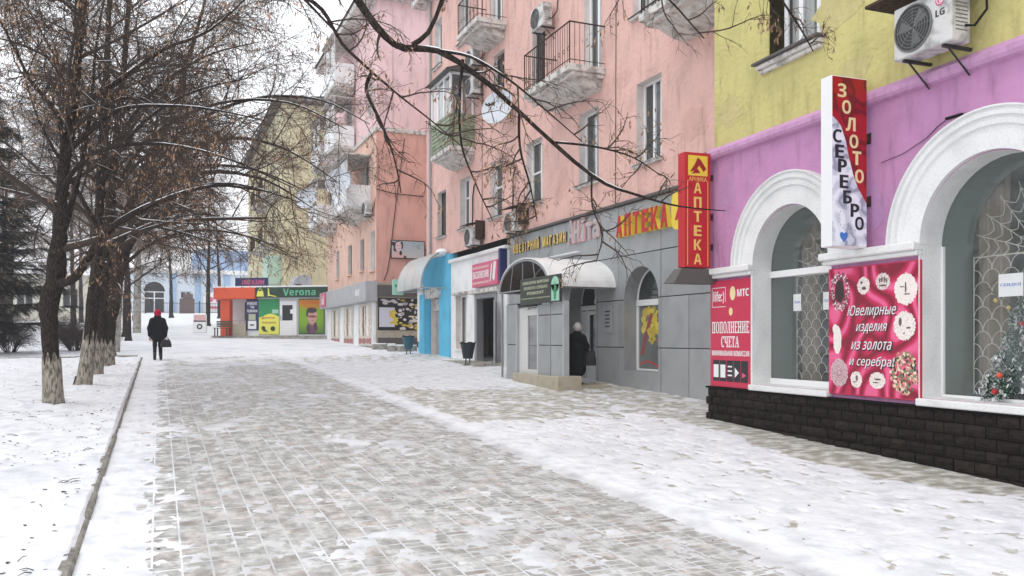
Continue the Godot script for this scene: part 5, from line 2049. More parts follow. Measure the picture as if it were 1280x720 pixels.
	for i in word.length():
		if word[i] == " ":
			continue
		var wd := 0.06 if word[i] == "І" else (0.19 if word[i] in "ЮМ" else 0.135)
		put_letters(t, "letter", word[i], "sans", wd, 0.27 if word[i] != "Й" else 0.34, 0.05, Vector3(-1.72 + i * 0.212, 0.14 if word[i] != "Й" else 0.17, 0.03), M.cap)
		put_letters(t, "letter_face", word[i], "sans", wd, 0.27 if word[i] != "Й" else 0.34, 0.006, Vector3(-1.72 + i * 0.212, 0.14 if word[i] != "Й" else 0.17, 0.059), M.ink_gold)
	t = thing("pale_pink_lettering", "large pale letters with pink edges on the grey panels right of the gold letters", "sign", at(frame_g, -18.95, 4.28, 0.0))
	for i in 5:
		put_letters(t, "letter", "Аніта"[i], "sans", 0.30 if i != 2 else 0.22, [0.62, 0.55, 0.60, 0.42, 0.46][i], 0.05, Vector3(-0.66 + i * 0.34, [0.36, 0.33, 0.36, 0.28, 0.30][i], 0.04), M.ink_rose)
		put_letters(t, "letter_face", "Аніта"[i], "sans", 0.25 if i != 2 else 0.17, [0.55, 0.48, 0.53, 0.36, 0.40][i], 0.02, Vector3(-0.66 + i * 0.34, [0.36, 0.33, 0.36, 0.28, 0.30][i], 0.062), M.band_grey)
	t = thing("pharmacy_lettering", "large raised red letters with yellow sides reading pharmacy on the grey panels", "sign", at(frame_g, -16.05, 4.20, 0.0))
	for i in 6:
		var l := put_letters(t, "letter", "АПТЕКА"[i], "sans", 0.27, 0.50, 0.11, Vector3(-0.94 + i * 0.375, 0.26, 0.06), M.ink_yellow)
		put_letters(t, "letter_face", "АПТЕКА"[i], "sans", 0.27, 0.50, 0.012, Vector3(-0.94 + i * 0.375, 0.26, 0.122), M.ink_red)
	t = thing("yellow_round_sign", "yellow rounded light box sign beside the red pharmacy letters", "sign", at(frame_g, -14.45, 4.10, 0.0))
	gb = Sh.new()
	var poly := PackedVector2Array()
	for k in 24:
		var a := TAU * k / 24
		poly.push_back(Vector2(0.33 * signf(cos(a)) * pow(absf(cos(a)), 0.5), 0.40 + 0.40 * signf(sin(a)) * pow(absf(sin(a)), 0.5)))
	gb.extrude(poly, 0.02, 0.16)
	part(t, "box", gb, M.ink_yellow)
	gb = Sh.new()
	gb.extrude(PackedVector2Array([Vector2(-0.2, 0.2), Vector2(0.0, 0.6), Vector2(0.2, 0.25), Vector2(0.1, 0.2), Vector2(0, 0.4), Vector2(-0.1, 0.2)]), 0.16, 0.168)
	part(t, "emblem_shape", gb, M.ink_red)


func ring_half(s: Sh, c: Vector3, r: float, t: float):
	var pts := PackedVector3Array()
	var rad := PackedFloat32Array()
	for k in 21:
		var a := PI * k / 20
		pts.push_back(c + Vector3(cos(a) * r, sin(a) * r, 0))
		rad.push_back(t)
	s.tube(pts, rad, 6)


func half_disc(s: Sh, c: Vector3, r: float):
	for k in 20:
		var a := PI * k / 20
		var b := PI * (k + 1) / 20
		s.tri(c, c + Vector3(cos(a) * r, sin(a) * r, 0), c + Vector3(cos(b) * r, sin(b) * r, 0))


func build_white_shop(o: Node3D):
	var s := Sh.new()
	var rv := []
	wall_band(s, -29.35, -23.93, 0.4, 4.62, [V(24.75, 26.75, 0.75, 3.35), V(27.6, 28.8, 1.5, 3.42)], 0.22, rv)
	for i in s.v.size():
		s.v[i] += Vector3(0, 0, 0.06)
	for r in rv:
		for i in r.v.size():
			r.v[i] += Vector3(0, 0, 0.06)
	s.quad(Vector3(-23.93, 0.4, 0.06), Vector3(-23.93, 0.4, -0.2), Vector3(-23.93, 4.62, -0.2), Vector3(-23.93, 4.62, 0.06))
	var wl := part(o, "shop_wall", s, M.white_wall, "white rendered shop front")
	put_reveals(wl, rv, M.reveal, "reveal")
	var cp := Sh.new()
	cp.bev(Vector3(-29.4, 4.62, -0.1), Vector3(-23.93, 4.76, 0.16), 0.03)
	part(wl, "coping", cp, M.white_paint)
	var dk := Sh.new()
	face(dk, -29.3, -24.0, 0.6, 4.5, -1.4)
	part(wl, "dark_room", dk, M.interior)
	window(o, -28.8, -27.6, 1.5, 3.42, 0.14, [0.5], 0.0, {"sill": true, "flash": false, "sill_mat": M.white_paint, "curtain": 1, "c0": 0.0, "c1": 0.5})
	# hood over the window and door
	var hd := Sh.new()
	hd.bev(Vector3(-28.95, 3.43, 0.0), Vector3(-27.5, 3.52, 0.20), 0.02)
	hd.bev(Vector3(-26.95, 3.36, 0.0), Vector3(-24.4, 3.50, 0.26), 0.02)
	part(wl, "lintel", hd, M.old_white)
	# doorway: grey frame, dark opening, yellow door leaf ajar inside
	var fr := Sh.new()
	fr.bev(Vector3(-26.75, 0.75, -0.16), Vector3(-26.55, 3.35, 0.10), 0.01)
	fr.bev(Vector3(-24.95, 0.75, -0.16), Vector3(-24.75, 3.35, 0.10), 0.01)
	fr.bev(Vector3(-26.55, 3.2, -0.16), Vector3(-24.95, 3.35, 0.10), 0.01)
	part(o, "shop_door_frame", fr, M.grey_metal)
	var yd := Sh.new()
	yd.xf = Transform3D(Basis(Vector3.UP, 0.9), Vector3(-25.55, 0, -0.75))
	yd.bev(Vector3(0, 0.78, 0), Vector3(0.75, 1.75, 0.04), 0.006)
	var ye := part(o, "door_leaf", yd, mat("yellow_leaf", Color(0.36, 0.26, 0.07), 0.6), "yellow lower leaf inside the dark doorway")
	var gl := Sh.new()
	gl.xf = yd.xf
	face(gl, 0, 0.75, 1.75, 3.1, 0.02)
	part(ye, "pane", gl, M.pane_dark)
	# open grey leaf folded out beside the door
	var lf := Sh.new()
	lf.xf = Transform3D(Basis(Vector3.UP, -0.45), Vector3(-24.72, 0, 0.10))
	lf.bev(Vector3(0.0, 0.75, 0), Vector3(0.62, 3.05, 0.05), 0.008)
	part(o, "open_door_leaf", lf, M.cladding)
	var st := Sh.new()
	st.bev(Vector3(-27.6, 0.45, 0.05), Vector3(-24.2, gy(9.4, 26.0) + 0.06, 1.0), 0.02)
	part(o, "shop_step", st, M.concrete)
	# signs
	var t := thing("crimson_shop_sign", "crimson sign board with pale lettering on the white shop front", "sign", at(frame_g, -25.55, 3.58, 0.10))
	var b := Sh.new()
	b.bev(Vector3(-1.15, 0.0, 0.0), Vector3(1.15, 0.78, 0.10), 0.01)
	part(t, "board", b, M.ink_pink)
	put_letters(t, "lettering", "ЕКСКЛЮЗИВ", "sans", 1.45, 0.24, 0.004, Vector3(-0.33, 0.40, 0.102), M.ink_white)
	b = Sh.new()
	b.box(Vector3(-1.08, 0.10, 0.099), Vector3(0.4, 0.17, 0.102))
	b.box(Vector3(-1.08, 0.60, 0.099), Vector3(0.4, 0.67, 0.102))
	part(t, "stripe", b, M.ink_rose)
	b = Sh.new()
	b.extrude(PackedVector2Array([Vector2(0.50, 0.12), Vector2(0.58, 0.12), Vector2(0.72, 0.70), Vector2(0.62, 0.66)]), 0.099, 0.104)
	b.extrude(PackedVector2Array([Vector2(0.72, 0.20), Vector2(0.90, 0.12), Vector2(1.05, 0.72), Vector2(0.85, 0.74)]), 0.099, 0.104)
	part(t, "figure_mark", b, M.ink_white)
	b = Sh.new()
	b.bev(Vector3(-0.08, 0, 0.0), Vector3(0.08, 1.0, 0.24), 0.01)
	single("navy_sign_box", b, M.ink_navy, "narrow dark blue sign box standing out between the white front and grey panels", "sign", at(frame_g, -24.0, 3.65, 0.06))
	litter_bin(Transform3D(Basis(), W(8.95, gy(8.95, 24.9), 24.9)), "dark blue-black bin on a stand before the white shop front", mat("bin_dark", Color(0.012, 0.018, 0.03), 0.5))


func build_blue_shop(o: Node3D):
	var z := 0.14
	var s := Sh.new()
	var rv := []
	wall_band(s, -33.3, -29.35, 0.6, 5.0, [V(30.5, 31.5, 1.2, 3.45)], 0.3, rv)
	for i in s.v.size():
		s.v[i] += Vector3(0, 0, z)
	for r in rv:
		for i in r.v.size():
			r.v[i] += Vector3(0, 0, z)
	s.quad(Vector3(-29.35, 0.6, z), Vector3(-29.35, 0.6, -0.2), Vector3(-29.35, 5.0, -0.2), Vector3(-29.35, 5.0, z))
	s.quad(Vector3(-33.3, 0.6, -1.0), Vector3(-33.3, 0.6, z), Vector3(-33.3, 5.0, z), Vector3(-33.3, 5.0, -1.0))
	s.quad(Vector3(-33.3, 5.0, z), Vector3(-29.35, 5.0, z), Vector3(-29.35, 5.0, -0.2), Vector3(-33.3, 5.0, -0.2))
	var wl := part(o, "blue_shop_wall", s, M.blue_wall, "bright blue shop front")
	put_reveals(wl, rv, M.reveal, "reveal")
	var wp := Sh.new()
	wp.bev(Vector3(-33.25, 1.75, z), Vector3(-32.5, 4.1, z + 0.06), 0.02)
	part(wl, "white_pilaster", wp, M.white_paint)
	var bp := Sh.new()
	bp.bev(Vector3(-32.2, 0.9, z), Vector3(-31.62, 3.6, z + 0.28), 0.02)
	part(wl, "pilaster", bp, M.blue_wall)
	var d := Sh.new()
	d.bev(Vector3(-31.5, 1.25, z - 0.26), Vector3(-30.5, 2.95, z - 0.2), 0.01)
	part(o, "blue_shop_door", d, M.band_grey)
	d = Sh.new()
	d.bev(Vector3(-31.75, 3.42, z - 0.02), Vector3(-30.3, 3.80, z + 0.22), 0.02)
	d.bev(Vector3(-31.5, 2.95, z - 0.26), Vector3(-30.5, 3.42, z - 0.12), 0.01)
	part(wl, "door_lintel", d, M.old_white)
	var st := Sh.new()
	st.bev(Vector3(-33.0, 0.6, z), Vector3(-29.5, 1.16, z + 0.75), 0.02)
	st.bev(Vector3(-33.3, 0.6, z), Vector3(-29.3, 1.02, z + 1.1), 0.02)
	part(o, "blue_shop_step", st, M.concrete)
	# awning of clear sheet on curved ribs
	var rib := Sh.new()
	var N := 12
	var prof := []
	for k in N + 1:
		var a := PI * 0.5 * k / N
		prof.append(Vector2(0.15 + 0.95 * sin(a), 3.75 + 1.35 * cos(a)))
	for x in [-33.0, -31.9, -30.8, -29.7]:
		var pts := PackedVector3Array()
		var rad := PackedFloat32Array()
		for p in prof:
			pts.push_back(Vector3(x, p.y, p.x))
			rad.push_back(0.035)
		rib.tube(pts, rad, 6)
		rib.bar(Vector3(x, 3.75, 0.15), Vector3(x, 3.75, 1.10), 0.02)
	for k in [0, 4, 8, 12]:
		rib.bar(Vector3(-33.0, prof[k].y, prof[k].x), Vector3(-29.7, prof[k].y, prof[k].x), 0.022)
	var aw := part(o, "awning", rib, M.band_grey)
	var sh := Sh.new()
	for k in N:
		var p: Vector2 = prof[k]
		var q: Vector2 = prof[k + 1]
		sh.quad(Vector3(-33.05, q.y + 0.02, q.x + 0.02), Vector3(-29.65, q.y + 0.02, q.x + 0.02), Vector3(-29.65, p.y + 0.02, p.x + 0.02), Vector3(-33.05, p.y + 0.02, p.x + 0.02))
	part(aw, "awning_sheet", sh, M.poly)
	var sn := Sh.new()
	ball(sn, Vector3.ZERO, 1.0, 14)
	var snow_lump := single("snow_heap", sn, M.snow_cap, "small heap of snow on top of the clear awning over the blue front", "snow", at(frame_g, -29.9, 5.08, 0.25))
	snow_lump.transform.basis = snow_lump.transform.basis * Basis().scaled(Vector3(0.40, 0.15, 0.22))
	litter_bin(Transform3D(Basis(), W(9.0, gy(9.0, 31.9) - 0.02, 31.9)), "teal bin at the left corner of the blue shop front", mat("bin_teal", Color(0.02, 0.09, 0.13), 0.5))
	# pale green box sign by the awning
	var t := thing("pale_green_box_sign", "small pale green box sign beside the clear awning of the blue front", "sign", Transform3D(Basis(Vector3.UP, -0.1), W(8.95, 3.65, 33.3)))
	var b := Sh.new()
	b.bev(Vector3(-0.22, 0, -0.08), Vector3(0.22, 0.62, 0.08), 0.012)
	part(t, "box", b, M.ink_mint)
	b = Sh.new()
	b.bar(Vector3(0.22, 0.3, 0), Vector3(0.95, 0.3, -0.1), 0.02)
	part(t, "bracket", b, M.dark_metal)
	var mk := Sh.new()
	disc(mk, Vector3(-0.08, 0.36, 0.082), 0.06, 12)
	disc(mk, Vector3(0.10, 0.22, 0.082), 0.05, 12)
	part(t, "mark", mk, M.ink_green)


# ---------------------------------------------------------------- second pink block, kiosk, ochre block, far blue and white building
func build_far_pink():
	var f := frame_f
	var o := thing("second_pink_block", "taller pink block beyond the gap, with a grey sign band over its corner shop", "building", f, "", 1.3)
	var near := -37.2
	var far := -49.0
	var s := Sh.new()
	var rv := []
	wall_band(s, far, near, 4.5, 7.9, [V(37.45, 38.35, 5.0, 6.8), V(39.65, 40.45, 5.15, 6.65), V(42.4, 43.3, 5.15, 6.65), V(45.6, 46.4, 5.15, 6.65)], 0.2, rv)
	wall_band(s, far, near, 7.9, 11.3, [V(38.6, 40.2, 8.2, 10.4), V(42.4, 43.4, 8.8, 10.4), V(47.2, 48.4, 8.2, 10.4)], 0.2, rv)
	shell(s, far, near, 1.0, 11.3, 8.5)
	part(o, "lower_wall", s, M.peach)
	s = Sh.new()
	wall_band(s, far, near, 11.3, 17.3, [V(38.0, 38.8, 12.2, 13.8), V(42.4, 43.6, 11.9, 13.9), V(46.8, 48.2, 11.9, 13.9), V(38.0, 38.8, 15.0, 16.5)].slice(0, 3), 0.2, rv)
	shell(s, far, near, 11.3, 17.3, 8.5)
	for i in s.v.size():
		s.v[i] += Vector3(-0.12, 0, -0.10)
	part(o, "upper_wall", s, M.pink_pale)
	put_reveals(o, rv, M.reveal, "window_reveal")
	# end wall facing the viewer: salmon below, pale above, with a white ledge between
	s = Sh.new()
	s.quad(Vector3(near + 0.004, 4.4, 0), Vector3(near + 0.004, 4.4, -8.5), Vector3(near + 0.004, 11.2, -8.5), Vector3(near + 0.004, 11.2, 0))
	part(o, "end_wall", s, M.salmon)
	s = Sh.new()
	s.bev(Vector3(far, 11.22, -8.6), Vector3(near + 0.07, 11.42, 0.08), 0.02)
	part(o, "string_course", s, M.old_white)
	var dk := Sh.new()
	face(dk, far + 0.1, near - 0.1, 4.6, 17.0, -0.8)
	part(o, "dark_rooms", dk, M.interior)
	# eaves and roof
	s = Sh.new()
	s.bev(Vector3(far - 0.3, 17.2, -9.0), Vector3(near + 0.5, 17.5, 0.65), 0.03)
	part(o, "eaves", s, M.old_white)
	s = Sh.new()
	s.quad(Vector3(far - 0.4, 17.5, 0.75), Vector3(near + 0.6, 17.5, 0.75), Vector3(near - 2.0, 19.8, -4.2), Vector3(far + 1.0, 19.8, -4.2))
	s.tri(Vector3(near + 0.6, 17.5, 0.75), Vector3(near + 0.6, 17.5, -9.0), Vector3(near - 2.0, 19.8, -4.2))
	part(o, "roof", s, M.cap)
	for q in [[37.45, 38.35, 5.0, 6.8, 1], [39.65, 40.45, 5.15, 6.65, 0], [42.4, 43.3, 5.15, 6.65, 0], [45.6, 46.4, 5.15, 6.65, 0]]:
		window(o, -q[1], -q[0], q[2], q[3], 0.16, [0.5], 0.0, {"frame": M.pvc_worn if q[4] else M.brown_frame, "glass": M.pane if q[4] else M.pane_dark, "curtain": q[4], "flash": false, "sill_mat": M.peach})
	for q in [[38.6, 40.2, 8.2, 10.4], [42.4, 43.4, 8.8, 10.4], [47.2, 48.4, 8.2, 10.4], [38.0, 38.8, 12.2, 13.8], [42.4, 43.6, 11.9, 13.9], [46.8, 48.2, 11.9, 13.9]]:
		window(o, -q[1], -q[0], q[2], q[3], 0.2, [0.5], 0.0, {"curtain": 1, "c0": 0.0, "c1": 0.5, "sill": false})
	# balconies with panelled sides
	for q in [[-42.0, -38.3, 7.95, 1.1], [-49.0, -46.2, 8.2, 1.1], [-44.5, -41.8, 11.5, 1.0], [-48.6, -46.0, 11.5, 1.0], [-44.5, -41.8, 14.6, 1.0]]:
		var bal: MeshInstance3D = balcony(o, q[0], q[1], q[2], q[3], 1.0, "closed")
		var p := Sh.new()
		p.bev(Vector3(q[0], q[2], q[3] - 0.05), Vector3(q[1], q[2] + 1.0, q[3]), 0.01)
		p.bev(Vector3(q[1] - 0.05, q[2], 0), Vector3(q[1], q[2] + 1.0, q[3] - 0.05), 0.01)
		p.bev(Vector3(q[0], q[2], 0), Vector3(q[0] + 0.05, q[2] + 1.0, q[3] - 0.05), 0.01)
		part(bal, "parapet", p, M.white_wall)
		p = Sh.new()
		for x in [q[0] + 0.03, lerpf(q[0], q[1], 0.5), q[1] - 0.03]:
			p.bar(Vector3(x, q[2] + 1.0, q[3] - 0.03), Vector3(x, q[2] + 2.35, q[3] - 0.03), 0.035, 6)
		p.bev(Vector3(q[0] - 0.1, q[2] + 2.35, 0), Vector3(q[1] + 0.1, q[2] + 2.42, q[3] + 0.15), 0.015)
		p.bar(Vector3(q[0], q[2] + 2.3, q[3] - 0.03), Vector3(q[1], q[2] + 2.3, q[3] - 0.03), 0.03, 6)
		part(bal, "balcony_frame", p, M.old_white)
		p = Sh.new()
		face(p, q[0] + 0.06, q[1] - 0.06, q[2] + 1.0, q[2] + 2.3, q[3] - 0.04)
		part(bal, "pane", p, M.pane_dark)
	dish(at(f, -38.2, 8.95, 1.1), 0.62, Vector3(0.75, 0.2, 0.6), "white satellite dish on the nearest balcony of the second pink block", M.dish)
	dish(at(f, -47.2, 9.6, 1.1), 0.60, Vector3(0.75, 0.2, 0.6), "pale satellite dish on the far balcony of the second pink block", M.dish)
	air_con(at(f, -38.2, 7.5, 0.0), "air conditioner beneath the white dish of the second pink block", 0.75, 0.6)
	# corner shop: grey band, poster windows
	s = Sh.new()
	s.bev(Vector3(far + 0.5, 3.55, 0.0), Vector3(near + 0.25, 4.45, 0.55), 0.02)
	part(o, "sign_band", s, M.band_grey)
	s = Sh.new()
	s.bev(Vector3(far + 0.5, 1.1, 0.0), Vector3(near + 0.02, 3.55, 0.16), 0.02)
	var sw := part(o, "corner_shop_wall", s, M.white_wall)
	var im := Image.create(160, 128, false, Image.FORMAT_RGB8)
	im.fill(Color(0.80, 0.77, 0.71))
	rng.seed = 91
	for k in 30:
		var x := rng.randf_range(4, 156)
		var w := rng.randf_range(3, 9)
		var c: Color = [Color(0.24, 0.20, 0.18), Color(0.52, 0.42, 0.34), Color(0.92, 0.90, 0.86), Color(0.62, 0.52, 0.44), Color(0.95, 0.93, 0.9)][k % 5]
		for m in 9:
			blob(im, x + m * rng.randf_range(-0.8, 0.8), 12 + m * 10, w, 9, c, k * 10 + m)
	for k in 22:
		blob(im, rng.randf_range(0, 160), 116, 14, 9, Color(0.60, 0.30, 0.30), k)
	var m := StandardMaterial3D.new()
	m.resource_name = "shop_window_print"
	m.albedo_texture = ImageTexture.create_from_image(im)
	m.roughness = 0.4
	for q in [[-39.9, -37.35], [-43.4, -41.2], [-46.8, -44.6]]:
		var p := Sh.new()
		p.bev(Vector3(q[0] - 0.06, 1.55, 0.155), Vector3(q[1] + 0.06, 3.50, 0.20), 0.012)
		part(sw, "window_board", p, M.pvc_worn)
		p = Sh.new()
		face(p, q[0], q[1], 1.6, 3.45, 0.204)
		part(sw, "window_print", p, m)
	s = Sh.new()
	s.bev(Vector3(far + 0.5, 1.1, 0.16), Vector3(near + 0.04, 1.55, 0.22), 0.015)
	part(sw, "base_course", s, M.concrete)
	var t := thing("red_band_sign", "small red sign at the far end of the grey sign band", "sign", at(f, -47.2, 3.65, 0.56))
	var b := Sh.new()
	b.bev(Vector3(-0.7, 0, 0), Vector3(0.7, 0.75, 0.04), 0.01)
	part(t, "board", b, M.ink_pink)
	put_letters(t, "lettering", "Ы", "sans", 0.6, 0.5, 0.004, Vector3(0, 0.37, 0.042), M.ink_white)
	put_letters(o, "band_lettering", "МЕБЛІ", "sans", 0.9, 0.28, 0.004, Vector3(-38.6, 4.0 , 0.552), M.ink_white)
	# end wall at street level: dark fascia, poster strip, dark plinth
	var e := f * Transform3D(Basis(Vector3.UP, PI / 2), Vector3(near + 0.02, 0, 0))   # x into the block, z to the viewer
	s = Sh.new()
	s.xf = Transform3D(Basis(Vector3.UP, PI / 2), Vector3(near + 0.02, 0, 0))
	s.bev(Vector3(0.0, 1.0, 0.0), Vector3(3.4, 4.4, 0.05), 0.01)
	part(o, "end_shop_wall", s, M.tan_concrete)
	s = Sh.new()
	s.xf = Transform3D(Basis(Vector3.UP, PI / 2), Vector3(near + 0.02, 0, 0))
	s.bev(Vector3(-0.02, 3.78, 0.05), Vector3(3.4, 4.28, 0.30), 0.01)
	s.bev(Vector3(0.05, 1.0, 0.05), Vector3(3.4, 1.92, 0.07), 0.01)
	part(o, "dark_fascia", s, M.cap)
	im = Image.create(256, 150, false, Image.FORMAT_RGB8)
	im.fill(Color(0.10, 0.10, 0.09))
	for k in 70:
		blob(im, rng.randf_range(80, 256), rng.randf_range(0, 150), rng.randf_range(4, 15), rng.randf_range(3, 9), [Color(0.88, 0.88, 0.86), Color(0.7, 0.7, 0.7), Color(0.93, 0.92, 0.9), Color(0.8, 0.72, 0.2)][mini(k % 5, 3)], k, 0.2)
	for k in 8:
		blob(im, rng.randf_range(8, 80), 15 + rng.randf_range(-10, 10), 12, 5, Color(0.9, 0.9, 0.9), k, 0.3)
	im.fill_rect(Rect2i(4, 42, 72, 94), Color(0.80, 0.80, 0.84))
	for k in 16:
		blob(im, 66 + rng.randf_range(-10, 18), 60 + k * 4, 9, 6, Color(0.86, 0.76, 0.16), k)
	m = StandardMaterial3D.new()
	m.resource_name = "poster_strip_print"
	m.albedo_texture = ImageTexture.create_from_image(im)
	m.roughness = 0.45
	t = thing("black_poster_strip", "long black strip of pasted posters on the end wall of the second pink block", "poster", e * Transform3D(Basis(), Vector3(1.35, 2.25, 0.055)))
	b = Sh.new()
	b.bev(Vector3(-1.3, 0, 0), Vector3(1.3, 1.45, 0.02), 0.005)
	part(t, "board", b, M.ink_black)
	b = Sh.new()
	face(b, -1.28, 1.28, 0.02, 1.43, 0.022)
	part(t, "print", b, m)
	# portrait hoarding
	t = thing("portrait_billboard", "framed billboard with a dark-haired woman's portrait on the salmon end wall", "billboard", e * Transform3D(Basis(), Vector3(1.44, 5.5, 0.05)))
	b = Sh.new()
	b.bev(Vector3(-0.80, 0, 0), Vector3(0.80, 0.84, 0.07), 0.012)
	part(t, "frame", b, M.rust_metal)
	im = Image.create(200, 104, false, Image.FORMAT_RGB8)
	for y in 104:
		for x in 200:
			im.set_pixel(x, y, Color(0.62, 0.70, 0.73).lerp(Color(0.76, 0.75, 0.74), y / 104.0))
	for k in 9:
		blob(im, 14 + rng.randf_range(-6, 30), 12 + k * 6, 14, 12, Color(0.13, 0.06, 0.06), k)
	blob(im, 60, 26, 9, 24, Color(0.10, 0.08, 0.08), 30)
	blob(im, 38, 90, 34, 26, Color(0.84, 0.70, 0.68), 31)
	blob(im, 40, 64, 11, 16, Color(0.80, 0.68, 0.69), 32)
	blob(im, 40, 34, 20, 29, Color(0.86, 0.77, 0.78), 33)
	blob(im, 34, 28, 4, 2, Color(0.30, 0.22, 0.24), 34)
	blob(im, 50, 29, 4, 2, Color(0.30, 0.22, 0.24), 35)
	blob(im, 43, 48, 5, 2, Color(0.60, 0.32, 0.36), 36)
	blob(im, 54, 74, 8, 14, Color(0.08, 0.06, 0.07), 37)
	blob(im, 80, 98, 10, 8, Color(0.30, 0.14, 0.15), 38)
	for k in 8:
		blob(im, rng.randf_range(120, 190), rng.randf_range(10, 50), 9, 3, Color(0.5, 0.58, 0.6), k + 50)
	m = StandardMaterial3D.new()
	m.resource_name = "portrait_print"
	m.albedo_texture = ImageTexture.create_from_image(im)
	m.roughness = 0.4
	b = Sh.new()
	face(b, -0.76, 0.76, 0.04, 0.80, 0.072)
	part(t, "print", b, m)
	b = Sh.new()
	b.box(Vector3(0.80, 0.12, 0.0), Vector3(1.0, 0.16, 0.05))
	b.box(Vector3(0.80, 0.42, 0.0), Vector3(1.0, 0.46, 0.05))
	b.box(Vector3(0.98, 0.0, 0.0), Vector3(1.03, 0.6, 0.05))
	part(t, "bracket", b, M.rust_metal)
	# cables down the end wall
	b = Sh.new()
	b.tube(PackedVector3Array([Vector3(0.35, 4.5, 0.02), Vector3(0.5, 4.9, 0.02), Vector3(0.62, 5.6, 0.02), Vector3(0.9, 8.0, 0.02), Vector3(1.3, 11.0, 0.02)]), PackedFloat32Array([0.02, 0.02, 0.02, 0.02, 0.02]), 5)
	b.tube(PackedVector3Array([Vector3(0.0, 8.6, 0.03), Vector3(0.8, 8.45, 0.03), Vector3(2.2, 8.4, 0.03)]), PackedFloat32Array([0.02, 0.02, 0.02]), 5)
	single("end_wall_cables", b, M.rust_metal, "thin cables running down the salmon end wall above the billboard", "cable", e)
	# concrete blocks in the snow before the end wall
	rng.seed = 17
	for q in [[8.75, 35.6, 0.62, "left"], [9.18, 35.2, 0.35, "second from the left"], [9.05, 34.0, 0.7, "third from the left"], [9.45, 33.7, 0.75, "rightmost"]]:
		var bl := Sh.new()
		bl.bev(Vector3(-q[2] * 0.5, -0.1, -0.2), Vector3(q[2] * 0.5, 0.24, 0.2), 0.03)
		var n := thing("concrete_block", "low snow-topped concrete block before the salmon end wall, %s of four" % q[3], "concrete block", Transform3D(Basis(Vector3.UP, rng.randf_range(-0.3, 0.3)), W(q[0], gy(q[0], q[1]), q[1])), "concrete blocks in the snow")
		part(n, "block", bl, M.concrete)
		bl = Sh.new()
		bl.bev(Vector3(-q[2] * 0.5 + 0.01, 0.235, -0.19), Vector3(q[2] * 0.5 - 0.01, 0.285, 0.19), 0.022)
		part(n, "snow_cap", bl, M.snow_cap)


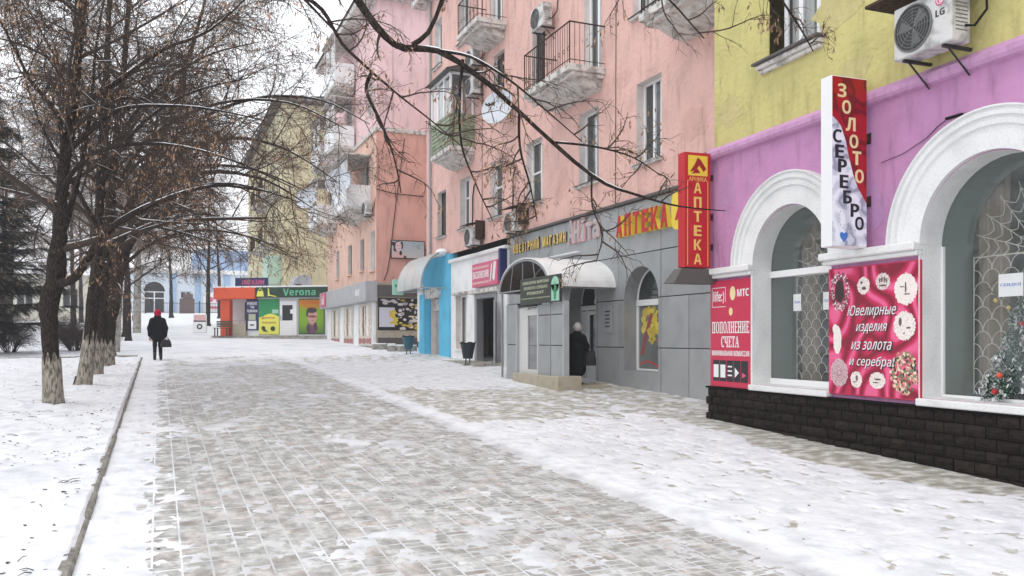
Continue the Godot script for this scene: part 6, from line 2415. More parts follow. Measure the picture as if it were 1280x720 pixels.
func build_kiosk():
	var f := frame_k
	var o := thing("shop_kiosk", "low shop kiosk with orange and dark green fascia and poster front", "kiosk", f, "", 1.95)
	var s := Sh.new()
	s.box(Vector3(1.55, 2.0, -4.0), Vector3(7.1, 4.88, -0.02))
	s.box(Vector3(-0.2, 2.0, -4.0), Vector3(1.55, 4.88, -1.3))
	part(o, "walls", s, M.white_wall)
	s = Sh.new()
	s.bev(Vector3(-0.45, 4.84, -4.2), Vector3(7.1, 4.98, 0.30), 0.02)
	part(o, "roof", s, M.snow_cap)
	s = Sh.new()
	s.bev(Vector3(-0.45, 4.22, -0.05), Vector3(2.2, 4.90, 0.34), 0.04)
	s.bev(Vector3(-0.45, 4.22, -1.8), Vector3(-0.28, 4.90, -0.05), 0.02)
	part(o, "orange_fascia", s, M.ink_orange)
	s = Sh.new()
	s.bev(Vector3(2.2, 4.30, 0.0), Vector3(6.75, 4.90, 0.32), 0.02)
	var gf := part(o, "green_fascia", s, M.ink_green_dark)
	put_letters(o, "fascia_lettering", "Verona", "sans", 2.0, 0.40, 0.02, Vector3(4.95, 4.60, 0.325), M.ink_verona)
	s = Sh.new()
	s.extrude(PackedVector2Array([Vector2(2.30, 4.36), Vector2(2.75, 4.36), Vector2(2.70, 4.68), Vector2(2.36, 4.68)]), 0.32, 0.33)
	ring(s, Vector3(2.53, 4.70, 0.325), 0.11, 0.018, 16)
	s.extrude(PackedVector2Array([Vector2(3.0, 4.84), Vector2(3.06, 4.84), Vector2(3.12, 4.46), Vector2(3.55, 4.36), Vector2(3.5, 4.33), Vector2(3.06, 4.40), Vector2(3.04, 4.36), Vector2(3.0, 4.36)]), 0.32, 0.33)
	part(gf, "bag_and_shoe_mark", s, M.ink_lemon)
	# recess on the left: red pillar, white inner wall with window
	s = Sh.new()
	s.bev(Vector3(-0.15, 2.0, -0.35), Vector3(0.45, 4.22, 0.05), 0.02)
	part(o, "red_pillar", s, M.ink_orange)
	s = Sh.new()
	s.bev(Vector3(0.75, 2.4, -1.28), Vector3(1.25, 4.1, -1.24), 0.01)
	part(o, "recess_window", s, M.pane_dark)
	s = Sh.new()
	s.bev(Vector3(-0.5, 1.6, -1.4), Vector3(7.0, 2.05, 0.45), 0.02)
	s.bev(Vector3(3.0, 1.6, 0.0), Vector3(7.2, 1.98, 1.0), 0.02)
	part(o, "step", s, M.concrete)
	# door
	s = Sh.new()
	s.bev(Vector3(3.62, 2.06, 0.0), Vector3(4.68, 4.12, 0.06), 0.01)
	var d := part(o, "door", s, M.pvc)
	s = Sh.new()
	face(s, 3.78, 4.42, 2.95, 3.85, 0.065)
	part(d, "pane", s, M.ink_black)
	s = Sh.new()
	s.box(Vector3(4.28, 3.35, 0.068), Vector3(4.5, 3.6, 0.072))
	part(d, "notice", s, M.ink_white)
	s = Sh.new()
	s.bar(Vector3(3.70, 2.95, 0.09), Vector3(3.70, 3.25, 0.09), 0.02)
	part(d, "handle", s, M.grey_metal)
	# railing and panel at the recess
	s = Sh.new()
	s.box(Vector3(0.72, 2.0, 0.1), Vector3(1.5, 2.75, 0.14))
	for x in [0.7, 1.1, 1.5]:
		s.bar(Vector3(x, 2.0, 0.12), Vector3(x, 2.95, 0.12), 0.02)
	s.bar(Vector3(0.7, 2.95, 0.12), Vector3(1.5, 2.95, 0.12), 0.02)
	part(o, "railing", s, M.tan_concrete)
	# posters
	var t := thing("blue_kiosk_sign", "tall dark blue sign with white lettering on the kiosk front", "sign", at(f, 1.88, 2.38, 0.0))
	var b := Sh.new()
	b.bev(Vector3(-0.38, 0, -0.02), Vector3(0.38, 1.84, 0.04), 0.01)
	part(t, "board", b, M.ink_navy)
	put_letters(t, "lettering", "РЕМОНТ", "sans", 0.62, 0.19, 0.004, Vector3(0, 1.58, 0.042), M.ink_white)
	put_letters(t, "lettering", "ТВ", "sans", 0.24, 0.13, 0.004, Vector3(0, 1.36, 0.042), M.ink_white)
	put_letters(t, "lettering", "ТЕЛЕФОН", "sans", 0.66, 0.16, 0.004, Vector3(0, 1.14, 0.042), M.ink_white)
	b = Sh.new()
	b.bev(Vector3(-0.22, 0.60, 0.04), Vector3(0.22, 0.96, 0.046), 0.01)
	part(t, "screen_mark", b, M.ink_olive)
	b = Sh.new()
	b.bev(Vector3(-0.26, 0.07, 0.04), Vector3(0.26, 0.56, 0.046), 0.01)
	var wm := part(t, "white_mark", b, M.ink_white)
	b = Sh.new()
	b.bev(Vector3(-0.13, 0.27, 0.046), Vector3(0.13, 0.35, 0.05), 0.006)
	part(wm, "dark_mark", b, M.ink_black)
	t = thing("green_yellow_kiosk_poster", "green and yellow poster with red script left of the kiosk door", "poster", at(f, 2.93, 2.12, 0.0))
	b = Sh.new()
	b.bev(Vector3(-0.64, 0, -0.02), Vector3(0.64, 2.1, 0.03), 0.01)
	part(t, "board", b, M.ink_green)
	b = Sh.new()
	var poly := PackedVector2Array([Vector2(-0.63, 0.01), Vector2(0.63, 0.01), Vector2(0.63, 1.05)])
	for k in 9:
		poly.push_back(Vector2(0.5 - k * 0.14, 1.12 + 0.12 * sin(k * 0.55)))
	b.extrude(poly, 0.03, 0.034)
	part(t, "yellow_ground", b, M.ink_lemon)
	put_letters(t, "lettering", "Дитяча", "sans", 0.8, 0.17, 0.003, Vector3(-0.05, 0.98, 0.036), M.ink_red, 0.25)
	put_letters(t, "lettering", "Іграшка", "sans", 0.85, 0.17, 0.003, Vector3(0.0, 0.70, 0.036), M.ink_red_dark, 0.25)
	b = Sh.new()
	disc(b, Vector3(-0.35, 0.38, 0.036), 0.13, 12)
	disc(b, Vector3(0.25, 0.35, 0.036), 0.15, 12)
	b.tri(Vector3(-0.4, 0.2, 0.036), Vector3(-0.05, 0.15, 0.036), Vector3(-0.3, 0.4, 0.036))
	part(t, "figures", b, M.ink_green_dark)
	b = Sh.new()
	b.box(Vector3(0.2, 1.25, 0.03), Vector3(0.6, 1.48, 0.036))
	part(t, "label", b, M.ink_mint)
	t = thing("spectacles_poster", "lime poster of a man in glasses right of the kiosk door", "poster", at(f, 5.57, 2.15, 0.0))
	b = Sh.new()
	b.bev(Vector3(-0.80, 0, -0.02), Vector3(0.80, 2.06, 0.03), 0.01)
	part(t, "board", b, M.ink_green_dark)
	var im := Image.create(110, 140, false, Image.FORMAT_RGB8)
	for y in 140:
		for x in 110:
			im.set_pixel(x, y, Color(0.80, 0.55, 0.10).lerp(Color(0.50, 0.66, 0.12), smoothstep(15, 50, y)).lerp(Color(0.36, 0.52, 0.18), smoothstep(90, 140, y)))
	blob(im, 57, 118, 26, 26, Color(0.42, 0.22, 0.33), 3)
	blob(im, 42, 122, 6, 20, Color(0.20, 0.16, 0.20), 4)
	blob(im, 72, 110, 6, 18, Color(0.22, 0.16, 0.20), 5)
	blob(im, 57, 92, 13, 14, Color(0.72, 0.50, 0.46), 6)
	blob(im, 58, 68, 21, 30, Color(0.82, 0.60, 0.56), 7)
	blob(im, 56, 44, 23, 12, Color(0.12, 0.12, 0.10), 8)
	blob(im, 36, 58, 5, 13, Color(0.12, 0.12, 0.10), 9)
	blob(im, 58, 70, 20, 5, Color(0.48, 0.20, 0.24), 10)
	blob(im, 60, 86, 7, 2, Color(0.62, 0.34, 0.34), 11)
	var m := StandardMaterial3D.new()
	m.resource_name = "spectacles_print"
	m.albedo_texture = ImageTexture.create_from_image(im)
	m.roughness = 0.4
	b = Sh.new()
	face(b, -0.76, 0.76, 0.05, 2.02, 0.032)
	part(t, "print", b, m)
	put_letters(t, "lettering", "ОПТИКА", "sans", 1.25, 0.20, 0.003, Vector3(0, 1.84, 0.035), M.ink_orange)
	put_letters(t, "lettering", "ЦЕНЫ", "sans", 0.85, 0.17, 0.003, Vector3(0, 1.58, 0.035), M.ink_orange)
	# things on and round the kiosk
	t = thing("purple_roof_sign", "purple and dark blue sign lying along the roof edge of the kiosk", "sign", at(f, 1.5, 4.98, -0.6))
	b = Sh.new()
	b.bev(Vector3(-1.0, 0, 0), Vector3(1.1, 0.55, 0.08), 0.01)
	part(t, "board", b, M.ink_navy)
	put_letters(t, "lettering", "МАГАЗИН", "sans", 1.4, 0.30, 0.004, Vector3(0.15, 0.28, 0.082), M.ink_pink)
	dish(at(f, 4.5, 5.0, -1.2), 0.62, Vector3(0.3, 0.4, 1.0), "white satellite dish behind the kiosk roof, the upper of two", M.dish)
	dish(at(f, 4.9, 4.98, -0.8), 0.66, Vector3(-0.2, 0.35, 1.0), "grey satellite dish on the kiosk roof, the lower of two", M.dish_grey)
	t = thing("park_bench", "dark green bench before the red pillar of the kiosk", "bench", at(f, 0.35, 2.06, 0.75))
	b = Sh.new()
	for k in 4:
		b.bev(Vector3(-0.45, 0.42, -0.18 + k * 0.1), Vector3(0.45, 0.46, -0.10 + k * 0.1), 0.006)
	part(t, "seat", b, M.ink_green_dark)
	b = Sh.new()
	for k in 4:
		b.bev(Vector3(-0.45, 0.52 + k * 0.09, -0.22), Vector3(0.45, 0.59 + k * 0.09, -0.18), 0.006)
	part(t, "backrest", b, M.ink_green_dark)
	for x in [-0.38, 0.38]:
		b = Sh.new()
		b.bev(Vector3(x - 0.03, -0.05, -0.2), Vector3(x + 0.03, 0.42, -0.15), 0.006)
		b.bev(Vector3(x - 0.03, -0.05, 0.12), Vector3(x + 0.03, 0.42, 0.17), 0.006)
		part(t, "leg", b, M.dark_metal)


func build_backdrop():
	# ochre block behind the kiosk
	var f := Transform3D(Basis(Vector3.UP, -PI / 2), W(7.5, 0, 0))
	var o := thing("ochre_block", "ochre yellow block rising behind the kiosk", "building", f, "", 2.2)
	var s := Sh.new()
	var ops := []
	var rvo := []
	for fl in 4:
		ops.clear()
		for k in 4:
			ops.append([-78.0 + k * 5.2, -76.6 + k * 5.2, 6.2 + fl * 3.1, 7.9 + fl * 3.1])
		wall_band(s, -80.0, -57.0, 5.3 + fl * 3.1, 8.4 + fl * 3.1, ops, 0.2, rvo)
	face(s, -80.0, -57.0, 2.0, 5.3)
	shell(s, -80.0, -57.0, 2.0, 17.7, 12.0)
	part(o, "wall", s, M.ochre)
	put_reveals(o, rvo, M.ochre)
	for fl in 4:
		for k in 4:
			window(o, -78.0 + k * 5.2, -76.6 + k * 5.2, 6.2 + fl * 3.1, 7.9 + fl * 3.1, 0.15, [0.5], 0.0, {"glass": M.pane_dark, "flash": false})
	s = Sh.new()
	s.quad(Vector3(-57.0, 17.7, 0.6), Vector3(-57.0, 17.7, -12.5), Vector3(-60.0, 19.4, -6.0), Vector3(-60.0, 19.4, -6.0))
	s.quad(Vector3(-80.5, 17.7, 0.6), Vector3(-56.7, 17.7, 0.6), Vector3(-60.0, 19.4, -6.0), Vector3(-78.0, 19.4, -6.0))
	s.bev(Vector3(-80.5, 17.5, -12.5), Vector3(-56.6, 17.7, 0.6), 0.03)
	part(o, "roof", s, M.cap)
	for q in [[-62.5, 8.6], [-62.5, 12.0], [-67.7, 8.6], [-67.7, 12.0]]:
		balcony(o, q[0], q[0] + 2.6, q[1], 1.0, 1.0)
	s = Sh.new()
	s.bev(Vector3(-60.6, 5.5, 0.0), Vector3(-57.6, 7.4, 0.9), 0.03)
	part(o, "mint_balcony", s, mat("mint_wall", Color(0.50, 0.66, 0.56), 0.8), "mint green enclosed balcony")

	# pale blue and white building closing the street
	f = Transform3D(Basis(), W(0, 0, 121.0))
	o = thing("blue_and_white_building", "pale blue and white building with arched doorway closing the far end", "building", f, "", 5.0)
	s = Sh.new()
	var rv := []
	wall_band(s, -26.0, 16.0, 4.8, 10.8, [[-24.0, -22.0, 5.0, 8.0, 1], [-17.0, -15.0, 5.0, 8.0, 1], [-10.0, -8.0, 5.0, 8.0, 1], [-1.9, 0.7, 5.0, 8.2, 1], [2.6, 4.0, 5.6, 8.3], [9.0, 10.6, 5.6, 8.4], [12.4, 14.0, 5.6, 8.4]], 0.5, rv)
	shell(s, -26.0, 16.0, 4.8, 10.8, 14.0)
	part(o, "wall", s, mat("pale_wall", Color(0.66, 0.72, 0.78), 0.85))
	put_reveals(o, rv, M.white_paint, "window_reveal")
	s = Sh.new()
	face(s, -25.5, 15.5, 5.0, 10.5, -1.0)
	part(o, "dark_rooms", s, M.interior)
	for q in [[-1.9, 0.7, 8.2], [2.6, 4.0, 8.3], [9.0, 10.6, 8.4], [12.4, 14.0, 8.4], [-10.0, -8.0, 8.0], [-17.0, -15.0, 8.0]]:
		window(o, q[0], q[1], 5.2, q[2], 0.4, [0.5], 0.7, {"glass": M.pane_dark, "sill": false, "w": 0.12})
	var pm := mat("blue_pilaster", Color(0.34, 0.48, 0.66), 0.8)
	for x in [-21.0, -12.5, -5.5, 1.4, 4.5, 6.0, 8.2, 11.4, 15.0]:
		s = Sh.new()
		s.bev(Vector3(x, 4.8, 0.0), Vector3(x + 0.7, 10.6, 0.25), 0.03)
		part(o, "pilaster", s, pm)
	s = Sh.new()
	s.bev(Vector3(-26.4, 10.6, -14.0), Vector3(16.4, 11.2, 0.6), 0.05)
	part(o, "cornice", s, M.white_paint)
	s = Sh.new()
	s.bev(Vector3(4.4, 11.2, -12.0), Vector3(15.8, 14.0, -0.2), 0.05)
	part(o, "blue_upper_storey", s, mat("blue_upper", Color(0.36, 0.48, 0.68), 0.8, {"tex": "mottle", "scale": 0.1}), "deep blue upper storey")
	var t := thing("white_far_billboard", "white billboard with dark and red print in front of the far blue building", "billboard", Transform3D(Basis(), W(6.6, 5.35, 116.5)))
	var b := Sh.new()
	b.bev(Vector3(-1.3, 0.0, -0.05), Vector3(1.3, 2.6, 0.05), 0.02)
	part(t, "board", b, M.ink_white)
	b = Sh.new()
	disc(b, Vector3(-0.4, 1.7, 0.06), 0.35, 12)
	disc(b, Vector3(0.5, 1.6, 0.06), 0.3, 12)
	b.box(Vector3(-0.9, 0.5, 0.05), Vector3(0.9, 0.8, 0.06))
	part(t, "print", b, M.ink_pink)
	# iron fence with brick posts
	t = thing("iron_fence", "low dark iron fence in front of the blue and white building", "fence", Transform3D(Basis(), W(0, gy(0, 116), 116.0)))
	for k in 12:
		var x := -24.0 + k * 3.2
		b = Sh.new()
		b.bev(Vector3(x - 0.08, -0.6, -0.08), Vector3(x + 0.08, 1.65, 0.08), 0.02)
		part(t, "post", b, M.dark_metal)
	b = Sh.new()
	for y in [0.2, 1.35]:
		b.bar(Vector3(-24, y, 0), Vector3(11.2, y, 0), 0.03, 5)
	for k in 176:
		var x := -24.0 + k * 0.2
		b.bar(Vector3(x, 0.05, 0), Vector3(x, 1.5, 0), 0.016, 4)
	part(t, "railing", b, M.dark_metal)
	for q in [[3.3, "dark stone gate pier in the iron fence before the far building"]]:
		b = Sh.new()
		b.bev(Vector3(-0.9, -0.6, -0.3), Vector3(0.9, 1.9, 0.3), 0.05)
		b.bev(Vector3(-0.5, 1.9, -0.35), Vector3(0.7, 2.5, 0.35), 0.05)
		single("gate_pier", b, mat("pier", Color(0.13, 0.09, 0.085), 0.9), q[1], "pier", Transform3D(Basis(), W(q[0], gy(q[0], 115.5), 115.5)))
	# low pale house among the trees on the left
	o = thing("pale_low_house", "low pale house half hidden among the trees on the left", "building", Transform3D(Basis(Vector3.UP, 0.25), W(-11.0, gy(-11, 92), 92.0)))
	var rvc := []
	s = Sh.new()
	wall_band(s, -7.0, 6.0, 0.0, 4.6, [[-5.0, -3.6, 1.2, 3.2], [-1.5, -0.1, 1.2, 3.2], [2.4, 3.8, 1.2, 3.2]], 0.25, rvc)
	shell(s, -7.0, 6.0, -1.0, 4.6, 7.0)
	part(o, "wall", s, mat("cream_wall", Color(0.62, 0.58, 0.50), 0.9))
	put_reveals(o, rvc, M.cream_wall)
	for x in [-5.0, -1.5, 2.4]:
		window(o, x, x + 1.4, 1.2, 3.2, 0.2, [0.5], 0.0, {"glass": M.pane_dark, "sill": false})
	s = Sh.new()
	s.quad(Vector3(-7.5, 4.5, 0.6), Vector3(6.5, 4.5, 0.6), Vector3(6.5, 7.2, -3.5), Vector3(-7.5, 7.2, -3.5))
	s.quad(Vector3(6.5, 4.5, -7.6), Vector3(-7.5, 4.5, -7.6), Vector3(-7.5, 7.2, -3.5), Vector3(6.5, 7.2, -3.5))
	s.tri(Vector3(6.0, 4.6, 0), Vector3(6.0, 4.6, -7.0), Vector3(6.0, 7.0, -3.5))
	part(o, "roof", s, M.snow_cap)

	# sandwich board
	t = thing("sandwich_board", "white and salmon sandwich board standing in the snow left of the kiosk", "sandwich board", Transform3D(Basis(Vector3.UP, -0.2), W(2.52, gy(2.52, 60.0), 60.0)))
	for q in [-1, 1]:
		b = Sh.new()
		b.xf = Transform3D(Basis(Vector3.RIGHT, q * -0.16), Vector3(0, 0, q * 0.2))
		b.bev(Vector3(-0.42, 0.0, -0.02), Vector3(0.42, 1.25, 0.02), 0.01)
		var pl := part(t, "panel", b, M.ink_white)
		if q == 1:
			b = Sh.new()
			b.xf = Transform3D(Basis(Vector3.RIGHT, -0.16), Vector3(0, 0, 0.2))
			b.bev(Vector3(-0.38, 0.84, 0.018), Vector3(0.38, 1.22, 0.026), 0.004)
			part(pl, "salmon_field", b, M.ink_rose)
			b = Sh.new()
			b.xf = Transform3D(Basis(Vector3.RIGHT, -0.16), Vector3(0, 0, 0.2))
			b.bev(Vector3(-0.40, 0.74, 0.018), Vector3(0.40, 0.83, 0.026), 0.004)
			ring(b, Vector3(0, 0.42, 0.022), 0.14, 0.045, 18)
			part(pl, "dark_print", b, M.ink_black)

	# lamp posts of the planting strip: pale concrete
	for q in [[-1.66, 38.0, 0.17, 6.5, 0.20, "leaning pale concrete post behind the leaning tree trunks"], [-1.38, 61.6, 0.26, 8.5, 0.05, "upright pale concrete post farther along the planting strip"]]:
		var p := thing("concrete_post", q[5], "post", Transform3D(Basis(Vector3(0, 0, 1), -q[4] * 0.25), W(q[0], gy(q[0], q[1]) - 0.2, q[1])), "concrete posts along the planting strip")
		b = Sh.new()
		b.tube(PackedVector3Array([Vector3(0, 0, 0), Vector3(0, q[3] * 0.5, 0), Vector3(0, q[3], 0)]), PackedFloat32Array([q[2], q[2] * 0.85, q[2] * 0.7]), 12)
		part(p, "shaft", b, M.concrete)
		b = Sh.new()
		b.tube(PackedVector3Array([Vector3(0, q[3], 0), Vector3(0.2, q[3] + 0.4, 0), Vector3(1.0, q[3] + 0.55, 0)]), PackedFloat32Array([0.05, 0.045, 0.04]), 8)
		part(p, "arm", b, M.grey_metal)
		b = Sh.new()
		b.bev(Vector3(0.9, q[3] + 0.46, -0.12), Vector3(1.5, q[3] + 0.58, 0.12), 0.03)
		part(p, "lamp_head", b, M.grey_metal)


# ---------------------------------------------------------------- trees
class Growth:
	var limbs := []            # Sh per big limb
	var branches := Sh.new()
	var twigs := Sh.new()
	var snow := Sh.new()
	var tips := []             # [position, direction]
	var rng := RandomNumberGenerator.new()
	var sides := 5
	var dense := 1.0
	var snowy := 1.0

	func smooth(pts: Array, rads: Array) -> Array:
		# Catmull-Rom through the given points
		var P := PackedVector3Array()
		var R := PackedFloat32Array()
		for i in pts.size() - 1:
			var a: Vector3 = pts[maxi(i - 1, 0)]
			var b: Vector3 = pts[i]
			var c: Vector3 = pts[i + 1]
			var d: Vector3 = pts[mini(i + 2, pts.size() - 1)]
			for k in 4:
				var t := k / 4.0
				P.push_back(b.cubic_interpolate(c, a, d, t))
				R.push_back(lerpf(rads[i], rads[i + 1], t))
		P.push_back(pts[-1])
		R.push_back(rads[-1])
		return [P, R]

	func cap_snow(P: PackedVector3Array, R: PackedFloat32Array, lo: float):
		# snow lying on the upper side of sloping wood, in broken runs
		var run := PackedVector3Array()
		var rr := PackedFloat32Array()
		for i in P.size() - 1:
			var t := (P[i + 1] - P[i]).normalized()
			var ok := absf(t.y) < 0.62 and R[i] > lo and rng.randf() < 0.80 * snowy
			if ok:
				run.push_back(P[i] + Vector3(0, R[i] * 0.70 + 0.001, 0))
				rr.push_back(minf(R[i] * 0.50, 0.022) + 0.0025)
			if (not ok or i == P.size() - 2) and run.size() > 1:
				rr[0] *= 0.3
				rr[rr.size() - 1] *= 0.3
				snow.tube(run, rr, 5)
			if not ok:
				run = PackedVector3Array()
				rr = PackedFloat32Array()

	func limb(pts: Array, rads: Array, own: bool, kids: int, kid_len: float, from := 0.25):
		var q := smooth(pts, rads)
		var P: PackedVector3Array = q[0]
		var R: PackedFloat32Array = q[1]
		for i in range(1, P.size() - 1):
			var w: float = R[i] * 0.16
			P[i] += Vector3(rng.randf_range(-w, w), rng.randf_range(-w, w), rng.randf_range(-w, w))
			R[i] *= rng.randf_range(0.93, 1.09)
		var s := Sh.new() if own else branches
		s.tube(P, R, 10 if own else 7)
		if own:
			limbs.append(s)
		cap_snow(P, R, 0.012)
		for k in kids:
			var f := from + (1.0 - from) * (k + rng.randf()) / kids
			var x := f * (P.size() - 1)
			var i := mini(int(x), P.size() - 2)
			var p := P[i].lerp(P[i + 1], x - i)
			var t := (P[i + 1] - P[i]).normalized()
			var side := t.cross(Vector3(rng.randf_range(-1, 1), rng.randf_range(-0.6, 0.6), rng.randf_range(-1, 1))).normalized()
			var d := (t * rng.randf_range(0.35, 0.9) + side * rng.randf_range(0.6, 1.1)).normalized()
			var r: float = clampf(R[i] * rng.randf_range(0.38, 0.55), 0.011, 0.07)
			grow(p, d, kid_len * rng.randf_range(0.6, 1.15) * (1.15 - 0.45 * f), r, 2)

	func grow(p: Vector3, d: Vector3, length: float, r: float, level: int):
		var n := 7 if level == 2 else (5 if level == 3 else 3)
		var P := PackedVector3Array([p])
		var R := PackedFloat32Array([r])
		var dirs := [d]
		var bend := Vector3(rng.randf_range(-1, 1), rng.randf_range(-0.4, 0.6), rng.randf_range(-1, 1)) * 0.18
		for i in n:
			var f := float(i) / n
			var lift: float = (0.16 - 0.42 * f) if level == 2 else (-0.10 if level == 3 else -0.16)
			d = (d + bend + Vector3(rng.randf_range(-1, 1), rng.randf_range(-1, 1), rng.randf_range(-1, 1)) * 0.17 + Vector3(0, lift, 0)).normalized()
			p += d * length / n
			P.push_back(p)
			R.push_back(lerpf(r, r * (0.30 if level < 4 else 0.45), (i + 1.0) / n))
			dirs.append(d)
		var s := branches if level == 2 else twigs
		s.tube(P, R, 5 if level == 2 else (4 if level == 3 else 3), false)
		if level == 2:
			cap_snow(P, R, 0.009)
		elif level == 3 and rng.randf() < 0.55:
			cap_snow(P, R, 0.0045)
		if level >= 4:
			tips.append([P[-1], d])
			if rng.randf() < 0.5:
				tips.append([P[1], d])
			return
		var kids := int((10 if level == 2 else 6) * dense * clampf(length, 0.5, 1.6) + rng.randf())
		for k in kids:
			var f := 0.18 + 0.82 * (k + rng.randf()) / kids
			var x := f * n
			var i := mini(int(x), n - 1)
			var q := P[i].lerp(P[i + 1], x - i)
			var t: Vector3 = dirs[i + 1]
			var side := t.cross(Vector3(rng.randf_range(-1, 1), rng.randf_range(-1, 1), rng.randf_range(-1, 1))).normalized()
			var nd := (t * rng.randf_range(0.5, 1.0) + side * rng.randf_range(0.5, 0.9)).normalized()
			var nl := length * rng.randf_range(0.30, 0.55) * (1.2 - 0.5 * f)
			grow(q, nd, clampf(nl, 0.14, 1.5), clampf(R[i] * 0.5, 0.0042 if level == 2 else 0.0032, 0.02), level + 1)


func seed_mesh() -> ArrayMesh:
	# a dry key: stalk, narrow bent blade
	var s := Sh.new()
	s.quad(Vector3(-0.0025, 0, 0), Vector3(0.0025, 0, 0), Vector3(0.0025, -0.03, 0.004), Vector3(-0.0025, -0.03, 0.004))
	s.quad(Vector3(-0.010, -0.03, 0.004), Vector3(0.010, -0.028, 0.004), Vector3(0.013, -0.055, 0.012), Vector3(-0.011, -0.055, 0.010))
	s.quad(Vector3(-0.011, -0.055, 0.010), Vector3(0.013, -0.055, 0.012), Vector3(0.004, -0.085, 0.006), Vector3(-0.004, -0.085, 0.006))
	return s.mesh(M.seed)


var seed_shape: ArrayMesh


func finish_tree(o: Node3D, g: Growth, bark: Material, wash: Sh, share: float, seeds_per := 3, seed_scale := 1.0):
	part(o, "trunk", g.limbs[0], bark)
	if wash != null:
		part(o, "whitewash", wash, M.bark_washed)
	for i in range(1, g.limbs.size()):
		part(o, "limb", g.limbs[i], bark)
	part(o, "branches", g.branches, M.twig, "", "stuff")
	part(o, "twigs", g.twigs, M.twig, "", "stuff")
	if not g.snow.idx.is_empty():
		part(o, "snow_on_branches", g.snow, M.snow_cap, "", "stuff")
	if share <= 0.0:
		return
	var list := []
	for t in g.tips:
		var clump := n_a.get_noise_3d(t[0].x * 0.55, t[0].y * 0.55, t[0].z * 0.55)
		if g.rng.randf() < share * (1.7 if clump > 0.08 else (0.6 if clump > -0.1 else 0.12)):
			list.append(t)
	if list.is_empty():
		return
	if seed_shape == null:
		seed_shape = seed_mesh()
	var mm := MultiMesh.new()
	mm.transform_format = MultiMesh.TRANSFORM_3D
	mm.use_colors = true
	mm.mesh = seed_shape
	mm.instance_count = list.size() * seeds_per
	for i in mm.instance_count:
		var t = list[i / seeds_per]
		var b := Basis(Vector3.UP, g.rng.randf() * TAU) * Basis(Vector3.RIGHT, g.rng.randf_range(-1.3, 1.3))
		var sc := g.rng.randf_range(0.45, 1.0) * seed_scale
		var p: Vector3 = t[0] + Vector3(g.rng.randf_range(-1, 1), g.rng.randf_range(-0.9, 0.3), g.rng.randf_range(-1, 1)) * 0.05
		mm.set_instance_transform(i, Transform3D(b.scaled(Vector3(sc, sc, sc)), p))
		var k := g.rng.randf_range(0.6, 1.35)
		mm.set_instance_color(i, Color(k, k * g.rng.randf_range(0.88, 1.0), k * g.rng.randf_range(0.75, 1.0)))
	var mi := MultiMeshInstance3D.new()
	mi.name = "dry_seeds"
	mi.multimesh = mm
	if drop.has(o):
		mi.position = drop[o]
	mi.set_meta("kind", "stuff")
	o.add_child(mi, true)


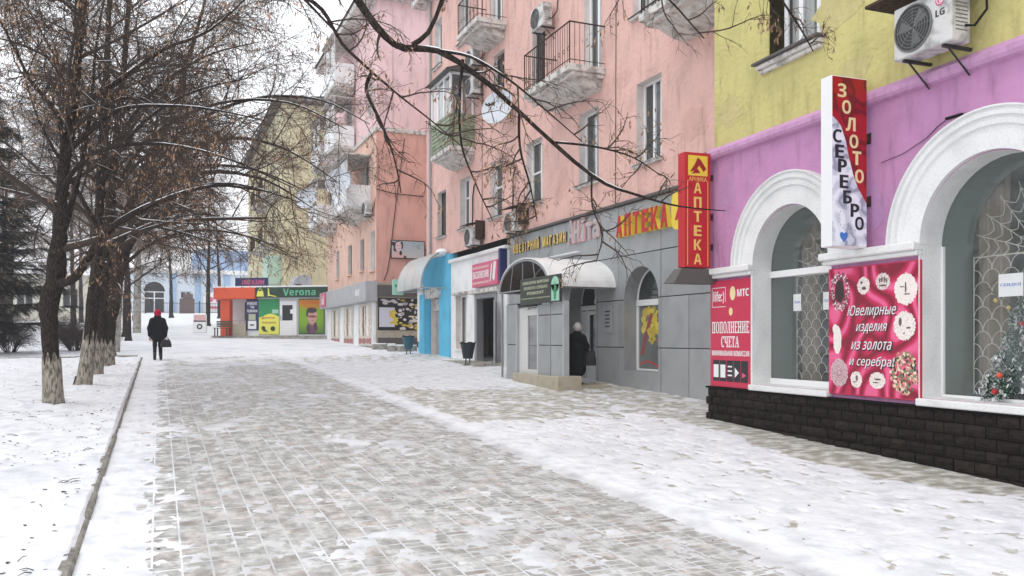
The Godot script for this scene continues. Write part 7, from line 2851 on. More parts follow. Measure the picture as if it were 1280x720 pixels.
# trunk given in street coordinates (x, y, z); all shapes are modelled in the world and shifted to the tree's base
func row_tree(called: String, label: String, trunk: Array, trad: Array, limbs: Array, seed_: int, auto_limbs: int, dense: float, seeds: float, wash_to: float, group := "trees of the planting strip") -> Node3D:
	var base: Vector3 = trunk[0]
	var o := Node3D.new()
	o.name = numbered(called)
	o.position = base
	add_child(o, true)
	tag(o, label, "tree", group)
	drop[o] = -base
	var g := Growth.new()
	g.rng.seed = seed_
	g.dense = dense
	var tr := trunk.duplicate()
	tr[0] = tr[0] - Vector3(0, 0.15, 0)
	g.limb(tr, trad, true, 5, 2.2, 0.55)
	# root flare and knots on the bark
	var t0: Sh = g.limbs[0]
	for k in 6:
		var a := TAU * k / 6.0 + g.rng.randf()
		var d := Vector3(cos(a), 0, sin(a))
		t0.tube(PackedVector3Array([base + d * trad[0] * 1.35 - Vector3(0, 0.12, 0), base + d * trad[0] * 0.95 + Vector3(0, 0.06, 0), base + d * trad[0] * 0.6 + Vector3(0, 0.35, 0)]), PackedFloat32Array([0.04, trad[0] * 0.42, trad[0] * 0.3]), 7)
	for k in 9:
		var f := g.rng.randf_range(0.24, 0.6)
		var i := int(f * (trunk.size() - 1))
		var p: Vector3 = trunk[i].lerp(trunk[i + 1], f * (trunk.size() - 1) - i)
		var a := g.rng.randf() * TAU
		var r: float = lerpf(trad[i], trad[i + 1], 0.5)
		var d := Vector3(cos(a), 0.2, sin(a))
		ball(t0, p + d * r * 0.75, r * g.rng.randf_range(0.3, 0.5), 8)
		if g.rng.randf() < 0.6:
			var at_ := p + d * r * 1.0 + Vector3(0, r * 0.36, 0)
			var e := Vector3(-d.z, 0, d.x) * r * g.rng.randf_range(0.15, 0.35)
			g.snow.tube(PackedVector3Array([at_ - e, at_ + Vector3(0, r * 0.07, 0), at_ + e]), PackedFloat32Array([0.004, r * g.rng.randf_range(0.08, 0.16), 0.004]), 6)
	for l in limbs:
		var pts: Array = l[0]
		var rads := []
		for i in pts.size():
			rads.append(lerpf(l[1], l[2], float(i) / (pts.size() - 1)))
		g.limb(pts, rads, true, l[3], l[4], 0.18)
	for k in auto_limbs:
		var f := 0.36 + 0.62 * (k + g.rng.randf()) / auto_limbs
		var x := f * (trunk.size() - 1)
		var i := mini(int(x), trunk.size() - 2)
		var p: Vector3 = trunk[i].lerp(trunk[i + 1], x - i)
		var a := k * 2.4 + g.rng.randf() * 0.8
		var d := Vector3(cos(a), g.rng.randf_range(0.45, 1.0), sin(a)).normalized()
		var r0: float = lerpf(trad[i], trad[i + 1], x - i) * 0.5
		var l := g.rng.randf_range(2.4, 4.2) * (1.25 - 0.6 * f)
		var pts := [p]
		for m in 4:
			d = (d + Vector3(g.rng.randf_range(-1, 1), g.rng.randf_range(-0.9, 0.5) - 0.12 * m, g.rng.randf_range(-1, 1)) * 0.2).normalized()
			p += d * l / 4.0
			pts.append(p)
		g.limb(pts, [r0, r0 * 0.75, r0 * 0.55, r0 * 0.4, r0 * 0.25], false, int(7 * dense), 1.9)
	var wash: Sh = null
	if wash_to > 0.0:
		# lime wash with a ragged, brushed upper edge
		wash = Sh.new()
		var q := g.smooth(trunk, trad)
		var sides := 36
		var edge := PackedFloat32Array()
		for k in sides:
			edge.push_back(wash_to * (1.0 + 0.10 * sin(k * 1.3) + g.rng.randf_range(-0.10, 0.10)))
		var steps := 9
		for k in sides:
			var cols := []
			for e in [k, (k + 1) % sides]:
				var a: float = TAU * e / sides
				var col := []
				for m in steps + 1:
					var yy: float = base.y - 0.1 + (edge[e] + 0.1) * m / steps
					var c := Vector3.ZERO
					var r := 0.1
					for i in q[0].size() - 1:
						if q[0][i + 1].y >= yy or i == q[0].size() - 2:
							var t: float = clampf(inverse_lerp(q[0][i].y, q[0][i + 1].y, yy), -0.5, 1.0)
							c = q[0][i].lerp(q[0][i + 1], t)
							r = lerpf(q[1][i], q[1][i + 1], t)
							break
					c.y = yy
					var flare: float = 1.0 + 0.35 * exp(-maxf(yy - base.y, 0.0) * 7.0)
					r = (r * 1.09 + 0.003) * flare * (0.90 if m == steps else 1.0)
					var d := Vector3(cos(a), 0, sin(a))
					col.append([c + d * r, d])
				cols.append(col)
			for m in steps:
				var p0 := wash.put(cols[0][m][0], cols[0][m][1])
				wash.put(cols[1][m][0], cols[1][m][1])
				wash.put(cols[1][m + 1][0], cols[1][m + 1][1])
				wash.put(cols[0][m + 1][0], cols[0][m + 1][1])
				wash.idx.append_array(PackedInt32Array([p0, p0 + 1, p0 + 2, p0, p0 + 2, p0 + 3]))
	finish_tree(o, g, M.bark, wash, seeds)
	return o


func build_trees():
	var t: Node3D
	row_tree("street_tree", "nearest bare tree in view with knobbly forked trunk and worn whitewash at its base",
		[W(-1.69, gy(-1.69, 16.55), 16.55), W(-1.73, 1.63, 16.56), W(-1.76, 2.29, 16.57), W(-1.65, 3.02, 16.53), W(-1.59, 3.85, 16.5), W(-1.53, 4.76, 16.48), W(-1.4, 5.8, 16.42), W(-1.29, 6.77, 16.38), W(-1.21, 7.75, 16.34), W(-1.12, 9.2, 16.3)],
		[0.152, 0.136, 0.148, 0.160, 0.108, 0.096, 0.088, 0.068, 0.048, 0.024],
		[[[W(-1.62, 2.81, 16.51), W(-1.32, 2.93, 16.17), W(-0.91, 3.5, 15.57), W(-0.47, 3.84, 14.95), W(0.19, 4.1, 14.35), W(0.81, 4.23, 13.76), W(1.58, 4.09, 13.22)], 0.085, 0.010, 11, 2.0],
		 [[W(-1.45, 5.38, 16.44), W(-1.16, 5.91, 16.21), W(-0.62, 6.26, 15.77), W(0.07, 6.71, 15.26), W(0.77, 6.96, 14.75), W(1.4, 7.51, 14.27)], 0.06, 0.009, 10, 2.0],
		 [[W(-1.53, 4.9, 16.48), W(-1.58, 5.61, 16.28), W(-1.86, 6.03, 16.18), W(-1.98, 6.17, 16.02), W(-2.19, 6.61, 15.89), W(-2.5, 7.3, 15.7)], 0.05, 0.01, 8, 1.8],
		 [[W(-1.6, 3.5, 16.51), W(-1.35, 4.51, 16.62), W(-1.15, 5.76, 16.75), W(-1.05, 7.12, 16.93), W(-0.9, 8.3, 17.1)], 0.055, 0.01, 8, 1.9],
		 [[W(-1.47, 5.1, 16.45), W(-0.86, 5.56, 15.76), W(-0.41, 5.67, 15.14), W(0.6, 5.57, 14.39), W(1.52, 5.29, 13.68)], 0.05, 0.008, 10, 1.9],
		 [[W(-1.60, 4.4, 16.5), W(-1.1, 4.95, 15.9), W(-0.2, 5.1, 15.2), W(0.9, 4.85, 14.5), W(2.0, 4.3, 13.9)], 0.045, 0.008, 10, 1.9]],
		101, 8, 1.15, 0.29, 0.95)
	row_tree("street_tree", "second bare tree of the planting strip, slender leaning trunk with grey whitewash",
		[W(-1.53, gy(-1.53, 20.27), 20.27), W(-1.41, 1.57, 20.23), W(-1.32, 2.61, 20.19), W(-1.22, 3.99, 20.15), W(-1.13, 5.71, 20.11), W(-1.06, 7.44, 20.08), W(-0.99, 9.16, 20.05), W(-0.94, 11.0, 20.03)],
		[0.152, 0.132, 0.128, 0.104, 0.092, 0.072, 0.048, 0.024],
		[[[W(-1.28, 3.3, 20.17), W(-0.6, 4.3, 19.6), W(0.3, 4.9, 18.8), W(1.4, 5.0, 17.9), W(2.6, 4.6, 17.2)], 0.065, 0.010, 11, 2.1],
		 [[W(-1.15, 5.2, 20.12), W(-0.5, 6.2, 19.4), W(0.5, 6.9, 18.6), W(1.8, 7.2, 17.8)], 0.055, 0.010, 10, 2.1],
		 [[W(-1.2, 4.2, 20.15), W(-1.7, 5.2, 19.9), W(-2.3, 6.4, 19.7), W(-2.6, 7.6, 19.5)], 0.05, 0.010, 8, 1.9]],
		102, 10, 1.15, 0.29, 1.2)
	row_tree("street_tree", "third bare tree of the planting strip, dark trunk just behind the second",
		[W(-1.51, gy(-1.51, 23.63), 23.63), W(-1.4, 1.93, 23.58), W(-1.27, 3.34, 23.53), W(-1.17, 4.76, 23.49), W(-1.04, 6.37, 23.43), W(-0.87, 8.19, 23.36), W(-0.73, 10.01, 23.3), W(-0.61, 11.9, 23.25)],
		[0.168, 0.148, 0.144, 0.128, 0.104, 0.080, 0.056, 0.024],
		[[[W(-1.2, 4.4, 23.5), W(-0.5, 5.4, 22.7), W(0.6, 6.0, 21.8), W(2.0, 5.9, 20.8), W(3.2, 5.3, 20.0)], 0.075, 0.010, 12, 2.2],
		 [[W(-1.1, 5.6, 23.45), W(-0.1, 6.9, 22.5), W(1.3, 7.5, 21.3), W(2.8, 7.4, 20.2), W(4.0, 6.7, 19.4)], 0.06, 0.010, 12, 2.2],
		 [[W(-1.0, 6.8, 23.4), W(-0.2, 7.9, 22.6), W(1.0, 8.7, 21.7), W(2.2, 9.0, 21.0)], 0.06, 0.010, 10, 2.2]],
		103, 11, 1.15, 0.29, 1.0)
	row_tree("street_tree", "fourth bare tree of the planting strip, thick trunk leaning towards the street",
		[W(-1.5, gy(-1.5, 27.53), 27.53), W(-1.35, 2.42, 27.47), W(-1.07, 4.07, 27.35), W(-0.78, 5.49, 27.23), W(-0.3, 7.02, 27.03), W(0.35, 8.56, 26.75), W(0.89, 10.45, 26.52), W(1.37, 12.34, 26.32)],
		[0.240, 0.208, 0.200, 0.176, 0.136, 0.096, 0.064, 0.024],
		[[[W(-1.07, 4.07, 27.35), W(-0.51, 5.2, 26.68), W(0.13, 6.13, 25.76), W(1.23, 6.43, 24.43), W(2.58, 6.1, 23.21), W(3.69, 5.29, 22.31)], 0.13, 0.010, 14, 2.3],
		 [[W(-0.6, 6.1, 27.15), W(0.4, 7.1, 26.0), W(1.8, 7.5, 24.8), W(3.2, 7.1, 23.8), W(4.4, 6.2, 23.0)], 0.09, 0.010, 14, 2.3],
		 [[W(-0.4, 6.6, 27.1), W(0.8, 8.0, 26.0), W(2.4, 8.6, 24.6), W(4.0, 8.4, 23.2), W(5.2, 7.6, 22.2)], 0.07, 0.010, 13, 2.3],
		 [[W(-1.1, 3.9, 27.3), W(-0.2, 4.6, 26.3), W(1.0, 4.9, 25.0), W(2.4, 4.6, 23.8), W(3.4, 4.0, 23.0)], 0.06, 0.010, 11, 2.0],
		 [[W(-0.9, 5.0, 27.3), W(-1.7, 6.5, 27.2), W(-2.2, 8.2, 27.0), W(-2.4, 10.0, 26.9)], 0.09, 0.010, 10, 2.2]],
		104, 12, 1.15, 0.29, 0.8)
	# the near tree, mostly out of the picture: its long limb hangs across the view
	row_tree("street_tree", "tree outside the left edge whose long dark limb hangs across the top of the view",
		[W(-2.5, gy(-2.5, 9.6), 9.6), W(-2.48, 1.6, 9.6), W(-2.46, 2.9, 9.58), W(-2.44, 4.2, 9.55), W(-2.4, 5.6, 9.5), W(-2.4, 7.0, 9.45), W(-2.4, 8.6, 9.4)],
		[0.24, 0.21, 0.20, 0.18, 0.13, 0.09, 0.04],
		[[[W(-2.42, 4.4, 9.54), W(-1.2, 6.3, 9.3), W(0.6, 6.5, 9.1), W(1.5, 6.1, 9.0), W(1.96, 5.48, 8.94), W(2.32, 5.01, 8.79), W(2.75, 4.94, 8.61), W(3.17, 4.65, 8.43), W(3.6, 4.31, 8.36), W(4.32, 3.62, 8.05), W(4.91, 3.44, 8.03), W(5.32, 3.32, 7.85), W(5.9, 3.30, 7.82)], 0.060, 0.005, 6, 0.55],
		 [[W(0.2, 6.45, 9.15), W(0.9, 6.0, 9.2), W(1.26, 5.61, 9.12), W(1.59, 5.34, 8.99), W(1.79, 4.98, 8.9), W(2.08, 4.68, 8.78), W(2.35, 4.43, 8.67), W(2.7, 4.13, 8.52), W(3.0, 3.85, 8.4)], 0.030, 0.004, 10, 0.9],
		 [[W(2.5, 5.0, 8.7), W(2.66, 5.14, 8.65), W(2.79, 5.48, 8.59), W(2.85, 5.74, 8.56), W(2.9, 6.4, 8.5)], 0.028, 0.014, 2, 0.6],
		 [[W(2.08, 4.68, 8.78), W(2.02, 4.49, 8.8), W(2.16, 4.16, 8.75), W(2.29, 3.79, 8.69), W(2.36, 3.4, 8.65)], 0.022, 0.006, 5, 0.6],
		 [[W(2.75, 4.94, 8.6), W(3.05, 4.85, 8.4), W(3.4, 4.6, 8.2), W(3.8, 4.25, 8.05), W(4.15, 3.95, 7.95)], 0.018, 0.005, 6, 0.7],
		 [[W(3.0, 4.85, 8.5), W(3.0, 4.5, 8.6), W(3.05, 4.0, 8.7), W(3.25, 3.6, 8.8), W(3.5, 3.2, 8.9)], 0.018, 0.005, 6, 0.7],
		 [[W(3.6, 4.31, 8.36), W(3.62, 3.95, 8.4), W(3.75, 3.5, 8.4), W(3.85, 3.15, 8.45)], 0.016, 0.005, 7, 0.7],
		 [[W(3.95, 3.98, 8.2), W(4.4, 3.95, 8.1), W(4.8, 3.85, 8.0), W(5.1, 3.65, 7.9)], 0.014, 0.005, 6, 0.6],
		 [[W(4.32, 3.62, 8.05), W(4.35, 3.3, 8.1), W(4.5, 3.0, 8.15), W(4.45, 2.7, 8.2)], 0.012, 0.004, 7, 0.6],
		 [[W(0.9, 6.45, 9.05), W(2.3, 6.9, 8.7), W(3.8, 6.6, 8.3), W(4.9, 5.9, 8.0), W(5.6, 5.2, 7.8)], 0.035, 0.006, 10, 1.0],
		 [[W(2.8, 6.85, 8.6), W(4.3, 6.9, 8.0), W(5.6, 6.3, 7.5), W(6.3, 5.5, 7.3), W(6.6, 5.0, 7.2)], 0.03, 0.006, 8, 0.8],
		 [[W(-2.4, 5.2, 9.5), W(-1.0, 6.6, 9.9), W(0.3, 6.8, 10.4), W(1.2, 6.6, 10.9), W(2.2, 5.9, 11.2)], 0.05, 0.012, 10, 1.2],
		 [[W(-2.4, 5.6, 9.5), W(-1.6, 6.6, 10.4), W(-0.9, 6.8, 11.6), W(-0.5, 6.7, 12.8)], 0.045, 0.012, 8, 1.2]],
		105, 0, 0.8, 0.40, 0.9)
	# farther trees of the row and the trees beyond the cross path
	var far_spots := [
		[-1.53, 50.3, 7.6, 0.16, 201, "slim bare tree with two snowy boughs, standing before the far fence", 8],
		[-1.7, 34.6, 9.6, 0.18, 202, "bare tree of the row next to the leaning concrete post", 7],
		[-1.9, 56.0, 9.5, 0.17, 203, "bare tree behind the upright concrete post", 6],
		[-1.6, 68.0, 10.0, 0.2, 204, "last bare tree of the row before the far fence", 6],
		[-4.2, 41.0, 9.0, 0.17, 205, "bare tree right of the dark spruce, behind the knobbly trunk", 6],
		[-7.5, 50.0, 10.5, 0.2, 206, "tall bare tree behind the dark spruce", 6],
		[-5.2, 62.0, 11.0, 0.2, 207, "tall bare tree in the far park, left of the posts", 6],
		[1.2, 96.0, 11.0, 0.22, 208, "far bare tree close before the blue and white building, on the left", 6],
		[5.8, 92.0, 12.0, 0.22, 209, "far bare tree close before the blue and white building, on the right", 6],
		[3.6, 72.0, 11.5, 0.2, 210, "bare tree rising behind the sandwich board", 7],
		[-10.5, 74.0, 12.0, 0.22, 211, "tall bare tree at the far left of the park", 6],
		[-12.0, 58.0, 10.0, 0.2, 212, "bare tree at the left edge, far behind the spruce", 6],
		[-3.4, 55.0, 10.5, 0.18, 213, "bare park tree between the two concrete posts, left of the row", 7],
		[-6.4, 84.0, 12.0, 0.2, 214, "far bare tree before the pale low house, nearest the street", 7],
		[-2.4, 104.0, 12.0, 0.2, 215, "bare tree just before the arched doorway of the far building", 7],
		[-9.0, 63.0, 11.5, 0.2, 216, "bare park tree midway along the left background", 7]]
	for q in far_spots:
		rng.seed = q[4]
		var b := W(q[0], gy(q[0], q[1]), q[1])
		var lean := Vector3(rng.randf_range(-0.4, 0.5), 0, rng.randf_range(-0.3, 0.3))
		var pts := []
		var rads := []
		for k in 6:
			var f := k / 5.0
			pts.append(b + Vector3(0, q[2] * f, 0) + lean * f * f * 1.5 + Vector3(rng.randf_range(-0.1, 0.1), 0, rng.randf_range(-0.1, 0.1)) * f)
			rads.append(q[3] * (1.0 - 0.85 * f))
		row_tree("park_tree", q[5], pts, rads, [], q[4], q[6] + 4, 1.15, 0.24, 0.0, "bare trees beyond the cross path")

	build_spruce()
	build_shrubs()


func build_spruce():
	var b := W(-6.6, gy(-6.6, 36.5), 36.5)
	var o := thing("spruce_tree", "dark spruce with snow-dusted boughs at the left edge", "tree", Transform3D(Basis(), b))
	rng.seed = 55
	var H := 13.0
	var tr := Sh.new()
	tr.tube(PackedVector3Array([Vector3(0, -0.2, 0), Vector3(0.05, H * 0.5, 0), Vector3(0, H, 0)]), PackedFloat32Array([0.20, 0.12, 0.02]), 9)
	part(o, "trunk", tr, M.bark)
	var bo := Sh.new()
	var spots := []
	for k in 470:
		var f := pow(rng.randf(), 0.85)
		var y := 1.3 + (H - 1.4) * f
		var l := (3.3 * (1.0 - f) + 0.3) * rng.randf_range(0.7, 1.1)
		var a := rng.randf() * TAU
		var d := Vector3(cos(a), 0, sin(a))
		var P := PackedVector3Array()
		var R := PackedFloat32Array()
		for m in 7:
			var t := m / 6.0
			P.push_back(Vector3(0, y, 0) + d * l * t + Vector3(0, -0.55 * l * 0.5 * t + 0.22 * l * t * t, 0))
			R.push_back(lerpf(0.022, 0.005, t))
		bo.tube(P, R, 4, false)
		for m in int(24 * l):
			var t := rng.randf_range(0.12, 1.0)
			var i := mini(int(t * 6), 5)
			var p := P[i].lerp(P[i + 1], t * 6 - i)
			spots.append([p, d, rng.randf() < 0.05, t])
	part(o, "boughs", bo, M.bark, "", "stuff")
	# a spray: short twig with needles on both sides
	var sp := Sh.new()
	sp.bar(Vector3.ZERO, Vector3(0.30, -0.05, 0), 0.004, 3)
	for k in 15:
		var x := 0.02 + k * 0.019
		for sgn in [-1, 1]:
			var w := 0.075 - 0.0015 * k
			var p := Vector3(x, -0.05 * x / 0.3, 0)
			var q := p + Vector3(0.035, -0.02 + 0.012 * ((k * 7) % 5), sgn * w)
			sp.tri(p + Vector3(-0.008, 0.0, 0), p + Vector3(0.008, 0.0, 0), q)
	var mesh := sp.mesh(M.needle)
	var mm := MultiMesh.new()
	mm.transform_format = MultiMesh.TRANSFORM_3D
	mm.use_colors = true
	mm.mesh = mesh
	mm.instance_count = spots.size()
	for i in spots.size():
		var q: Array = spots[i]
		var d: Vector3 = q[1]
		var yaw := atan2(-d.z, d.x) + rng.randf_range(-1.0, 1.0)
		var bb := Basis(Vector3.UP, yaw) * Basis(Vector3(0, 0, 1), rng.randf_range(-0.7, 0.15)) * Basis(Vector3.RIGHT, rng.randf_range(-0.6, 0.6))
		var sc := rng.randf_range(0.9, 1.6)
		mm.set_instance_transform(i, Transform3D(bb.scaled(Vector3(sc, sc, sc)), q[0]))
		var k := rng.randf_range(0.6, 1.5)
		mm.set_instance_color(i, Color(12, 12.5, 13) if q[2] else Color(k * 1.05, k, k * 0.9))
	var mi := MultiMeshInstance3D.new()
	mi.name = "needles"
	mi.multimesh = mm
	mi.set_meta("kind", "stuff")
	o.add_child(mi, true)


func build_shrubs():
	var spots := [[-5.6, 39.5, 1.75, 1.5, 301, "dark twiggy shrub beneath the spruce at the left edge"], [-3.3, 39.8, 1.2, 0.9, 302, "low bare shrub between the knobbly trunk and the second tree"], [-2.7, 45.0, 1.3, 1.0, 303, "snow-dusted shrub beyond the cross path, nearest the row of trees"], [-8.6, 42.0, 1.8, 1.5, 304, "dark shrub at the far left, behind the spruce"], [-4.8, 52.0, 1.5, 1.3, 305, "bare shrub in the park before the pale low house"]]
	for q in spots:
		var o := thing("bare_shrub", q[5], "shrub", Transform3D(Basis(), W(q[0], gy(q[0], q[1]), q[1])), "bare shrubs beyond the cross path")
		var g := Growth.new()
		g.rng.seed = q[4]
		g.dense = 1.2
		g.snowy = 0.12
		for k in 46:
			var a := g.rng.randf() * TAU
			var out := g.rng.randf_range(0.2, 1.0)
			var d := Vector3(cos(a) * out, 1.1, sin(a) * out).normalized()
			g.grow(Vector3(cos(a) * 0.15, -0.05, sin(a) * 0.15), d, q[2] * g.rng.randf_range(0.7, 1.1), 0.014, 2)
		part(o, "stems", g.branches, M.stem_shrub, "", "stuff")
		part(o, "twigs", g.twigs, M.stem_shrub, "", "stuff")
		if not g.snow.idx.is_empty():
			part(o, "snow_on_stems", g.snow, M.snow_cap, "", "stuff")


# leaves, twigs and dead grass showing through the snow
func build_litter():
	rng.seed = 66
	var s := Sh.new()
	s.quad(Vector3(-0.02, 0.002, -0.012), Vector3(0.02, 0.004, -0.010), Vector3(0.026, 0.010, 0.014), Vector3(-0.018, 0.006, 0.012))
	s.quad(Vector3(-0.03, 0.003, -0.003), Vector3(-0.02, 0.006, -0.010), Vector3(-0.018, 0.004, 0.012), Vector3(-0.03, 0.002, 0.001))
	var list := []
	for k in 6500:
		var v := 4.5 + 28.0 * pow(rng.randf(), 1.9)
		var u := rng.randf_range(-6.5, -0.7)
		if n_a.get_noise_2d(u * 0.9 + 3.0, v * 0.9) + 0.5 * n_b.get_noise_2d(u * 2.0, v * 2.0) < 0.06 and rng.randf() < 0.93:
			continue
		list.append(Vector2(u, v))
	for k in 240:
		list.append(Vector2(rng.randf_range(-0.5, 8.2), 5.0 + 22.0 * rng.randf() * rng.randf()))
	for k in 420:
		var v := rng.randf_range(33.0, 34.5)
		list.append(Vector2(-1.5 - 8.0 * rng.randf(), 37.4 + rng.randf()))
	var mm := MultiMesh.new()
	mm.transform_format = MultiMesh.TRANSFORM_3D
	mm.use_colors = true
	mm.mesh = s.mesh(M.litter)
	mm.instance_count = list.size()
	for i in list.size():
		var p: Vector2 = list[i]
		var b := Basis(Vector3.UP, rng.randf() * TAU) * Basis(Vector3.RIGHT, rng.randf_range(-0.5, 0.5))
		var sc := rng.randf_range(0.25, 0.95) * (0.6 if p.x > -0.6 else 1.0)
		var h := snow_h(p.x, p.y) if p.y < 36.0 else 0.0
		mm.set_instance_transform(i, Transform3D(b.scaled(Vector3(sc, sc, sc * 0.8)), W(p.x, gy(p.x, p.y) + maxf(h, 0.0) + 0.004, p.y)))
		var k := rng.randf_range(0.5, 2.2)
		mm.set_instance_color(i, Color(k, k, k))
	var mi := MultiMeshInstance3D.new()
	mi.name = "fallen_leaves"
	mi.multimesh = mm
	add_child(mi, true)
	mi.set_meta("kind", "stuff")
	tag(mi, "dead leaves and bits of twig scattered on the snow", "leaves")
	# twigs
	var tw := Sh.new()
	for k in 150:
		var v := 5.0 + 18.0 * rng.randf() * rng.randf()
		var u := rng.randf_range(-5.0, -0.75)
		var p := W(u, gy(u, v) + snow_h(u, v) + 0.006, v)
		var d := Vector3(rng.randf_range(-1, 1), 0.05, rng.randf_range(-1, 1)).normalized()
		var l := rng.randf_range(0.05, 0.22)
		tw.tube(PackedVector3Array([p, p + d * l * 0.5 + Vector3(0, 0.012, 0), p + d * l]), PackedFloat32Array([0.004, 0.0035, 0.002]), 4)
		if rng.randf() < 0.5:
			var e := d.rotated(Vector3.UP, 0.7)
			tw.bar(p + d * l * 0.4, p + d * l * 0.4 + e * l * 0.4, 0.0025, 4)
	var to := single("fallen_twigs", tw, M.twig, "thin broken twigs lying on the snow of the planting strip", "twigs")
	to.set_meta("kind", "stuff")


# ---------------------------------------------------------------- people: tapered limbs joined into one surface
# bones: [a, b, ra, rb]; surface nets over the smooth union
func flesh(bones: Array, cell: float, k: float, flat := 1.0) -> ArrayMesh:
	var lo := Vector3(1e9, 1e9, 1e9)
	var hi := -lo
	for b in bones:
		var r: float = maxf(b[2], b[3]) + k + cell * 2.0
		for q in [b[0], b[1]]:
			lo = lo.min(q - Vector3(r, r, r))
			hi = hi.max(q + Vector3(r, r, r))
	var n := Vector3i(((hi - lo) / cell).ceil()) + Vector3i.ONE
	var F := PackedFloat32Array()
	F.resize(n.x * n.y * n.z)
	F.fill(1.0)
	for b in bones:
		var a: Vector3 = b[0]
		var e: Vector3 = b[1]
		var r: float = maxf(b[2], b[3]) + k + cell * 1.5
		var i0 := Vector3i(((a.min(e) - Vector3(r, r, r) - lo) / cell).floor()).max(Vector3i.ZERO)
		var i1 := Vector3i(((a.max(e) + Vector3(r, r, r) - lo) / cell).ceil()).min(n - Vector3i.ONE)
		var ab := e - a
		var l2: float = maxf(ab.length_squared(), 1e-8)
		for z in range(i0.z, i1.z + 1):
			for y in range(i0.y, i1.y + 1):
				var row := (z * n.y + y) * n.x
				for x in range(i0.x, i1.x + 1):
					var p := lo + Vector3(x, y, z) * cell
					var t := clampf((p - a).dot(ab) / l2, 0.0, 1.0)
					var dv := p - a - ab * t
					dv.z /= b[4] if b.size() > 4 else 1.0
					var d: float = dv.length() - lerpf(b[2], b[3], t)
					var c := F[row + x]
					var h := maxf(k - absf(d - c), 0.0) / k
					F[row + x] = minf(d, c) - h * h * k * 0.25
	var vid := {}
	var V := PackedVector3Array()
	var N := PackedVector3Array()
	var I := PackedInt32Array()
	var st := [1, n.x, n.x * n.y]
	for z in n.z - 1:
		for y in n.y - 1:
			for x in n.x - 1:
				var o := (z * n.y + y) * n.x + x
				var mask := 0
				for c in 8:
					if F[o + (c & 1) + ((c >> 1) & 1) * n.x + (c >> 2) * st[2]] < 0.0:
						mask |= 1 << c
				if mask == 0 or mask == 255:
					continue
				var s := Vector3.ZERO
				var cnt := 0
				for c in 8:
					for ax in 3:
						if c & (1 << ax):
							continue
						var c2: int = c | (1 << ax)
						if ((mask >> c) & 1) == ((mask >> c2) & 1):
							continue
						var fa := F[o + (c & 1) + ((c >> 1) & 1) * n.x + (c >> 2) * st[2]]
						var fb := F[o + (c2 & 1) + ((c2 >> 1) & 1) * n.x + (c2 >> 2) * st[2]]
						var q := Vector3(c & 1, (c >> 1) & 1, c >> 2)
						q[ax] += fa / (fa - fb)
						s += q
						cnt += 1
				vid[o] = V.size()
				V.push_back(lo + (Vector3(x, y, z) + s / cnt) * cell)
				N.push_back(Vector3(F[o + 1] - F[o], F[o + n.x] - F[o], F[o + st[2]] - F[o]).normalized())
	for o in vid:
		for ax in 3:
			var inside: bool = F[o] < 0.0
			if inside == (F[o + st[ax]] < 0.0):
				continue
			var u: int = st[(ax + 1) % 3]
			var w: int = st[(ax + 2) % 3]
			if not (vid.has(o - u) and vid.has(o - w) and vid.has(o - u - w)):
				continue
			var a: int = vid[o - u - w]
			var b: int = vid[o - w]
			var c: int = vid[o]
			var d: int = vid[o - u]
			if inside:
				I.append_array(PackedInt32Array([a, c, b, a, d, c]))
			else:
				I.append_array(PackedInt32Array([a, b, c, a, c, d]))
	var arr := []
	arr.resize(Mesh.ARRAY_MAX)
	arr[Mesh.ARRAY_VERTEX] = V
	arr[Mesh.ARRAY_NORMAL] = N
	arr[Mesh.ARRAY_INDEX] = I
	var am := ArrayMesh.new()
	am.add_surface_from_arrays(Mesh.PRIMITIVE_TRIANGLES, arr)
	return am


# a hand: palm and five bent fingers, closed round a handle; wrist at w, pointing along d, palm facing f
func hand_bones(w: Vector3, d: Vector3, f: Vector3, grip: float) -> Array:
	var side := d.cross(f).normalized()
	var out := [[w, w + d * 0.045, 0.024, 0.030], [w + d * 0.04 + side * 0.018, w + d * 0.085 + side * 0.022, 0.018, 0.016], [w + d * 0.04 - side * 0.018, w + d * 0.085 - side * 0.022, 0.018, 0.015]]
	for k in 4:
		var o := (k - 1.5) * 0.0185
		var l: float = [0.040, 0.045, 0.042, 0.033][k]
		var p := w + d * (0.09 - 0.004 * absf(k - 1.3)) + side * -o
		var a := grip * 0.6
		for j in 3:
			var dd := d * cos(a) + f * sin(a)
			var q: Vector3 = p + dd * l * [1.0, 0.72, 0.6][j]
			out.append([p, q, 0.0095 - 0.001 * j, 0.0088 - 0.001 * j])
			p = q
			a += grip * 0.75
	var tp := w + d * 0.03 + side * 0.028
	var tq := tp + (d * 0.6 + side * 0.5 + f * 0.5).normalized() * 0.042
	out.append([tp, tq, 0.013, 0.011])
	out.append([tq, tq + (d * 0.8 + f * 0.7 - side * 0.15).normalized() * 0.032, 0.011, 0.009])
	return out


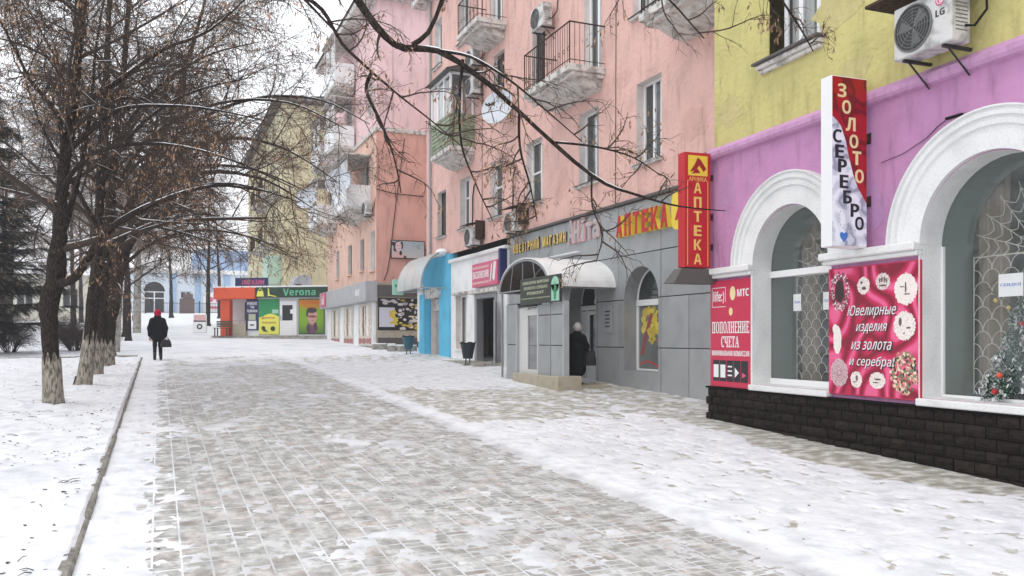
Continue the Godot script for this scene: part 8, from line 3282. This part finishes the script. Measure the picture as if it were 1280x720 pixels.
func head_bones(c: Vector3, fwd: Vector3) -> Array:
	var rt := fwd.cross(Vector3.UP).normalized()
	return [
		[c + Vector3(0, 0.035, 0) - fwd * 0.020, c + Vector3(0, 0.03, 0) + fwd * 0.012, 0.088, 0.080],
		[c + Vector3(0, -0.03, 0) + fwd * 0.03, c + Vector3(0, -0.075, 0) + fwd * 0.048, 0.062, 0.036],
		[c + Vector3(0, 0.008, 0) + fwd * 0.092, c + Vector3(0, -0.022, 0) + fwd * 0.112, 0.010, 0.014],
		[c + Vector3(0, -0.052, 0) + fwd * 0.086 - rt * 0.018, c + Vector3(0, -0.052, 0) + fwd * 0.086 + rt * 0.018, 0.011, 0.011],
		[c + rt * 0.085 + Vector3(0, 0.015, 0), c + rt * 0.088 + Vector3(0, -0.03, 0) + fwd * 0.005, 0.014, 0.010],
		[c - rt * 0.085 + Vector3(0, 0.015, 0), c - rt * 0.088 + Vector3(0, -0.03, 0) + fwd * 0.005, 0.014, 0.010]]


func join_mesh(list: Array) -> Sh:
	var s := Sh.new()
	for m in list:
		s.add(m)
	return s


func eyes(o: Node3D, c: Vector3, fwd: Vector3):
	var rt := fwd.cross(Vector3.UP).normalized()
	for k in [-1, 1]:
		var s := Sh.new()
		ball(s, c + Vector3(0, 0.018, 0) + fwd * 0.078 + rt * 0.032 * k, 0.012, 8)
		part(o, "eye", s, M.ink_black)


func build_people():
	# person walking away, local -z is ahead
	var p1 := W(-0.05, gy(-0.05, 31.7) + 0.01, 31.7)
	var o := thing("person", "person in black coat and bright red knitted hat walking away along the street", "person", Transform3D(Basis(Vector3.UP, 0.06), p1))
	var f := Vector3(0, 0, -1)
	var head := Vector3(0.0, 1.585, -0.03)
	var lh := Vector3(-0.25, 0.80, -0.06)
	var rh := Vector3(0.25, 0.80, 0.03)
	var body := [[Vector3(0, 0.95, 0), Vector3(0, 1.2, 0), 0.14, 0.14], [Vector3(-0.12, 1.36, 0), Vector3(0.12, 1.36, 0), 0.09, 0.09], [Vector3(0, 1.36, 0), Vector3(0, 1.52, -0.02), 0.06, 0.055],
		[Vector3(-0.17, 1.37, 0), Vector3(-0.24, 1.10, 0.02), 0.055, 0.045], [Vector3(-0.24, 1.10, 0.02), lh, 0.042, 0.03], [Vector3(0.17, 1.37, 0), Vector3(0.24, 1.10, 0.03), 0.055, 0.045], [Vector3(0.24, 1.10, 0.03), rh, 0.042, 0.03],
		[Vector3(-0.085, 0.92, 0), Vector3(-0.09, 0.5, 0.02), 0.09, 0.06], [Vector3(-0.09, 0.5, 0.02), Vector3(-0.10, 0.09, 0.10), 0.055, 0.04], [Vector3(0.085, 0.92, 0), Vector3(0.09, 0.5, -0.04), 0.09, 0.06], [Vector3(0.09, 0.5, -0.04), Vector3(0.10, 0.09, -0.05), 0.055, 0.04]]
	var skin := [flesh(body, 0.02, 0.04), flesh(head_bones(head, f), 0.008, 0.02), flesh(hand_bones(lh, Vector3(0, -1, 0), Vector3(0.6, 0, -0.8), 0.8), 0.0045, 0.006), flesh(hand_bones(rh, Vector3(0, -1, 0), Vector3(-0.9, 0, -0.3), 1.2), 0.0045, 0.006)]
	part(o, "body", join_mesh(skin), M.skin)
	eyes(o, head, f)
	var coat := [[Vector3(0, 0.86, 0.0), Vector3(0, 1.12, 0), 0.215, 0.185, 0.8], [Vector3(-0.06, 0.80, 0.0), Vector3(-0.05, 1.2, 0), 0.17, 0.15, 0.8], [Vector3(0.06, 0.80, 0.0), Vector3(0.05, 1.2, 0), 0.17, 0.15, 0.8], [Vector3(-0.13, 1.345, 0.01), Vector3(0.13, 1.345, 0.01), 0.115, 0.115], [Vector3(0, 1.12, 0), Vector3(0, 1.36, 0), 0.185, 0.15, 0.8], [Vector3(0, 1.38, 0), Vector3(0, 1.47, -0.01), 0.10, 0.085],
		[Vector3(-0.18, 1.37, 0.005), Vector3(-0.262, 1.10, 0.02), 0.085, 0.075], [Vector3(-0.262, 1.10, 0.02), Vector3(-0.255, 0.85, -0.04), 0.075, 0.058], [Vector3(0.18, 1.37, 0.005), Vector3(0.262, 1.10, 0.03), 0.085, 0.075], [Vector3(0.262, 1.10, 0.03), Vector3(0.255, 0.85, 0.025), 0.075, 0.058]]
	part(o, "coat", flesh(coat, 0.02, 0.05), M.coat)
	var tr := [[Vector3(-0.09, 0.90, 0), Vector3(-0.09, 0.5, 0.02), 0.10, 0.070], [Vector3(-0.09, 0.5, 0.02), Vector3(-0.10, 0.14, 0.09), 0.068, 0.052], [Vector3(0.09, 0.90, 0), Vector3(0.09, 0.5, -0.04), 0.105, 0.075], [Vector3(0.09, 0.5, -0.04), Vector3(0.10, 0.12, -0.05), 0.072, 0.055]]
	part(o, "trousers", flesh(tr, 0.016, 0.03), M.trousers)
	for q in [Vector3(-0.10, 0.05, 0.07), Vector3(0.105, 0.05, -0.08)]:
		part(o, "boot", flesh([[q + Vector3(0, -0.01, 0.06), q + Vector3(0, -0.015, -0.11), 0.045, 0.038], [q + Vector3(0, 0, 0.05), q + Vector3(0, 0.16, 0.04), 0.05, 0.058]], 0.012, 0.02), M.boot)
	var hat := [[head + Vector3(0, 0.055, 0.015), head + Vector3(0, 0.075, 0.0), 0.112, 0.098], [head + Vector3(0, -0.01, 0.045), head + Vector3(0, 0.06, 0.02), 0.085, 0.10], [head + Vector3(-0.06, 0.0, 0.03), head + Vector3(0.06, 0.0, 0.03), 0.055, 0.055]]
	part(o, "knitted_hat", flesh(hat, 0.01, 0.03), M.hat_red)
	var sc := [[Vector3(-0.05, 1.485, 0.01), Vector3(0.05, 1.485, 0.01), 0.075, 0.075]]
	part(o, "collar", flesh(sc, 0.012, 0.02), M.coat)
	# the bag in the right hand
	var bt := Transform3D(Basis(Vector3.UP, 0.06), p1)
	bag(bt * Transform3D(Basis(Vector3.UP, 0.5), rh + Vector3(0.02, -0.115, 0)), "dark handbag hanging from the right hand of the person in the red hat", 0.40, 0.27)

	# woman at the arched door: turned towards the viewer's left, looking along the street
	var p2 := W(9.05, gy(9.05, 17.62) + 0.02, 17.62)
	var yaw := -0.95
	o = thing("person", "person in long black coat and pale knitted hat at the arched grey doorway", "person", Transform3D(Basis(Vector3.UP, yaw).scaled(Vector3(0.93, 0.93, 0.93)), p2))
	head = Vector3(0.0, 1.40, -0.05)
	lh = Vector3(-0.12, 0.88, -0.30)
	rh = Vector3(0.14, 0.92, -0.33)
	body = [[Vector3(0, 0.85, 0), Vector3(0, 1.05, 0), 0.14, 0.14], [Vector3(-0.11, 1.18, 0), Vector3(0.11, 1.18, 0), 0.085, 0.085], [Vector3(0, 1.18, 0), Vector3(0, 1.34, -0.03), 0.06, 0.055], [Vector3(-0.16, 1.19, 0), Vector3(-0.22, 0.96, -0.03), 0.055, 0.045], [Vector3(-0.22, 0.96, -0.03), lh, 0.042, 0.03], [Vector3(0.16, 1.19, 0), Vector3(0.22, 0.98, -0.05), 0.055, 0.045], [Vector3(0.22, 0.98, -0.05), rh, 0.042, 0.03],
		[Vector3(-0.08, 0.82, 0), Vector3(-0.085, 0.45, 0), 0.09, 0.06], [Vector3(-0.085, 0.45, 0), Vector3(-0.09, 0.08, 0.02), 0.055, 0.042], [Vector3(0.08, 0.82, 0), Vector3(0.085, 0.45, 0), 0.09, 0.06], [Vector3(0.085, 0.45, 0), Vector3(0.09, 0.08, 0.0), 0.055, 0.042]]
	var hf := Vector3(-0.35, -0.05, -0.93).normalized()
	skin = [flesh(body, 0.02, 0.04), flesh(head_bones(head, hf), 0.008, 0.02), flesh(hand_bones(lh, Vector3(0.5, -0.3, -0.8).normalized(), Vector3(0.5, -0.7, 0.57).normalized(), 0.9), 0.0045, 0.006), flesh(hand_bones(rh, Vector3(-0.2, -0.5, -0.8).normalized(), Vector3(-0.6, -0.6, 0.5).normalized(), 1.1), 0.0045, 0.006)]
	part(o, "body", join_mesh(skin), M.skin)
	eyes(o, head, hf)
	coat = [[Vector3(0, 0.42, 0.01), Vector3(0, 0.9, 0), 0.235, 0.20, 0.85], [Vector3(-0.07, 0.40, 0.01), Vector3(-0.05, 0.9, 0), 0.18, 0.16, 0.85], [Vector3(0.07, 0.40, 0.01), Vector3(0.05, 0.9, 0), 0.18, 0.16, 0.85], [Vector3(0, 0.9, 0), Vector3(0, 1.18, 0), 0.20, 0.165, 0.85], [Vector3(-0.12, 1.165, 0.01), Vector3(0.12, 1.165, 0.01), 0.12, 0.12], [Vector3(0, 1.2, 0), Vector3(0, 1.30, -0.02), 0.105, 0.09],
		[Vector3(-0.17, 1.19, 0), Vector3(-0.24, 0.95, -0.03), 0.09, 0.08], [Vector3(-0.24, 0.95, -0.03), Vector3(-0.15, 0.885, -0.24), 0.08, 0.062], [Vector3(0.17, 1.19, 0), Vector3(0.24, 0.97, -0.05), 0.09, 0.08], [Vector3(0.24, 0.97, -0.05), Vector3(0.165, 0.93, -0.27), 0.08, 0.062]]
	part(o, "coat", flesh(coat, 0.02, 0.05), M.coat)
	part(o, "stockings", flesh([[Vector3(-0.085, 0.45, 0), Vector3(-0.09, 0.12, 0.02), 0.062, 0.050], [Vector3(0.085, 0.45, 0), Vector3(0.09, 0.12, 0.0), 0.062, 0.050]], 0.014, 0.01), M.stocking)
	for q in [Vector3(-0.09, 0.045, 0.0), Vector3(0.09, 0.045, -0.02)]:
		part(o, "boot", flesh([[q + Vector3(0, -0.01, 0.06), q + Vector3(0, -0.015, -0.10), 0.043, 0.036], [q + Vector3(0, 0, 0.03), q + Vector3(0, 0.12, 0.02), 0.05, 0.056]], 0.012, 0.02), M.boot)
	hat = [[head + Vector3(0, 0.06, 0.01) - hf * 0.012, head + Vector3(0, 0.085, 0) - hf * 0.02, 0.110, 0.095], [head + Vector3(0, 0.02, 0) - hf * 0.05, head + Vector3(0, 0.06, 0) - hf * 0.03, 0.085, 0.09]]
	part(o, "knitted_hat", flesh(hat, 0.01, 0.03), M.hat_white)
	var t2 := Transform3D(Basis(Vector3.UP, yaw), p2)
	bag(t2 * Transform3D(Basis(Vector3.UP, 0.6), rh + Vector3(0.0, -0.14, -0.05)), "black bag held by the person at the arched door", 0.34, 0.36)


func bag(t: Transform3D, label: String, w: float, h: float):
	var o := thing("handbag", label, "bag", t)
	var s := Sh.new()
	var N := 14
	# pouch: rounded body that narrows to the top
	var rows := [[-h, 0.42, 0.055], [-h * 0.97, 0.5, 0.075], [-h * 0.6, 0.49, 0.08], [-h * 0.25, 0.42, 0.055], [0.0, 0.34, 0.02]]
	for i in rows.size() - 1:
		for k in N:
			var q := []
			for e in [[i, k], [i, k + 1], [i + 1, k + 1], [i + 1, k]]:
				var a: float = TAU * e[1] / N
				var r: Array = rows[e[0]]
				q.append(Vector3(w * r[1] * signf(cos(a)) * pow(absf(cos(a)), 0.6), r[0] + 0.02, r[2] * signf(sin(a)) * pow(absf(sin(a)), 0.6)))
			s.quad(q[3], q[2], q[1], q[0])
	for k in N:
		var a0 := TAU * k / N
		var a1 := TAU * (k + 1) / N
		s.tri(Vector3(0, 0.02 - h, 0), Vector3(w * 0.42 * cos(a0), 0.02 - h, 0.055 * sin(a0)), Vector3(w * 0.42 * cos(a1), 0.02 - h, 0.055 * sin(a1)))
	part(o, "pouch", s, M.bag)
	for z in [-0.012, 0.012]:
		var hd := Sh.new()
		var pts := PackedVector3Array()
		var rad := PackedFloat32Array()
		for k in 9:
			var a := PI * k / 8
			pts.push_back(Vector3(cos(a) * w * 0.22, 0.01 + sin(a) * 0.10, z))
			rad.push_back(0.008)
		hd.tube(pts, rad, 6)
		part(o, "handle", hd, M.bag)


func rough_block(w: float, h: float, seed_: int) -> ArrayMesh:
	# split-faced stone: uneven front, chamfered rim
	var r := RandomNumberGenerator.new()
	r.seed = seed_
	var s := Sh.new()
	var nx := 4
	var ny := 3
	var P := []
	for j in ny + 1:
		for i in nx + 1:
			var e := i == 0 or j == 0 or i == nx or j == ny
			P.append(Vector3(-w * 0.5 + w * i / nx, -h * 0.5 + h * j / ny, 0.012 if e else 0.038 + r.randf_range(-0.012, 0.016)))
	for j in ny:
		for i in nx:
			var a: int = j * (nx + 1) + i
			s.quad(P[a], P[a + 1], P[a + nx + 2], P[a + nx + 1])
	var c := [Vector3(-w * 0.5, -h * 0.5, 0), Vector3(w * 0.5, -h * 0.5, 0), Vector3(w * 0.5, h * 0.5, 0), Vector3(-w * 0.5, h * 0.5, 0)]
	for i in 4:
		var a: Vector3 = c[i]
		var b: Vector3 = c[(i + 1) % 4]
		s.quad(Vector3(a.x, a.y, -0.02), Vector3(b.x, b.y, -0.02), Vector3(b.x, b.y, 0.012), Vector3(a.x, a.y, 0.012))
	return s.mesh()


func _ready():
	setup_view()
	frame_g = Transform3D(Basis(Vector3.UP, -PI / 2), W(9.95, 0, 0))
	frame_p = Transform3D(Basis(Vector3.UP, -deg_to_rad(92.31)), W(8.47, 0, 11.63))
	frame_f = Transform3D(Basis(Vector3.UP, -PI / 2), W(9.0, 0, 0))
	frame_k = Transform3D(Basis(Vector3.UP, -deg_to_rad(32.1)), W(3.5, 0, 52.8))
	make_materials()
	make_noises()
	build_ground()
	build_violet()
	build_pink()
	build_far_pink()
	build_kiosk()
	build_backdrop()
	build_trees()
	build_people()
	build_litter()
